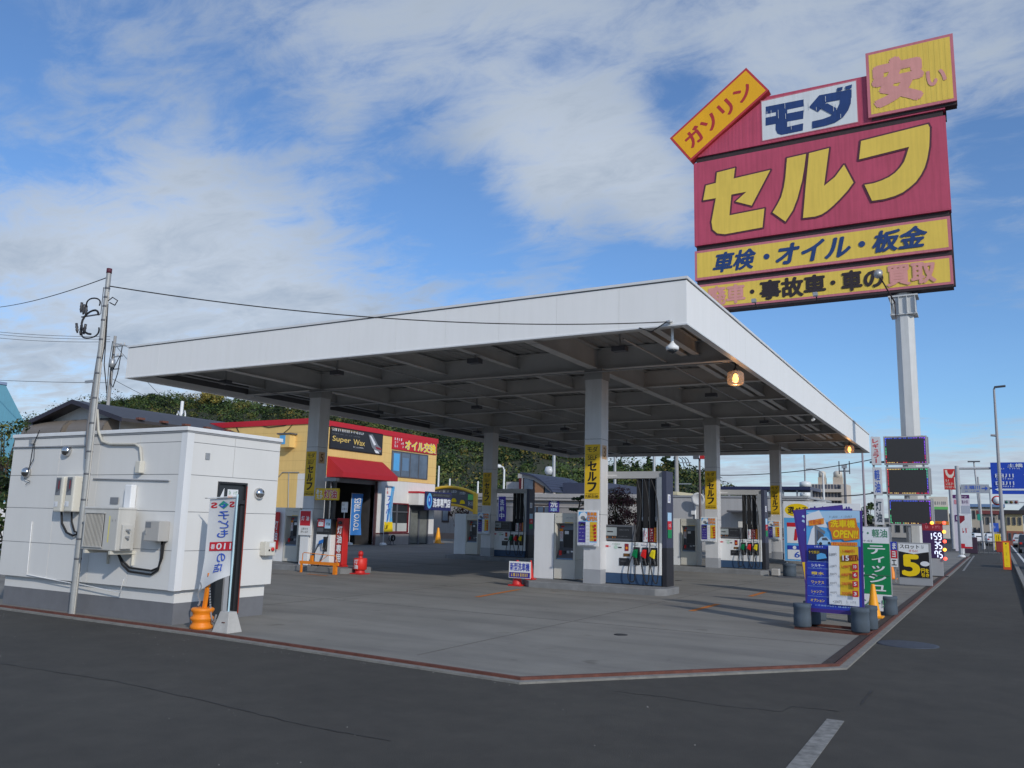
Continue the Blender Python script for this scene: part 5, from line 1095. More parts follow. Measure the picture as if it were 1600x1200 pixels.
for i in range(6):      # warning lamps
    cc = (('amber', (1, .42, .05)), ('red', (1, .08, .05)))[i % 2]; q = [(1456, 817), (1475, 817), (1475, 831), (1476, 846), (1476, 859), (1477, 873)][i]; xx, zz = AT(q[0], q[1], Yp_-.05)
    MB().lathe([(.055, -.03), (.06, 0), (.04, .035), (0, .045)], mat('lamp_'+cc[0], cc[1], .4, var=0, emit=cc[1], estr=3), 12, Matrix.Translation((xx-xa, -.04, zz)) @ Matrix.Rotation(R_(90), 4, 'X')).tube([(xx-xa, -.03, zz), (min(xx-xa, W-.03), .05, zz-.02)], .012, BLACK, 5).build('warning_lamp', t)

# ------------------------------------------------------------------ yellow workshop
XB, YB0 = -30.2, 32.3
def workshop():
    t = thing('yellow_workshop', 'two storey yellow and white workshop with red roof edge and awning', 'building', (XB, YB0, 0), R_(90))
    f = lambda px, py, e=0: (lambda q: (q[0]-YB0, q[1]))(XT(px, py, XB+e))
    YW = mat('yellow_cladding', C(232, 196, 124), .6, var=.05, scale=.7, streak=.05); WW = mat('workshop_white', (.74, .73, .71), .6, var=.04, streak=.04); RT = mat('red_trim', C(190, 30, 45), .5, var=.06); PL = mat('plinth_grey', (.32, .29, .28), .8, var=.1)
    LEN = f(683, 690)[0]; ZT, ZM = 6.62, 3.73
    g0, _ = f(516, 760); g1, _ = f(590, 760); gz = 3.7
    DP = 14
    m = MB()
    m.box(0, 0, ZM, LEN, .2, ZT-.3, YW).box(0, .9, 1.9, .2, DP, ZT-.3, YW).box(0, .2, 3.73, .2, .9, ZT-.3, YW).box(LEN-.2, .2, ZM, LEN, DP, ZT-.3, YW).box(.2, DP-.2, 0, LEN-.2, DP, ZT-.3, WW)
    m.box(0, .02, .0, g0, .2, ZM-.002, WW).box(LEN-.2, .21, 0, LEN, DP, ZM-.002, WW).box(0, .21, 0, .2, .9, 3.728, WW).box(0, .9, 0, .2, DP, 1.898, WW)
    w0, wz1 = f(602, 785); w1, wz0 = f(637, 832); d0, dz = f(641, 790); d1, _ = f(670, 800)
    m.box(g1, .02, 0, w0, .2, ZM-.002, WW).box(w0, .02, 0, w1, .2, wz0, WW).box(w0, .02, wz1, w1, .2, ZM-.002, WW).box(w1, .02, 0, d0, .2, ZM-.002, WW).box(d0, .02, dz, d1, .2, ZM-.002, WW).box(d1, .02, 0, LEN, .2, ZM-.002, WW)
    for z in (4.2, 4.75, 5.3, 5.85): m.box(.0, -.003, z, LEN, -.0005, z+.012, mat('cladding_joint', C(196, 160, 96), .7))
    for z in (3.4, 3.9, 4.4, 4.9, 5.4, 5.9): m.box(-.003, .2, z, -.0005, DP, z+.012, mat('cladding_joint', C(196, 160, 96), .7))
    m.box(.2, .2, ZT-.32, LEN-.2, DP-.2, ZT-.305, GREYP).box(.2, .2, 3.72, LEN-.2, DP-.2, 3.75, GREYP)
    m.build('wall', t)
    MB().box(g1+.001, -.02, 0, d0-.05, .018, .62, PL).box(g1+.001, -.03, .62, d0-.05, .018, .69, mat('maroon_strip', C(90, 40, 45), .6)).build('plinth', t); MB().box(d1+.05, -.02, 0, LEN, .018, .62, PL).build('plinth', t)
    MB().box(-.06, -.06, ZT-.30, LEN+.06, .3, ZT, RT).box(-.06, .3, ZT-.30, .3, DP, ZT, RT).box(LEN-.3, .3, ZT-.30, LEN+.06, DP, ZT, RT).box(.3, .3, ZT-.12, LEN-.3, DP, ZT-.04, GREYP).build('roof_edge', t)
    # awning
    a0, az = f(512, 712); a1, az1 = f(598, 723); P = 1.15; zb = 3.62; az = (az+az1)/2
    m = MB(); m.add([(a0, 0, az), (a1, 0, az), (a1, -P, zb+.25), (a0, -P, zb+.25), (a0, 0, zb), (a1, 0, zb), (a1, -P, zb), (a0, -P, zb)], [(0, 3, 2, 1), (3, 7, 6, 2), (0, 4, 7, 3), (1, 2, 6, 5), (4, 5, 6, 7)], mat('awning_red', C(176, 32, 44), .75, var=.06, scale=2))
    n = 26
    for i in range(n):
        x = a0+(a1-a0)*(i+.5)/n; m.add([(x-.012, -.004, az+.012), (x+.012, -.004, az+.012), (x+.012, -P-.004, zb+.262), (x-.012, -P-.004, zb+.262)], [(0, 1, 2, 3)], mat('awning_rib', C(170, 26, 36), .7))
    m.build('awning', t)
    # garage
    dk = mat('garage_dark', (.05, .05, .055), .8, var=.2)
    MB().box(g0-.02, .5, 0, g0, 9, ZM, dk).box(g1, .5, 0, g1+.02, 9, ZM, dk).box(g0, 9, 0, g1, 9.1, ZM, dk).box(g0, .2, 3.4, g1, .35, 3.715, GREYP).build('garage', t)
    MB().box(g1-.10, -.04, 0, g1, .1, 3.6, mat('door_post', (.12, .06, .06), .5)).build('door_post', t); MB().box(g0, -.03, 0, g0+.08, .1, 3.6, DGREY).build('door_post', t)
    # windows
    u0, uz1 = f(613, 705); u1, uz0 = f(666, 748)
    w = MB().box(u0-.06, -.05, uz0-.06, u1+.06, .0, uz0, DGREY).box(u0-.06, -.05, uz1, u1+.06, 0, uz1+.06, DGREY).box(u0-.06, -.05, uz0, u0, 0, uz1, DGREY).box(u1, -.05, uz0, u1+.06, 0, uz1, DGREY)
    for i in (1, 2, 3): x = u0+(u1-u0)*i/4; w.box(x-.03, -.045, uz0, x+.03, -.002, uz1, DGREY)
    w = w.build('window', t); MB().box(u0, -.02, uz0, u1, -.0005, uz1, GLASSB).build('pane', w)
    Art(-.022).rect(u0+.15, uz0+.3, u0+(u1-u0)*.2, uz1-.1, SKYB).rect(u0+(u1-u0)*.28, uz0+.35, u0+(u1-u0)*.46, uz1-.3, mat('curtain_blue', C(100, 130, 160), .8)).build(w, 'poster')
    MA = mat('maroon_frame', C(112, 26, 38), .5)
    w = MB().box(w0, -.03, wz0, w0+.07, .1, wz1, MA).box(w1-.07, -.03, wz0, w1, .1, wz1, MA).box(w0+.07, -.03, wz1-.07, w1-.07, .1, wz1, MA).box(w0+.07, -.03, wz0, w1-.07, .1, wz0+.07, MA).box((w0+w1)/2-.05, -.02, wz0+.07, (w0+w1)/2+.05, .1, wz1-.07, DGREY).box(w0+.07, -.018, wz0+(wz1-wz0)*.68, w1-.07, .1, wz0+(wz1-wz0)*.72, DGREY).build('window', t)
    MB().box(w0+.07, .04, wz0+.07, w1-.07, .06, wz1-.07, GLASSD).box(w0+.1, .03, wz0+.07, w1-.1, .0395, wz0+.55, mat('frosted_film', (.5, .52, .5), .5)).build('pane', w)
    d = MB().box(d0, -.01, 0, d0+.10, .15, dz, DGREY).box(d1-.10, -.01, 0, d1, .15, dz, DGREY).box(d0+.1, -.01, dz-.3, d1-.1, .15, dz, DGREY).box((d0+d1)/2-.07, 0, 0, (d0+d1)/2+.07, .12, dz-.3, DGREY).build('door', t); MB().box(d0+.1, .05, .05, d1-.1, .07, dz-.3, mat('door_glass', (.16, .17, .16), .1, var=.4, scale=.8)).build('pane', d)
    e0, ez1 = f(640, 768, .6); e1, ez0 = f(673, 790, .6)
    MB().box(d0-.2, -.75, dz+.05, LEN+.0, .018, ez1-.06, WW).box(d0-.23, -.78, ez1-.06, LEN+.03, .018, ez1+.05, RT).build('porch', t)
    q0 = f(443, 690); x, z = AT(444, 697, YB0); x2, z2 = AT(462, 687, YB0)
    MB().box(-.45, -(x2-XB), z-.1, -.001, -(x-XB), z2+.25, YW).box(-.5, -(x2-XB)-.1, z2+.25, -.001, -(x-XB)+.1, z2+.32, DGREY).box(-.46, -(x2-XB)+.3, z+.05, -.4505, -(x-XB)-.1, z2+.2, SKYB).build('vent_hood', t)
    m = MB(); X = lambda px, py: (lambda q: (-.03, -(q[0]-XB), q[1]))(AT(px, py, YB0))
    m.tube([X(436, 745), X(442, 738), X(468, 738)], .025, STEEL, 6).tube([X(452, 738), X(451, 794)], .025, STEEL, 6); m.build('conduit', t); m = MB(); m.tube([X(396, 662), X(420, 668), X(446, 665), X(466, 655)], .02, BLACK, 5).tube([X(436, 683), X(452, 670), X(468, 650)], .02, BLACK, 5).tube([X(350, 655), X(366, 660), X(374, 675)], .02, BLACK, 5)
    m.build('cable', t)
    return f, LEN, (g0, g1), (d0, d1, dz, ez1)
f_, LEN_, (g0_, g1_), (d0_, d1_, dz_, ez_) = workshop()
def wallsign(name, label, cat, tl, br, arts, e=.06, fr=BLKI, grp=None):
    x0, z1 = f_(*tl, e); x1, z0 = f_(*br, e); t = thing(name, label, cat, (XB+e, YB0+x0, z0), R_(90), grp); W, H = x1-x0, z1-z0
    MB().box(0, 0, 0, W, e-.005, H, fr).build('panel', t); a = Art(0, .003); arts(a, W, H); a.build(t, 'artwork'); return t
def wax(a, W, H):
    a.rect(.05, .05, W-.05, H-.05, mat('banner_black', (.02, .02, .024), .4)).rect(.05, H*.86, W*.5, H-.08, ink('olive_gold', 110, 95, 55)).scrib(.1, H*.80, W*.62, H*.92, WHI, 18, 3).scrib(.1, H*.66, W*.55, H*.71, GRYI, 20, 4)
    a.text('Super', W*.04, H*.28, W*.37, H*.58, ink('gold', 225, 195, 110), .01).text('Wax', W*.42, H*.30, W*.64, H*.56, ink('gold', 225, 195, 110), .01).scrib(W*.42, H*.17, W*.62, H*.23, WHI, 10, 5)
    a.poly([(W*.70, H*.86), (W*.78, H*.90), (W*.90, H*.45), (W*.97, H*.30), (W*.97, H*.12), (W*.88, H*.08), (W*.78, H*.3)], ink('silver_car', 120, 125, 132)).poly([(W*.72, H*.84), (W*.76, H*.82), (W*.86, H*.45), (W*.82, H*.40)], WHI).poly([(W*.84, H*.36), (W*.97, H*.30), (W*.96, H*.22), (W*.88, H*.24)], ink('dark_red', 140, 30, 45)).poly([(W*.82, H*.20), (W*.90, H*.16), (W*.94, H*.05), (W*.86, H*.05)], WHI)
wallsign('wax_banner', 'black banner with golden Super Wax letters and a silver car', 'banner', (517, 665), (597, 711), wax)
def oil(a, W, H):
    a.rect(.03, .03, W-.03, H-.03, REDI)
    for i in range(3): a.scrib(W*.03, H*(.70-.27*i), W*.25, H*(.90-.27*i), WHI, 5, i)
    a.text('オイル交換', W*.25, H*.03, W*.99, H*.90, ink('dark_red2', 70, 20, 20), .14).text('オイル交換', W*.26, H*.045, W*.98, H*.885, WHI, .10).text('オイル交換', W*.265, H*.06, W*.975, H*.87, YB, .05)
wallsign('oil_banner', 'red banner with big yellow oil change letters above the upper window', 'banner', (614, 681), (682, 711), oil, fr=REDI)
x0, z1 = f_(658, 770, 1.1); x1, z0 = f_(697, 789, 1.1)
t = thing('wash_shop_sign', 'dark blue car wash specialist sign on the porch of the workshop', 'sign', (XB+.9, YB0+d0_+.35, ez_-1.05), R_(90)); W, H = 2.75, 1.12
MB().box(0, 0, 0, W, .1, H, mat('navy_sign', C(36, 40, 92), .5)).build('panel', t); Art(0, .003).rect(.1, H*.72, W-.05, H-.08, BLKP).scrib(.7, H*.78, W-.2, H*.88, GRYI, 18, 3).oval(.36, H*.5, .28, H*.42, SKYB).oval(.38, H*.5, .16, H*.28, ink('royal', 50, 90, 190)).oval(.33, H*.55, .06, H*.1, LBL).text('洗車専門店', .72, H*.16, W-.1, H*.66, WHI, .06).build(t)
def nobori(name, label, x, y, rot, w, h, zb, arts, col, grp=None):
    t = thing(name, label, 'banner', (x, y, 0), rot, grp); MB().lathe([(.20, 0), (.22, .05), (.16, .14), (.03, .16)], WHITE, 14).build('base', t); MB().tube([(0, 0, .1), (0, 0, zb+h+.05)], .014, WHITE, 6).tube([(0, 0, zb+h+.02), (w, 0, zb+h+.02)], .009, WHITE, 5).build('pole', t)
    m = MB(); n = 8; vs = [(w*i/6, .06*math.sin(i*.9+j*.6)*(i/6), zb+h-h*j/n) for j in range(n+1) for i in range(7)]
    m.add(vs, [(j*7+i, (j+1)*7+i, (j+1)*7+i+1, j*7+i+1) for j in range(n) for i in range(6)], col, True); o = m.build('flag', t)
    a = Art(0, .003); arts(a, w, h)
    for k, (xx, yy, zz) in enumerate(a.mb.v):
        u = xx/w*6; j = (h-zz)/h*n; a.mb.v[k] = (xx, .06*math.sin(u*.9+j*.6)*(u/6)+yy-.012, zb+zz)
    a.mb.build('artwork', o); return t
def wiper(a, w, h): a.rect(0, .01, w, h*.22, YB).text('1,680円', w*.05, h*.05, w*.95, h*.17, BLKI, .03).rect(0, h*.22, w*.62, h*.99, WHI).vtext('ワイパー', w*.10, h*.25, w*.55, h*.80, ink('royal', 50, 90, 190), .05).vtext('交換', w*.1, h*.82, w*.3, h*.98, REDI, .03).scrib(w*.68, h*.3, w*.9, h*.9, WHI, 2, 3)
nobori('banner_flag', 'blue white and yellow wiper banner at the garage door post', XB+.5, YB0+g1_+.12, R_(90), .78, 2.6, .75, wiper, SKYB)
def tyre(a, w, h):
    M_ = a.M; a.mb.v and None; b = Art(0, .003, Matrix.Translation((w*.80, 0, h*.10)) @ Matrix.Rotation(R_(-90), 4, 'Y') @ Matrix.Scale(1, 4)); b.text('TOYO TIRES', 0, 0, h*.80, w*.55, WHI, .03)
    a.k += 1; o = len(a.mb.v); k = a.mb._m(WHI)
    for v in b.mb.v: a.mb.v.append((v[0], -.006, v[2]))
    for f in b.mb.f: a.mb.f.append([q+o for q in f]); a.mb.mi.append(k); a.mb.sm.append(False)
nobori('banner_flag', 'blue tyre banner standing inside the dark garage opening', XB-.6, YB0+g1_-1.5, R_(90), .95, 2.3, .55, tyre, ink('tyre_blue', 60, 125, 200))
# things in the garage and by the door
t = thing('storage_cabinet', 'white cabinet in the garage opening beside the blue banner', 'cabinet', (XB-1.3, YB0+g1_-2.9, 0), R_(90)); MB().box(0, 0, 0, 1.0, .6, 1.15, WHITE).box(.49, -.012, .05, .51, -.001, 1.1, GREYP).build('body', t, .02); MB().box(.40, -.03, .55, .43, -.001, .75, STEEL).build('handle', t); MB().box(.57, -.03, .55, .60, -.001, .75, STEEL).build('handle', t)
t = thing('tyre_changer', 'orange and black tyre machine in the garage shadow', 'machine', (XB-2.2, YB0+g1_-3.9, 0), R_(90)); MB().box(-.4, -.3, 0, .4, .4, .75, REDP).lathe([(.35, .75), (.4, .8), (.1, .85), (0, .86)], BLACK, 16).build('base', t, .03); MB().box(.25, .2, .75, .42, .38, 2.4, ORANGE).tube([(.33, .3, 2.3), (0, .1, 2.3), (0, .1, 1.2)], .05, ORANGE).build('column', t)
t = thing('toolbox_trolley', 'low red trolley on the garage floor', 'trolley', (XB-1.2, YB0+g1_-4.8, 0), R_(90)); MB().box(0, 0, .25, 1.1, .5, .38, REDP).box(.1, .1, .38, .7, .4, .62, BLACK).build('body', t, .02)
for x in (.12, .98):
    for y in (.06, .44): MB().tube([(x, y-.03, .12), (x, y+.03, .12)], .12, BLACK, 12).box(x-.02, y-.02, .12, x+.02, y+.02, .26, STEEL).build('wheel', t)
t = thing('hose_reel', 'small hose reel on the ground by the workshop wall', 'hose reel', (XB+.3, YB0+g1_+1.2, 0), R_(90)); MB().box(-.2, -.15, 0, .2, .15, .04, DGREY).tube([(-.18, 0, .02), (-.05, 0, .4)], .02, DGREY).tube([(.18, 0, .02), (.05, 0, .4)], .02, DGREY).build('stand', t); m = MB()
for i in range(4): m.tube([(.17*math.cos(a/12*6.283), -.09+.06*i, .4+.17*math.sin(a/12*6.283)) for a in range(13)], .025, [BLACK, BLACK, WHITE, BLACK][i], 6)
m.build('hose', t)

# ------------------------------------------------------------------ house behind the hut
def house():
    Y = 25.0; ax, az = AT(114, 625, Y); lx, lz = AT(46, 658, Y); rx, rz = AT(186, 651, Y)
    t = thing('gabled_house', 'white house with dark gabled roof behind the hut', 'house', (ax, Y, 0))
    slope = (az-rz)/(rx-ax); L_ = 15.0; ROOFM = mat('dark_roof_metal', C(66, 63, 66), .5, var=.08, scale=2); WALL = mat('house_plaster', (.62, .62, .61), .8, var=.06, streak=.06)
    le = lx-ax; re = rx-ax; lzz = az+slope*le; le *= 1.0; oh = .9
    m = MB().prism([(le+oh, 0), (re-oh, 0), (re-oh, az-slope*(re-oh)-.12), (0, az-.12), (le+oh, az+slope*(le+oh)-.12)], .75, L_-.3, WALL); m.build('wall', t)
    th = .14
    m = MB().prism([(le, az+slope*le), (0, az), (0, az-th), (le, az+slope*le-th)], 0, L_, ROOFM).prism([(0.001, az), (re+.25, az-slope*(re+.25)), (re+.25, az-slope*(re+.25)-th), (0.001, az-th)], 0, L_, ROOFM)
    x = .8
    while x < re+.25:
        m.add([(x-.02, 0, az-slope*(x-.02)+.02), (x+.02, 0, az-slope*(x+.02)+.02), (x+.02, L_, az-slope*(x+.02)+.02), (x-.02, L_, az-slope*(x-.02)+.02)], [(0, 1, 2, 3)], ROOFM); x += .45
    r = m.build('roof', t)
    m = MB().prism([(le, az+slope*le+.03), (0, az+.03), (re+.25, az-slope*(re+.25)+.03), (re+.25, az-slope*(re+.25)-th-.05), (0, az-th-.05), (le, az+slope*le-th-.05)], -.06, -.002, mat('barge_board', C(50, 48, 60), .6)); m.build('barge_board', r)
    rd = mat('snow_guard', C(110, 70, 60), .6)
    for i in range(10): m = MB(); m.box(re+.15, .8+1.35*i, az-slope*(re+.2)+.001, re+.4, 1.15+1.35*i, az-slope*(re+.2)+.10, rd); m.build('snow_guard', r)
    for cx, wd in ((-41.9-ax, 3.4), (-38.3-ax, 2.85)):
        zc = 6.12; m = MB(); n = 8
        for i in range(n):
            a0, a1 = R_(90*i/n), R_(90*(i+1)/n); P = lambda a: (.75-.9*math.sin(a), zc-.75+.75*math.cos(a))
            y0, z0 = P(a0); y1, z1 = P(a1); m.add([(cx-wd/2, y0, z0), (cx+wd/2, y0, z0), (cx+wd/2, y1, z1), (cx-wd/2, y1, z1)], [(0, 1, 2, 3)], mat('brown_awning', C(120, 112, 104), .5, var=.1), True)
        for sx in (-1, 1): m.add([(cx+sx*wd/2, .75, zc), (cx+sx*wd/2, -.15, zc-.75), (cx+sx*wd/2, .75, zc-.75)]+[(cx+sx*wd/2,)+P(R_(q)) for q in (30, 60)], [(0, 3, 4, 1, 2)], mat('brown_awning', 0))
        m.build('awning', t); w = MB().box(cx-wd*.4, .70, zc-1.7, cx+wd*.4, .749, zc-.5, DGREY).build('window', t); MB().box(cx-wd*.37, .69, zc-1.65, cx+wd*.37, .699, zc-.55, GLASSD).build('pane', w)
    for x in (.62, .98): MB().lathe([(.09, 0), (.09, .03), (0, .03)], BLKP, 12, Matrix.Translation((x, .75, az-.95)) @ Matrix.Rotation(R_(90), 4, 'X')).build('gable_vent', t)
    yq, zq = XT(283, 648, ax+3.0); y = 8.5
    return t
house()
x, z0 = AT(283, 650, 38); z1 = AT(283, 627, 38)[1]
t = thing('flue_pipe', 'white vertical flue with two curved side pipes beyond the dark roof', 'flue pipe', (x, 38, 0)); MB().tube([(0, 0, 0), (0, 0, z1)], .11, WHITE, 10).build('pipe', t)
MB().tube([(0, 0, z0-.1), (-.35, 0, z0+.35), (-.42, 0, z0+.1), (-.42, 0, z0-1)], .05, WHITE, 7).tube([(0, 0, z0-.1), (.35, 0, z0+.35), (.42, 0, z0+.1), (.42, 0, z0-1)], .05, WHITE, 7).build('side_pipe', t)
# teal building at the picture edge
Yt = 46.0; c = [AT(-60, 596, Yt), AT(9, 602, Yt), AT(22, 665, Yt)]
t = thing('teal_building', 'teal building with a steep sloping side at the picture edge', 'building', (c[1][0], Yt, 0), R_(63)); k = c[1][0]
MB().prism([(c[0][0]-k-8, 0), (c[2][0]-k+1.2, 0), (c[2][0]-k, c[2][1]), (0, c[1][1]), (c[0][0]-k-8, c[0][1])], 0, 9, mat('teal_sheet', C(70, 140, 165), .5, var=.06, streak=.08)).build('wall', t)
MB().prism([(c[0][0]-k-8, c[0][1]), (.1, c[1][1]+.02), (.1, c[1][1]+.28), (c[0][0]-k-8, c[0][1]+.28)], -.1, 9.1, mat('teal_edge', C(110, 130, 165), .5)).build('roof_edge', t)

# ------------------------------------------------------------------ background row behind the station
def grey_row():
    Y = 56.0; f = lambda px, py: AT(px, py, Y)
    W_ = mat('grey_stucco', (.36, .34, .33), .85, var=.07, scale=.8, streak=.10); TR_ = mat('cornice', (.44, .42, .41), .7, var=.06); ROOF = mat('blue_slate', C(58, 64, 84), .55, var=.08, scale=3); BR = mat('window_brown', C(58, 46, 44), .5)
    x0 = f(640, 800)[0]; x1 = f(1012, 800)[0]; zt = f(790, 771)[1]; o = x0
    t = thing('grey_shop', 'low grey building with a curved roof gable behind the pumps', 'building', (x0, Y, 0)); W = x1-x0
    MB().box(0, 0, 0, W, 10, zt-.5, W_).box(-.004, -.02, 0, W, 0, .45, mat('reddish_base', (.30, .22, .18), .8, var=.1)).build('wall', t)
    MB().box(-.1, -.25, zt-.5, W+.1, 10.1, zt-.3, TR_).box(-.15, -.32, zt-.3, W+.15, 10.1, zt, TR_).box(-.02, -.06, zt-1.0, W, -.001, zt-.92, TR_).build('cornice', t)
    X = lambda px: f(px, 800)[0]-o
    for a, b, p, q in ((691, 702, 786, 816), (829, 861, 788, 826), (907, 922, 792, 812)):
        w = MB().box(X(a), -.05, f(a, q)[1], X(b), -.001, f(a, p)[1], BR).build('window', t); n = max(1, int((b-a)/9))
        m = MB()
        for i in range(n): m.box(X(a)+(X(b)-X(a))*(i+.12)/n, -.06, f(a, q)[1]+.15, X(a)+(X(b)-X(a))*(i+.88)/n, -.0505, f(a, p)[1]-.15, GLASSB)
        m.build('pane', w)
    # curved gable
    xa, z1 = X(814), f(814, 741)[1]; xb = X(866); z0 = zt+.001
    arc = [(xa+(xb-xa)*math.sin(R_(90*i/12))*1.0, z0+(z1-z0)*math.cos(R_(90*i/12))**1.0) for i in range(13)]
    arc = [(xa+(xb-xa)*(i/12), z0+(z1-z0)*(1-(i/12)**2.1)) for i in range(13)]
    g = MB().prism([(xa, z0)]+arc, 0, .25, mat('gable_cream', (.55, .50, .47), .7)).build('gable', t)
    m = MB()
    for a, b in ((818, 832), (835, 849), (851, 860)):
        u = X(a); v = X(b); ff = lambda x: z0+(z1-z0)*(1-((x-xa)/(xb-xa))**2.1)-.28
        m.add([(u, -.02, z0+.08), (v, -.02, z0+.08), (v, -.02, max(z0+.12, ff(v))), (u, -.02, ff(u))], [(0, 1, 2, 3)], [GLASSB, mat('orange_blind', C(150, 110, 80), .6), GLASSB][(a-818)//16])
        m.box(u-.1, -.03, z0+.04, u-.02, -.001, ff(u), BR).box(v+.02, -.03, z0+.04, v+.1, -.001, max(z0+.1, ff(v)), BR)
    m.build('window', g)
    m = MB(); n = 13; vs = [(p[0]*1.0, -.25, p[1]+.12) for p in arc]+[(p[0], 7.0, p[1]+.12) for p in arc]+[(p[0], -.25, p[1]-.02) for p in arc]
    m.add(vs, [(i, i+1, i+1+n, i+n) for i in range(n-1)]+[(i+2*n, i+1+2*n, i+1, i) for i in range(n-1)], ROOF)
    for i in range(n-1): m.add([(arc[i][0], -.25, arc[i][1]+.135), (arc[i][0]+.05, -.25, arc[i][1]+.125), (arc[i][0]+.05, 7, arc[i][1]+.125), (arc[i][0], 7, arc[i][1]+.135)], [(0, 1, 2, 3)], mat('slate_seam', C(90, 96, 116), .5))
    m.build('curved_roof', t)
    MB().box(X(865), 1.5, zt+.001, X(935), 9, zt+.9, ROOF).build('rear_roof', t)
    MB().box(X(770), 2, zt+.001, X(813), 6, zt+1.0, TR_).box(X(798), 1.2, zt+.001, X(813), 1.95, zt+1.25, mat('dull_red', C(150, 60, 62), .7)).box(X(797), 1.1, zt+1.251, X(813.5), 2.0, zt+1.6, TR_).build('roof_block', t)
    # lit white annex
    MB().box(X(968), -2.2, 0, X(1001), -.021, f(975, 784)[1]-.1, mat('annex_white', (.42, .41, .40), .7, var=.05)).box(X(967), -2.3, f(975, 784)[1]-.1, X(1002), -.022, f(975, 784)[1], BR).build('annex', t)
    bx, bz = f(858, 800); s = thing('wash_flag_sign', 'small purple sign with white characters on the grey shop wall', 'sign', (bx, Y-.08, bz), 0); ww, hh = f(874, 800)[0]-bx, f(858, 780)[1]-bz
    MB().box(0, 0, 0, ww, .06, hh, PURP).build('panel', s); Art(0, .003).text('洗', .12, hh*.36, ww-.12, hh*.92, WHI, .05).text('車', .12, .04, ww-.12, hh*.32, LBL, .03).build(s)
    # concrete block building to the right
    Y2_ = 53.0; f2 = lambda px, py: AT(px, py, Y2_); a0 = f2(1036, 800)[0]; a1 = f2(1262, 800)[0]; z = f2(1090, 777)[1]
    t = thing('concrete_block_building', 'plain pale grey flat block building behind the street side pumps', 'building', (a0, Y2_, 0)); W = a1-a0
    MB().box(0, 0, 0, W, 9, z, mat('pale_block', (.45, .45, .46), .8, var=.05, scale=.6, streak=.08)).build('wall', t); MB().box(-.06, -.06, z, W+.06, 9.06, z+.12, GREYP).build('coping', t)
    m = MB().tube([(f2(1087, 800)[0]-a0, -.06, 0), (f2(1087, 800)[0]-a0, -.06, z-.05)], .05, WHITE, 7); m.build('downpipe', t)
    q = f2(1084, 801); MB().box(q[0]-a0-.12, -.16, q[1]-.12, q[0]-a0+.12, -.001, q[1]+.12, WHITE).build('meter_box', t)
    q = f2(1182, 800); MB().box(q[0]-a0-1.6, -1.0, q[1]-.05, q[0]-a0+1.2, -.001, q[1]+.06, DGREY).build('porch_roof', t)
    q = f2(1094, 780); d = thing('satellite_dish', 'round white dish on the grey block building', 'satellite dish', (q[0], Y2_-.35, q[1])); MB().lathe([(.02, 0), (.3, .05), (.44, .14), (.44, .15), (.3, .07), (0, .02)], WHITE, 20, Matrix.Rotation(R_(100), 4, 'X')).build('dish', d); MB().tube([(0, .34, -.1), (0, 0, 0)], .03, STEEL).build('arm', d)
    Y3 = 66.0; f3 = lambda px, py: AT(px, py, Y3); b0, zz = f3(1096, 776); b1 = f3(1266, 776)[0]; zz = f3(1180, 783)[1]
    t = thing('solar_carport', 'long navy roof on thin posts behind the grey block building', 'carport', (b0, Y3, 0)); MB().box(0, 0, zz, b1-b0, 6, zz+.35, mat('navy_roof', C(46, 48, 84), .5)).box(0, .2, zz+.9, b1-b0, 5, zz+1.15, mat('navy_panel', C(40, 44, 78), .35)).build('roof', t); m = MB()
    for i in range(9): m.box((b1-b0)*i/8-.06, .5, zz+.35, (b1-b0)*i/8+.06, .62, zz+.9, STEEL).box((b1-b0)*i/8-.08, .5, 0, (b1-b0)*i/8+.08, .66, zz, STEEL)
    m.build('post', t)
    Y4 = 74.0; c0, zc = AT(1004, 776, Y4); c1 = AT(1056, 776, Y4)[0]; zc1 = AT(1020, 768, Y4)[1]
    t = thing('beige_shed', 'long beige shed roof showing above the grey block building', 'shed', (c0-8, Y4, 0)); MB().box(0, 0, 0, c1-c0+8, 5, zc1-.3, mat('beige_wall', C(190, 180, 150), .7, var=.06)).build('wall', t); MB().box(-.2, -.2, zc1-.3, c1-c0+8.2, 5.2, zc1, mat('beige_roof', C(205, 196, 165), .6, var=.06)).build('roof', t)
grey_row()
# arched yellow menu sign
Ya = 50.0; xl = AT(660, 790, Ya)[0]; xr, za = AT(743, 772, Ya); zc = AT(700, 761, Ya)[1]; zlo = AT(700, 783, Ya)[1]
t = thing('arch_sign', 'yellow arched frame sign with black menu panels over the side entrance', 'sign arch', (xl, Ya, 0)); W = xr-xl; rise = zc-za
ar = lambda u: za+rise*(1-(2*u-1)**2)
m = MB(); n = 20; AY = mat('arch_yellow', C(232, 186, 60), .5, var=.05)
m.tube([(W*i/n, 0, ar(i/n)) for i in range(n+1)], .11, AY, 8).tube([(W*i/n, 0, ar(i/n)-1.25) for i in range(n+1)], .09, AY, 8); m.box(W-.1, -.12, 0, W+.14, .12, za+.05, AY).box(-.14, -.12, 0, .1, .12, za+.05, AY); m.build('frame', t)
m = MB()
for i in range(n): m.add([(W*i/n, .02, ar(i/n)-1.2), (W*(i+1)/n, .02, ar((i+1)/n)-1.2), (W*(i+1)/n, .02, ar((i+1)/n)-.05), (W*i/n, .02, ar(i/n)-.05), (W*i/n, .06, ar(i/n)-1.2), (W*(i+1)/n, .06, ar((i+1)/n)-1.2), (W*(i+1)/n, .06, ar((i+1)/n)-.05), (W*i/n, .06, ar(i/n)-.05)], [(0, 1, 2, 3), (5, 4, 7, 6)], DGREY)
m.build('panel', t); a = Art(.02, .003)
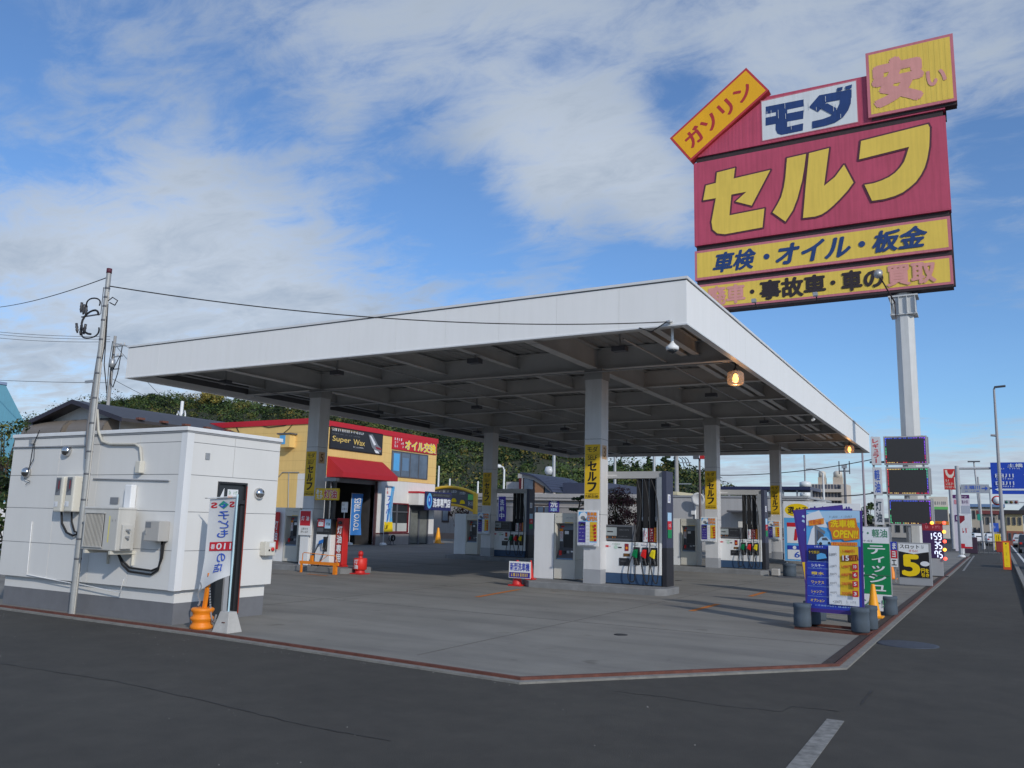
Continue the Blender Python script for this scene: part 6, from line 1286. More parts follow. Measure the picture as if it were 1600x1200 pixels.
for i in range(6):
    u = (i+.5)/6.2+.04; z = ar(u); cx = u*W; w = W/7.5
    if i == 5: a.rect(cx-w*.45, z-.55, cx+w*.45, z-.15, ink('lime', 110, 200, 110)).scrib(cx-w*.4, z-.95, cx+w*.4, z-.65, WHI, 6, i)
    else: a.scrib(cx-w*.42, z-.40, cx+w*.42, z-.2, WHI if i else LBL, 5, i).scrib(cx-w*.4, z-.58, cx+w*.4, z-.5, GRYI, 6, i+9).poly([(cx-w*.35, z-1.05), (cx+w*.35, z-1.05), (cx+w*.35, z-.92), (cx+w*.15, z-.78), (cx-w*.2, z-.78), (cx-w*.35, z-.9)], YB if i > 1 else SKYB)
a.build(t, 'artwork')
gx, gy = G(684, 849); cone('traffic_cone', gx, gy, 0, 1.0, .30, CONE_Y, 'pale orange cone by the side entrance of the workshop', 'traffic cone')
nx, ny = AT(778, 820, 50)[0], 50
def purp(a, w, h): a.vtext('洗車中', w*.2, h*.3, w*.8, h*.92, WHI, .03).rect(0, .02, w, h*.2, YB)
nobori('banner_flag', 'slim purple banner in front of the grey shop', nx, ny, 0, .6, 2.2, 1.0, purp, PURP)

# poles behind the station
def pole(name, label, px, ytop, Y, r, extras=None, m=STEEL, cat='pole', grp=None):
    x, z = AT(px, ytop, Y); t = thing(name, label, cat, (x, Y, 0), group=grp); MB().tube([(0, 0, 0), (0, 0, z)], [r*1.25, r*.85], m, 9).build('pole', t)
    if extras: extras(t, z)
    return t
LWH = mat('lamp_post_white', (.7, .72, .72), .4, var=.03)
def hd(t, z): MB().tube([(0, 0, z-.2), (-.1, 0, z+.15), (-.5, 0, z+.28)], .06, LWH, 8).build('arm', t); MB().lathe([(.0, -.16), (.22, -.14), (.26, 0), (.16, .12), (0, .15)], LWH, 14, Matrix.Translation((-.55, 0, z+.26))).build('lamp_head', t)
pole('lamp_post', 'short white lamp post in front of the wooded hill', 788, 733, 60, .09, hd, LWH, 'lamp post')
def globe(t, z): MB().lathe([(0, -.45), (.3, -.4), (.42, -.1), (.3, .25), (0, .3)], mat('globe', (.6, .62, .64), .3), 14, Matrix.Translation((-.45, 0, z-1.6))).tube([(0, 0, z-1.4), (-.4, 0, z-1.4)], .04, STEEL).build('lamp_head', t)
pole('lamp_post', 'grey pole with a round lamp above the curved roof', 866, 705, 64, .16, globe, STEEL, 'lamp post')
pole('steel_pole', 'thin pale pole rising beside the red shrub', 961, 700, 60, .12, None, STEEL)
pole('steel_pole', 'pale pole rising behind the hose boom of the nearest pump', 1022, 700, 72, .14, None, STEEL)
PC = mat('pole_concrete', (.34, .335, .33), .85, var=.1)
def util(t, z):
    [MB().box(-.2, -.05, z-q, 1.55, .05, z-q+.1, STEEL).build('crossarm', t) for q in (1.4, 3.6, 4.6)]; MB().lathe([(.22, -.45), (.25, 0), (.22, .45), (.08, .5)], WHITE, 12, Matrix.Translation((.9, -.2, z-5.6))).build('transformer', t)
    m = MB()
    for i in range(3): m.tube([(.3+.3*i, 0, z-.8), (.6+.3*i, 0, z-1.0), (.8+.35*i, 0, z-1.7)], .05, BLACK, 5)
    m.tube([(.1, -.2, z-5), (.3, -.2, z-7), (.3, -.2, z-10)], .05, BLACK, 6); m.build('cable', t)
pole('utility_pole', 'concrete utility pole with white transformer before the wooded hill', 1057, 703, 84, .22, util, PC, 'utility pole')
def flood(t, z):
    for s_ in (-.2, .2): MB().box(s_-.14, -.18, z-.05, s_+.14, .1, z+.22, REDP if s_ > 0 else DGREY).build('floodlight', t)
pole('floodlight_pole', 'dark steel floodlight pole in front of the grey block building', 1093, 716, 48, .07, flood, mat('brown_steel', (.16, .13, .13), .6), 'floodlight pole')
for px, yt, lab in ((686, 728, 'thin white rod post nearest the workshop gutter'), (703, 748, 'thin white rod post above the arch top'), (747, 752, 'thin white rod post beside the arch leg')):
    pole('white_post', lab, px, yt, 70, .10, None, LWH, 'post', 'white posts behind the arch sign')
wire('overhead_cable', 'lower power wire crossing between the farthest column and the lamp pole', [W2(1100, 742, 60), W2(1362, 718, 60)], .03, .35)
wire('overhead_cable', 'power wire with dark spacers running to the right behind the price board', [W2(1310, 775, 80), W2(1362, 771, 80)], .05, .05)
pole('steel_pole', 'tall slim brown pole beside the LED price stack', 1347, 700, 56, .07, None, mat('pole_mauve', (.30, .26, .30), .5), 'pole')
def tl(t, z): MB().tube([(0, 0, z), (-.5, 0, z+.4), (-1.5, 0, z+.6)], .07, STEEL).box(-2.2, -.2, z+.55, -1.3, .2, z+.7, STEEL).build('lamp_head', t)
pole('lamp_post', 'far street lamp in front of the apartment block', 1286, 740, 120, .14, tl, LWH, 'lamp post')
def ant(t, z): MB().box(-.9, -.1, z-1.6, -.75, .1, z+.6, DGREY).box(.75, -.1, z-1.6, .9, .1, z+.6, DGREY).box(-.9, -.08, z-1.2, .9, .08, z-1.0, DGREY).box(-.4, -.3, z-.6, .4, .3, z, STEEL).build('crossarm', t)
pole('utility_pole', 'far dark utility pole over the apartment block', 1319, 726, 150, .2, ant, mat('dark_pole', (.16, .17, .2), .7), 'utility pole')
def flats():
    Y = 320.0; f = lambda px, py: AT(px, py, Y); x0, z1 = f(1265, 756); x1, _ = f(1321, 756); W = x1-x0
    t = thing('apartment_block', 'far beige apartment block with rows of balconies and two roof tanks', 'building', (x0, Y, 0)); CB = mat('flats_beige', C(200, 190, 178), .8, var=.05, scale=.2); CD = mat('flats_shadow_glass', C(84, 86, 96), .5, var=.2, scale=.5)
    MB().box(0, 1.6, 0, W, 14, z1, CB).box(W-1.5, 0, 0, W, 1.59, z1, CB).build('wall', t); n = 8; fh = 3.0
    for k in range(n):
        z = z1-fh*(k+1)
        if z < 1: break
        b = MB().box(-.2, -.1, z, W-1.52, 1.59, z+1.15, CB).build('balcony', t); m = MB()
        for i in range(9): m.box(.6+(W-2.5)*i/9, 1.5, z+1.2, .6+(W-2.5)*(i+.72)/9, 1.595, z+fh-.15, CD)
        m.build('window', b)
    for px, w in ((1281, 2.6), (1306, 3.2)):
        xx = f(px, 750)[0]-x0; MB().box(xx-w/2, 4, z1, xx+w/2, 7, z1+2.6, mat('penthouse', C(190, 176, 160), .8)).lathe([(w*.5, z1+2.6), (w*.5, z1+4.4), (w*.3, z1+5.0), (0, z1+5.1)], mat('tank', C(205, 198, 186), .6), 14, Matrix.Translation((xx, 5.5, 0))).build('roof_tank', t)
    Yk = 230.0; x, z = AT(1258, 752, Yk); t = thing('antenna_tower', 'small stepped white antenna tower beside the apartment block', 'tower', (x, Yk, 0)); MB().tube([(0, 0, 0), (0, 0, z+7)], .25, STEEL, 6).build('mast', t); m = MB()
    for k in range(6): m.lathe([(1.0, z-2.8*k-1.6), (1.5, z-2.8*k-1.4), (1.5, z-2.8*k-.3), (.6, z-2.8*k)], LWH, 12)
    m.build('platform', t)
flats()

# ------------------------------------------------------------------ vegetation
RNG = np.random.default_rng(11)
def leafmat(n, c, var=.3): 
    m = mat('leaf_'+n, c, .65, var=var, scale=1.4); m.node_tree.nodes['Principled BSDF'].inputs['Specular IOR Level'].default_value = .25; return m
LG = [leafmat('deep', (.024, .048, .013)), leafmat('mid', (.062, .100, .026)), leafmat('olive', (.105, .115, .030)), leafmat('gold', (.17, .135, .03)), leafmat('dark', (.011, .023, .009))]
def leafcloud(blobs, per, size, mats, weights, squash=.8, seed=0, flatn=0.35):
    """blobs: (x,y,z,r). Leaf quads scattered through the outer shell of each blob."""
    rg = np.random.default_rng(seed); B = np.array(blobs, float); n = len(B); N = n*per
    b = np.repeat(np.arange(n), per); d = rg.normal(size=(N, 3)); d /= np.linalg.norm(d, axis=1)[:, None]
    rad = B[b, 3]*(.55+.5*rg.random(N)**.6); lump = 1+.22*np.sin(d[:, 0]*5+b)*np.sin(d[:, 1]*4+b*1.7)*np.cos(d[:, 2]*4+b*.6); c = B[b, :3]+d*(rad*lump)[:, None]*np.array([1, 1, squash])
    nr = d*.9+np.array([0, 0, .25])+rg.normal(size=(N, 3))*.42; nr /= np.linalg.norm(nr, axis=1)[:, None]
    a = np.cross(nr, rg.normal(size=(N, 3))); a /= np.linalg.norm(a, axis=1)[:, None]; bb = np.cross(nr, a); s = size*(.6+.8*rg.random(N))[:, None]
    V = np.stack([c-a*s-bb*s*.55, c+a*s*.2-bb*s*.7, c+a*s+bb*s*.5, c-a*s*.2+bb*s*.7], 1).reshape(-1, 3)
    wb = rg.choice(len(mats), size=n, p=weights)       # one main shade per clump, some strays
    mi = wb[b]; st = rg.random(N) < .14; mi[st] = rg.choice(len(mats), size=st.sum(), p=weights)
    return V, mi
def leafobj(name, V, mi, mats, parent=None):
    me = bpy.data.meshes.new(name); nv = len(V); nf = nv//4
    me.vertices.add(nv); me.vertices.foreach_set('co', V.astype('f').ravel()); me.loops.add(nv); me.loops.foreach_set('vertex_index', np.arange(nv, dtype='i'))
    me.polygons.add(nf); me.polygons.foreach_set('loop_start', np.arange(0, nv, 4, dtype='i')); me.polygons.foreach_set('loop_total', np.full(nf, 4, 'i'))
    for m in mats: me.materials.append(m)
    me.polygons.foreach_set('material_index', mi.astype('i')); me.update(calc_edges=True)
    o = bpy.data.objects.new(name, me); COL.objects.link(o)
    if parent: o.parent = parent
    return o
BARK = mat('bark', (.07, .055, .042), .9, var=.3, scale=8, bump=.4, bscale=30)
def tree(name, label, x, y, h, r, mats, wts, seed, n=26, per=110, size=.10, trunk=.09, cat='tree', bare=.35, squash=.75, group=None, spread=1.0):
    rg = random.Random(seed); t = thing(name, label, cat, (x, y, 0), group=group); m = MB(); top = (rg.uniform(-.1, .1)*h, rg.uniform(-.1, .1)*h, h*.72)
    m.tube([(0, 0, -.05), (top[0]*.3, top[1]*.3, h*.3), top], [trunk, trunk*.75, trunk*.3], BARK, 8); bl = []
    for i in range(n):
        a = rg.uniform(0, 6.283); q = rg.random()**.5; z = h*(bare+(1-bare)*rg.random()); k = math.sqrt(max(.08, 1-((z/h-bare)/(1-bare)*2-1)**2*.85)); p = (math.cos(a)*r*q*k*spread, math.sin(a)*r*q*k, z-.12*h*.5); bl.append(p+(r*rg.uniform(.22, .42),))
        if i % 2 == 0: s0 = rg.uniform(.3, .8); m.tube([(top[0]*s0, top[1]*s0, top[2]*s0), ((top[0]*s0+p[0])/2, (top[1]*s0+p[1])/2, (top[2]*s0+p[2])/2+.05), p], [trunk*.4, trunk*.25, trunk*.1], BARK, 5)
    m.build('trunk', t); V, mi = leafcloud(bl, per, size, mats, wts, squash, seed); leafobj('crown', V, mi, mats, t); return t
def hill():
    prof = [(-140, 720), (0, 705), (90, 676), (140, 645), (170, 625), (240, 613), (330, 618), (420, 626), (500, 637), (600, 655), (700, 672), (800, 690), (860, 694), (920, 706), (960, 722), (1000, 735), (1030, 731), (1060, 728), (1085, 734), (1120, 750), (1170, 772), (1240, 800), (1330, 818)]
    Yr, Y0 = 200.0, 112.0; pts = [(AT(px, py+9, Yr)) for px, py in prof]
    V = []; F = []; rows = 9; n = len(pts)
    for j in range(rows):
        u = j/(rows-1); y = Y0+(Yr-Y0)*u
        for (x, z) in pts: V.append((x*(y/Yr)**.0-(1-u)*12, y, max(-.5, z*(u**.75)) if u > 0 else -.5))
    for (x, z) in pts: V.append((x, Yr+90, -.5))
    for j in range(rows):
        for i in range(n-1): F.append((j*n+i, j*n+i+1, (j+1)*n+i+1, (j+1)*n+i))
    soil = mat('hill_soil', (.035, .04, .02), .95, var=.3, scale=.2)
    struct(MB().add(V, F, soil, True).build('hill'))
    xs = np.array([p[0] for p in pts]); zs = np.array([p[1] for p in pts]); rg = np.random.default_rng(5); bl = []
    while len(bl) < 1500:
        u = rg.random(); x = rg.uniform(xs[0], xs[-1]); z = np.interp(x, xs, zs)*(u**.75)
        if np.interp(x, xs, zs) < 1.0: continue
        r = (1.4+4.4*rg.random()**1.9)*(.75 if u > .9 else 1); bl.append((x-(1-u)*12, Y0+(Yr-Y0)*u, z+r*.35-(r*.55 if u > .92 else 0), r))
    for k in range(420):      # close the crest
        x = rg.uniform(xs[0], xs[-1]); z = np.interp(x, xs, zs)
        if z < 1.5: continue
        r = rg.uniform(1.3, 2.6); u = rg.uniform(.86, 1.02); bl.append((x-(1-min(u, 1))*12, Y0+(Yr-Y0)*u, z*(min(u, 1)**.75)+r*.25, r))
    V, mi = leafcloud(bl, 190, .27, LG, [.26, .22, .20, .05, .27], .85, 3)
    o = leafobj('hill_woodland', V, mi, LG); o['kind'] = 'stuff'; o['label'] = 'dense green and olive woodland covering the hill'
    # single trees one can tell apart on the skyline
    def conifer(px, ptop, pb, Y, seed, lab, w):
        x, z1 = AT(px, ptop, Y); z0 = AT(px, pb, Y)[1]; h = z1-z0; base = z0-2.5; t = thing('conifer_tree', lab, 'tree', (x, Y, base), group='conifers on the hill skyline'); H = z1-base
        MB().tube([(0, 0, 0), (0, 0, H)], [.22, .04], BARK, 6).build('trunk', t); rg = random.Random(seed); b = []
        for k in range(34):
            u = (k+.5)/34; rr = w*(1-u)**.85*rg.uniform(.55, 1.1); a = rg.uniform(0, 6.28); b.append((math.cos(a)*rr*.6, math.sin(a)*rr*.6, 1.6+(H-1.6)*u, max(.22, rr*.55)))
        V, mi = leafcloud(b, 60, .20, [LG[4], LG[0]], [.6, .4], .6, seed); leafobj('crown', V, mi, [LG[4], LG[0]], t)
    for i, (px, pt, pb, w, lab) in enumerate(((969, 719, 738, 1.7, 'small dark conifer at the start of the skyline gap'), (989, 724, 738, 1.2, 'slim dark conifer between two hoses boom and shrub'), (996, 721, 737, 1.3, 'pair conifer with the slimmer top beside the pale pole'), (1014, 710, 736, 2.2, 'tall ragged conifer just before the pale pole behind the hose boom'), (1041, 707, 733, 3.2, 'broad dark conifer on the hilltop beside the utility pole'), (1056, 711, 730, 1.8, 'conifer directly behind the concrete utility pole'))):
        conifer(px, pt, pb, 199, 40+i, lab, w)
    x, z = AT(332, 616, 190); t = thing('golden_tree', 'yellowing round tree on the hilltop above the workshop', 'tree', (x, 190, z-6)); MB().tube([(0, 0, 0), (0, 0, 5)], [.25, .1], BARK, 7).build('trunk', t)
    rg = random.Random(4); b = [(rg.uniform(-3.6, 3.6), rg.uniform(-2, 2), 3.2+rg.uniform(0, 3.0), rg.uniform(.9, 1.5)) for _ in range(22)]; gm = [LG[3], LG[2], leafmat('sun', (.30, .25, .06))]; V, mi = leafcloud(b, 80, .26, gm, [.4, .25, .35], .85, 9); leafobj('crown', V, mi, gm, t)
hill()
gx = AT(22, 700, 19)[0]
tree('garden_tree', 'loose leafy garden tree rising behind the hut at the picture edge', AT(12, 700, 18)[0], 18, AT(20, 648, 18)[1], 1.2, LG, [.35, .3, .15, .05, .15], 3, n=34, per=42, size=.06, bare=.3)
tree('garden_tree', 'thin twiggy shrub tree in front of the teal building', AT(38, 700, 21)[0], 21, 4.6, 1.1, LG, [.2, .35, .3, .05, .1], 8, n=20, per=30, size=.07, bare=.45)
tree('dark_shrub', 'dark shrub filling the gap beside the hut wall', AT(-4, 740, 13)[0], 13, 2.6, 1.3, LG, [.3, .2, .1, .0, .4], 13, n=26, per=70, size=.07, bare=.08, cat='shrub')
MBw = AT(4, 790, 15.5); tag(MB().box(-4, 0, 0, .5, .2, 1.75, WHITE).box(-4.02, -.02, 1.0, .52, -.001, 1.06, mat('violet_stripe', C(110, 80, 150), .6)).build('garden_wall', loc=(AT(14, 790, 15.5)[0]-1, 15.5, 0)), 'white garden wall with violet stripe seen past the hut', 'wall')
RL = [leafmat('wine', (.12, .045, .045)), leafmat('wine_dark', (.06, .028, .028)), leafmat('moss', (.08, .085, .04))]
sx = AT(966, 820, 47)[0]; tree('red_shrub', 'wine red leaved shrub behind the nearest pump display', sx, 47, 3.7, 1.25, RL, [.45, .4, .15], 21, n=60, per=90, size=.05, bare=.38, trunk=.06, cat='shrub')
sx = AT(1008, 820, 49)[0]; tree('red_shrub', 'smaller wine red shrub with bare stems behind the hose boom', sx, 49, 2.9, .8, RL, [.4, .4, .2], 22, n=26, per=50, size=.045, bare=.45, trunk=.05, cat='shrub')
def pine(px, lab):
    x = AT(px, 800, 50)[0]; t = thing('garden_pine', lab, 'tree', (x, 50, 0)); m = MB().tube([(0, 0, 0), (.1, 0, 1.2), (-.05, 0, 2.4), (.1, 0, 3.1)], [.09, .07, .06, .03], BARK, 7); b = []; rg = random.Random(px)
    for z, xx in ((1.7, -.75), (2.1, .65), (2.35, -.45), (2.75, .55), (3.05, -.2), (3.2, .2), (2.0, 1.0)):
        m.tube([(0, 0, z-.15), (xx*.6, 0, z-.05), (xx, 0, z)], [.04, .03, .015], BARK, 5)
        for k in range(4): b.append((xx+rg.uniform(-.25, .25), rg.uniform(-.2, .2), z+.05, .2))
    m.build('trunk', t); V, mi = leafcloud(b, 60, .055, [LG[4], LG[0]], [.5, .5], .45, px); leafobj('crown', V, mi, [LG[4], LG[0]], t)
pine(905, 'cloud pruned garden pine in front of the grey shop')
sx = AT(717, 820, 51)[0]; tree('potted_shrub', 'red flowering shrub above the shaded payment terminal', sx, 51, 2.6, .9, RL+[LG[1]], [.2, .2, .2, .4], 31, n=14, per=40, size=.07, bare=.4, trunk=.05, cat='shrub')
tree('garden_tree', 'dark clipped tree standing far behind the LED price stack', AT(1359, 800, 90)[0], 90, 4.6, 1.3, LG, [.3, .1, .1, 0, .5], 14, n=20, per=60, size=.12, bare=.1)

# ------------------------------------------------------------------ the street beyond
def street():
    f = lambda px, py, Y: AT(px, py, Y)
    # tall street lamp
    Y = 58; bx = G(1567, 852)[0]; x0 = f(1568, 848, Y)[0]; x1, z1 = f(1553, 608, Y)
    t = thing('street_lamp', 'tall slim street lamp with one short arm over the road', 'street lamp', (x0, Y, 0)); ls = mat('lamp_grey', (.34, .34, .36), .5, var=.05)
    MB().tube([(0, 0, 0), (x1-x0, 0, z1)], [.13, .06], ls, 9).tube([(x1-x0, 0, z1*.72), (x1-x0-.35, 0, z1*.725)], .07, ls, 6).build('pole', t); e = f(1571, 604, Y); MB().tube([(x1-x0, 0, z1-.05), (x1-x0+.05, 0, z1+.12), (e[0]-x0, -.1, e[1]+.02)], [.06, .07, .07], DGREY, 8).build('lamp_arm', t)
    # gantry with blue direction sign
    Y = 70; bx, zt = f(1495, 728, Y); b0 = f(1499, 800, Y)[0]; t = thing('road_gantry', 'pole gantry carrying a blue direction sign over the road', 'road sign', (b0, Y, 0)); gs = mat('gantry_grey', (.45, .46, .48), .5, var=.05)
    s0, sz1 = f(1547, 723, Y); sz0 = f(1550, 772, Y)[1]; sx1 = s0+4.4; za = f(1500, 732, Y)[1]; zb = f(1545, 763, Y)[1]
    MB().tube([(0, 0, 0), (bx-b0, 0, zt)], [.2, .15], gs, 10).tube([(bx-b0, 0, za), (sx1-b0, 0, za)], .09, gs, 8).tube([(bx-b0, 0, zb), (sx1-b0, 0, zb)], .07, gs, 8).build('frame', t)
    o = MB().box(s0-b0, -.15, sz0, sx1-b0, -.08, sz1, mat('road_sign_blue', C(28, 70, 180), .45, var=.04)).build('direction_panel', t); a = Art(-.15, .006); X = lambda u: s0-b0+4.4*u; Z = lambda v: sz1-(sz1-sz0)*v; WI = ink('sign_white', 215, 222, 230)
    a.rect(X(.50), Z(.95), X(.56), Z(.38), WI).poly([(X(.46), Z(.40)), (X(.60), Z(.40)), (X(.53), Z(.26))], WI).rect(X(.12), Z(.885), X(.94), Z(.83), WI).poly([(X(.13), Z(.94)), (X(.13), Z(.78)), (X(.04), Z(.857))], WI).poly([(X(.93), Z(.94)), (X(.93), Z(.78)), (X(.99), Z(.857))], WI)
    a.text('土橋', X(.24), Z(.16), X(.46), Z(.04), WI, .03).text('土橋', X(.60), Z(.16), X(.82), Z(.04), WI, .03).scrib(X(.14), Z(.22), X(.42), Z(.18), WI, 9, 2).scrib(X(.6), Z(.22), X(.8), Z(.18), WI, 8, 4)
    for u in (.06, .66):
        for v in (.36, .60): a.text('田川' if u < .5 else '湊町', X(u), Z(v+.12), X(u+.26), Z(v), WI, .02).scrib(X(u), Z(v+.18), X(u+.26), Z(v+.14), WI, 8, int(v*10))
    a.build(o)
    p0, pz1 = f(1501, 757, Y); p1, pz0 = f(1546, 771, Y)
    o = MB().box(p0-b0, -.14, pz0, p1-b0, -.09, pz1, mat('grey_sign', C(160, 166, 176), .5, var=.04)).build('river_panel', t); a = Art(-.14, .006); w = p1-p0; h = pz1-pz0; BI = ink('royal', 50, 90, 190); a.text('土橋川', p0-b0+w*.10, pz0+h*.45, p0-b0+w*.68, pz0+h*.88, BI, .02).scrib(p0-b0+w*.15, pz0+h*.15, p0-b0+w*.66, pz0+h*.3, BI, 10, 2).rect(p0-b0+w*.74, pz0+h*.5, p0-b0+w*.88, pz0+h*.6, BI).poly([(p0-b0+w*.87, pz0+h*.3), (p0-b0+w*.96, pz0+h*.55), (p0-b0+w*.87, pz0+h*.8)], BI); a.build(o)
    # red sign on a pole
    Y = 88; x, z1 = f(1474, 733, Y); x1, z0 = f(1494, 765, Y); t = thing('red_pole_sign', 'red shop sign with a pale crescent on a tall pole', 'shop sign', ((x+x1)/2, Y, 0)); w = x1-x; h = z1-z0; MB().tube([(0, 0, 0), (0, 0, z0)], .16, gs, 9).build('pole', t); o = MB().box(-w/2, -.15, z0, w/2, .15, z1, REDP).build('panel', t); a = Art(-.15, .006); T = lambda u, v: (-w/2+u*w, z0+v*h)
    a.poly([T(.12, .95), T(.2, .72), T(.4, .58), T(.7, .56), T(.88, .70), T(.92, .95), T(.8, .80), T(.68, .72), T(.48, .72), T(.36, .80), T(.30, .95)], ink('cream', 225, 215, 200)).rect(*T(.88, .05), *T(.97, .6), ink('cream', 225, 215, 200)).scrib(*T(.1, .38), *T(.82, .5), ink('cream', 225, 215, 200), 4, 2).scrib(*T(.1, .22), *T(.82, .34), ink('cream', 225, 215, 200), 5, 3).scrib(*T(.1, .06), *T(.82, .18), ink('cream', 225, 215, 200), 6, 4); a.build(o)
    # green cream convenience sign
    Y = 76; x, z1 = f(1451, 776, Y); x1, z0 = f(1483, 818, Y); t = thing('banded_sign', 'cream roadside sign with green band and dark menu', 'shop sign', (x, Y, 0), R_(-4)); w = x1-x; h = z1-z0; MB().box(w*.45, .02, 0, w*.6, .25, z0, WHITE).build('post', t); o = MB().box(0, 0, z0-1.2, w, .3, z1, ink('cream', 225, 222, 205)).build('panel', t)
    a = Art(0, .006); a.scrib(.15, z1-h*.14, w*.4, z1-h*.06, GRNI, 4, 2).scrib(.15, z1-h*.3, w-.1, z1-h*.18, GRYI, 8, 3).rect(0, z1-h*.48, w, z1-h*.38, ink('lime', 110, 200, 110)).rect(.05, z1-h*.92, w-.05, z1-h*.48, DGREY).rect(0, z1-h*1.05, w, z1-h*.92, ORNI).scrib(.1, z1-h*1.03, w-.1, z1-h*.95, REDI, 9, 4); a.build(o)
    # white pylon with purple lettering
    Y = 79; x, z1 = f(1488, 773, Y); x1, z0 = f(1518, 830, Y); t = thing('white_pylon', 'white pylon sign with purple bands and photo panels', 'shop sign', (x, Y, 0)); w = x1-x; h = z1-z0; o = MB().box(0, 0, 0, w, .5, z1, mat('pylon_white', C(215, 210, 222), .5, var=.04)).build('body', t); a = Art(0, .006); pv = ink('plum', 90, 40, 100)
    a.rect(0, z1-h*.10, w, z1, pv).scrib(.2, z1-h*.08, w-.2, z1-h*.03, WHI, 8, 1).rect(.1, z1-h*.26, w*.4, z1-h*.14, PINKI).scrib(w*.45, z1-h*.24, w-.1, z1-h*.15, pv, 7, 3).rect(w*.55, z1-h*.52, w-.1, z1-h*.34, GRYI).rect(.1, z1-h*.74, w-.1, z1-h*.56, pv).rect(.2, z1-h*.70, w*.4, z1-h*.60, WHI).rect(w*.5, z1-h*.92, w-.1, z1-h*.78, LBL).scrib(w*.5, z1-h*.9, w-.1, z1-h*.8, DGREY, 5, 4); a.build(o)
    # tall pale banner with weight base
    def rb(a, w, h): a.rect(0, .02, w, h*.98, WHI).rect(0, h*.72, w, h*.95, ink('dark_red', 140, 30, 45)).scrib(.06, h*.74, w-.05, h*.82, YB, 4, 2).scrib(.06, h*.45, w-.05, h*.60, REDI, 3, 3).rect(0, .02, w, h*.14, REDI)
    x, z1 = f(1492, 806, 60); nobori('banner_flag', 'white and red shop banner standing on the pavement edge', x+.25, 60, 0, .62, 2.15, .55, rb, WHI)
    x, z1 = f(1500, 790, 66); z0 = f(1500, 835, 66)[1]; t = thing('grey_banner', 'pale grey vertical banner in front of the white pylon', 'banner', (x, 66, 0)); MB().tube([(0, 0, 0), (0, 0, z1)], .03, WHITE).build('pole', t); MB().box(.03, -.01, z0, .62, .01, z1, mat('banner_grey', C(170, 176, 190), .8, var=.05)).build('flag', t)
    # yellow safety board
    Y = 43; x, z1 = f(1565, 845, Y); x1, z0 = f(1581, 890, Y); t = thing('safety_board', 'narrow yellow safety board in an orange frame at the kerb', 'sign board', (x, Y, 0), R_(4)); w = x1-x; h = z1; MB().box(0, 0, 0, w, .05, h, mat('frame_orange', C(205, 84, 34), .5)).box(.03, .05, 0, .09, .35, .04, DGREY).box(w-.09, .05, 0, w-.03, .35, .04, DGREY).build('frame', t)
    a = Art(0, .004); a.rect(.045, .11, w-.045, h-.07, YB).rect(.13, h*.88, w-.13, h*.93, BLKI); a.text('守', .16, h*.70, w-.16, h*.83, BLKI, .02).text('優', .16, h*.48, w-.16, h*.60, BLKI, .02).text('行', .16, h*.26, w-.16, h*.38, BLKI, .02).scrib(.12, h*.12, w-.12, h*.16, BLKI, 5, 2); a.build(t)
    # red post box on a post
    Y = 52; x, z1 = f(1556, 847, Y); x1, z0 = f(1567, 863, Y); t = thing('red_box', 'red box on a dark post behind the yellow safety board', 'post box', (x, Y, 0)); w = x1-x; MB().box(w*.55, .1, 0, w*.75, .25, z0, DGREY).build('post', t); MB().box(0, 0, z0, w, .35, z1, mat('box_red', C(150, 58, 48), .6, var=.1)).box(-.02, -.02, z1, w+.02, .37, z1+.04, mat('box_red', (.3,.05,.04))).build('body', t, .02)
    # round no entry style sign
    Y = 84; x, z = f(1558, 782, Y); xb = f(1550, 855, Y)[0]; t = thing('round_road_sign', 'round red rimmed road sign on a thin pole', 'road sign', (x-.5, Y, 0)); MB().tube([(0, 0, 0), (0, 0, z+1.2)], .07, gs, 8).tube([(0, 0, z), (.5, 0, z)], .04, gs).build('pole', t); Mr = Matrix.Translation((.5, -.06, z)) @ Matrix.Rotation(R_(90), 4, 'X'); MB().lathe([(.42, -.02), (.42, .0), (0, .001)], REDP, 20, Mr).lathe([(.31, .0), (.31, .012), (0, .012)], WHI, 20, Mr).build('disc', t)
    Y = 95; x = f(1534, 800, Y)[0]; z = f(1530, 722, Y)[1]; t = thing('street_lamp', 'far thin lamp post with a small double head', 'street lamp', (x, Y, 0)); MB().tube([(0, 0, 0), (-.4, 0, z)], [.13, .07], gs, 8).build('pole', t); MB().box(-.95, -.15, z, .15, .15, z+.12, DGREY).build('lamp_head', t)
    # buildings
    def bld(name, label, px0, px1, ptop, Y, dep, wallc, rows, cols, roofc, band=None, pitched=False):
        x0, z = f(px0, ptop, Y); x1 = f(px1, ptop, Y)[0]; W = x1-x0; t = thing(name, label, 'building', (x0, Y, 0)); wm = mat('wall_%d_%d_%d' % wallc, C(*wallc), .8, var=.06, scale=.5, streak=.06)
        m = MB().box(0, 0, 0, W, dep, z, wm)
        if band: m.box(-.02, -.06, 0, W+.02, -.001, z*band[0], mat('wall_%d_%d_%d' % band[1], C(*band[1]), .8, var=.08))
        m.build('wall', t); rm = mat('roof_%d_%d_%d' % roofc, C(*roofc), .6, var=.06)
        (MB().prism([(-.5, z), (W+.5, z), (W*.72, z+1.6), (W*.28, z+1.6)], -.5, dep+.5, rm) if pitched else MB().box(-.4, -.4, z, W+.4, dep+.4, z+.5, rm)).build('roof', t)
        fh = z/rows
        for r in range(rows):
            for c in range(cols):
                a0 = W*(c+.22)/cols; a1 = W*(c+.78)/cols; b0 = fh*r+fh*.30; b1 = fh*r+fh*.80
                w = MB().box(a0, -.10, b0, a1, -.0615, b1, DGREY).build('window', t); MB().box(a0+.08, -.115, b0+.08, a1-.08, -.1005, b1-.08, GLASSD).build('pane', w)
        return t, x0, W, z
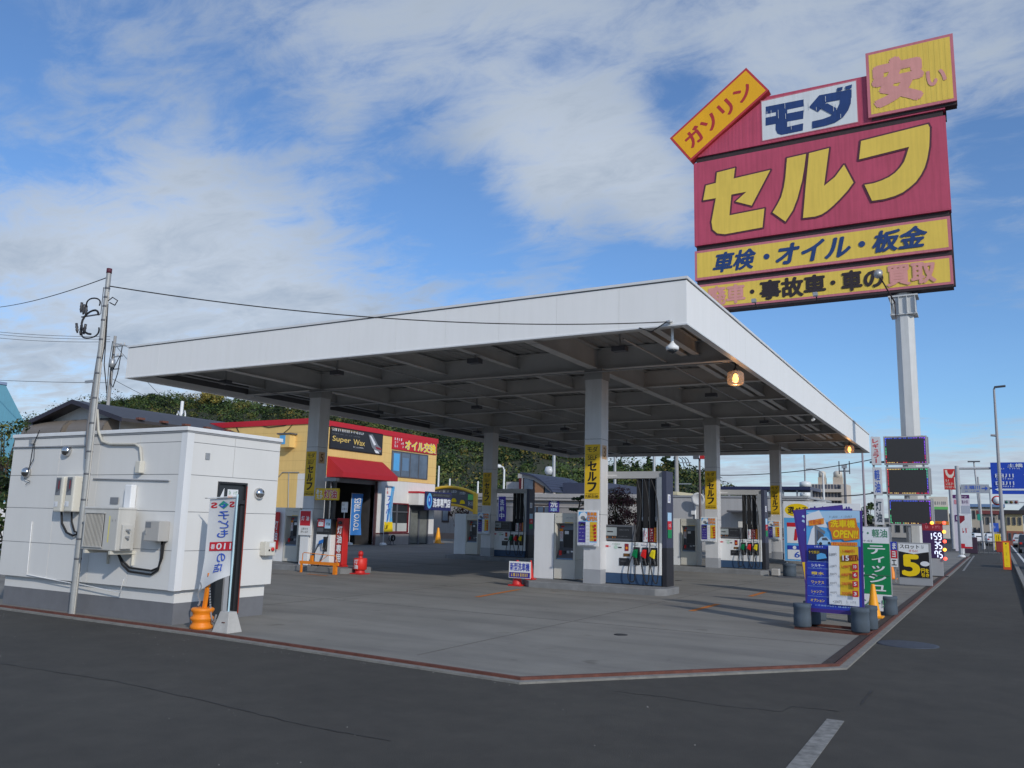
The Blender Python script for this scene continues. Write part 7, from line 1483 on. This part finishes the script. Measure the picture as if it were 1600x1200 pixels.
    bld('brick_shop', 'cream shop with brown brick ground floor and dark roof beyond the pavement', 1571, 1597, 803, 125, 10, (206, 184, 140), 2, 3, (46, 40, 44), (.46, (140, 84, 70)))
    bld('long_shop', 'long beige shop under a blue roof far along the street', 1517, 1566, 792, 165, 14, (186, 176, 160), 2, 6, (110, 138, 175), (.35, (120, 104, 100)))
    bld('pale_house', 'pale house with red signs between the pylon and the round road sign', 1530, 1556, 803, 140, 8, (170, 160, 148), 2, 3, (120, 60, 60))
    bld('grey_block', 'small grey block at the end of the pavement', 1440, 1492, 806, 170, 12, (160, 160, 158), 2, 5, (90, 92, 98))
    bld('white_house', 'white low house at the far picture edge', 1596, 1640, 800, 150, 10, (214, 214, 210), 2, 3, (70, 76, 84), None, True)
    bld('distant_shop', 'wide distant shop hidden behind the price boards', 1330, 1436, 812, 200, 14, (176, 172, 166), 1, 8, (96, 100, 110))
    bld('distant_house', 'low distant house under the apartment block', 1262, 1330, 806, 210, 10, (190, 186, 178), 1, 5, (84, 84, 92), None, True)
    # blue and white shop sign, traffic light
    Y = 110; x, z1 = f(1546, 817, Y); x1, z0 = f(1561, 831, Y); t = thing('blue_sign', 'small blue and white street sign before the far shops', 'sign', (x, Y, 0)); w = x1-x; MB().box(w*.4, 0, 0, w*.6, .1, z0, gs).build('post', t); o = MB().box(0, -.05, z0, w, .05, z1, ink('royal', 50, 90, 190)).build('panel', t); Art(-.05, .006).rect(0, z0, w*.35, z1, WHI).scrib(w*.4, z0+.4, w-.1, z1-.3, WHI, 4, 2).build(o)
    Y = 118; x, z = f(1590, 786, Y); t = thing('traffic_light', 'far traffic light on an arm over the road', 'traffic light', (x, Y, 0)); MB().tube([(1.6, 0, 0), (1.6, 0, z+.4)], .11, gs, 8).tube([(1.6, 0, z), (-1.2, 0, z+.2)], .06, gs, 6).build('pole', t); o = MB().box(-1.4, -.15, z-.15, .1, .1, z+.35, gs).build('housing', t); m = MB()
    for i, cc in enumerate(('teal', 'amber2', 'dull_red2')): m.lathe([(.17, 0), (.17, .04), (0, .05)], mat('lens_'+cc, [(.02, .12, .1), (.15, .09, .02), (.15, .02, .02)][i], .3), 12, Matrix.Translation((-1.15+.5*i, -.15, z+.1)) @ Matrix.Rotation(R_(90), 4, 'X'))
    m.build('lens', o)
    # pole in the pavement
    Y = 92; x, z = f(1528, 745, Y); t = thing('steel_pole', 'pale steel pole standing in the middle of the far pavement', 'pole', (f(1537, 857, Y)[0], Y, 0)); MB().tube([(0, 0, 0), (x-f(1537, 857, Y)[0], 0, z)], [.12, .08], gs, 8).build('pole', t); MB().box(-.35, -.08, 2.7, .05, -.02, 3.3, ink('teal', 40, 150, 130)).build('plate', t)
    # low railings and bins along the pavement end
    Y = 72; x, _ = f(1506, 850, Y); t = thing('dark_planter', 'dark planter box with railings on the pavement before the pylon', 'planter', (x, Y, 0)); MB().box(0, 0, 0, .9, .5, 1.2, mat('planter_plum', C(60, 44, 62), .7)).build('box', t, .02); m = MB()
    for i in range(5): m.tube([(1.0+.3*i, 0, 0), (1.0+.3*i, 0, .9)], .03, DGREY, 5)
    m.tube([(1.0, 0, .9), (2.2, 0, .9)], .03, DGREY, 5); m.build('railing', t)
    # vehicles
    TYRE = mat('tyre', (.02, .02, .02), .8, var=.1); RIM = mat('wheel_rim', (.4, .4, .42), .35, metal=.7); TAIL = mat('tail_lamp', C(190, 30, 25), .3, var=0); CLR = mat('clear_lamp', (.7, .7, .72), .2, var=0); PLT = mat('plate_white', (.7, .7, .68), .5)
    def car(label, x, y, rot, L, W, H, colr, van=False):
        t = thing('parked_car' if not van else 'white_van', label, 'van' if van else 'car', (x, y, -.016), rot); P = mat('car_%d_%d_%d' % colr, C(*colr), .3, var=.02, spec=.6); hw = W/2
        if van: prof = [(-L/2, .32), (L/2, .32), (L/2, .75), (L/2-.25, .95), (L/2-.75, H-.05), (L/2-1.1, H), (-L/2+.12, H), (-L/2, H-.2), (-L/2-.02, .8)]
        else: prof = [(-L/2, .35), (L/2, .35), (L/2, .68), (L/2-.9, .90), (L/2-1.6, H-.08), (L/2-2.0, H), (-L/2+.9, H-.02), (-L/2+.25, .95), (-L/2, .85)]
        m = MB(); n = len(prof); b = [(p[0], -hw*(1 if p[1] < 1.0 else .88), p[1]) for p in prof]; c = [(p[0], hw*(1 if p[1] < 1.0 else .88), p[1]) for p in prof]
        m.add(b+c, [tuple(range(n)), tuple(range(2*n-1, n-1, -1))]+[(i+n, (i+1) % n+n, (i+1) % n, i) for i in range(n)], P); m.build('body', t, .05)
        g = MB(); zb, zt = (1.02 if van else .95), H-.12
        for s in (-1, 1): g.add([(L/2-(1.0 if van else 1.75), s*(hw*.935+.012), zt), (-L/2+(.2 if van else .95), s*(hw*.90+.03), zt), (-L/2+(.15 if van else .6), s*(hw*.945+.012), zb), (L/2-(.75 if van else 1.25), s*(hw*.95+.012), zb)], [(0, 1, 2, 3)] if s < 0 else [(3, 2, 1, 0)], GLASSD)
        xb = -L/2-.035 if van else -L/2+.42
        if van: g.add([(-L/2-.03, -hw*.8, .98), (-L/2-.03, hw*.8, .98), (-L/2-.0, hw*.78, H-.28), (-L/2-.0, -hw*.78, H-.28)], [(0, 3, 2, 1)], GLASSD)
        else: g.add([(-L/2+.28, -hw*.8, .98), (-L/2+.28, hw*.8, .98), (-L/2+.84, hw*.74, H-.08), (-L/2+.84, -hw*.74, H-.08)], [(0, 3, 2, 1)], GLASSD)
        g.build('glass', t)
        for sx in (-L/2+.75, L/2-.75):
            for s in (-1, 1):
                w = MB().tube([(sx, s*(hw-.2), .30), (sx, s*(hw+.01), .30)], .30, TYRE, 18).build('wheel', t); MB().tube([(sx, s*(hw-.02), .30), (sx, s*(hw+.02), .30)], .17, RIM, 14).build('rim', w)
        for s in (-1, 1):
            MB().box(-L/2-.045, s*hw*.82-.09, .72 if not van else .62, -L/2+.02, s*hw*.82+.09, .88, TAIL).build('tail_lamp', t); MB().box(L/2-.1, s*hw*.75-.14, .60, L/2+.025, s*hw*.75+.14, .74, CLR).build('headlight', t)
        MB().box(-L/2-.06, -.17, .50, -L/2-.03, .17, .66, PLT).build('number_plate', t); MB().box(-L/2-.08, -hw+.05, .33, -L/2-.005, hw-.05, .48, DGREY).build('bumper', t)
    gx, gy = G(1597, 862); car('white van driving away at the far picture edge', gx+.15, 46, R_(89), 3.4, 1.48, 1.55, (222, 222, 218), True)
    car('dark car on the road ahead of the white van', 3.4, 82, R_(89), 4.2, 1.7, 1.5, (40, 46, 56)); car('silver car parked crosswise in front of the brick shop', AT(1590, 840, 112)[0]+.5, 112, R_(84), 4.2, 1.7, 1.48, (190, 192, 194))
    car('white car parked at the far shop beside the pylon', f(1530, 840, 125)[0], 125, R_(100), 4.2, 1.7, 1.48, (226, 226, 226)); car('white car parked farther along near the round road sign', f(1552, 838, 112)[0], 118, R_(96), 4.2, 1.7, 1.48, (214, 216, 220))
    x, z1 = f(1543, 836, 88); t = thing('yellow_flag_sign', 'small yellow vertical sign on the far pavement', 'sign', (f(1554, 840, 90)[0], 90, 0)); zz = f(1554, 834, 90)[1]; MB().box(0, 0, 0, .5, .06, zz+.0, YB).build('panel', t); Art(0, .006).scrib(.1, zz*.2, .4, zz*.9, BLKI, 2, 3).build(t)
street()
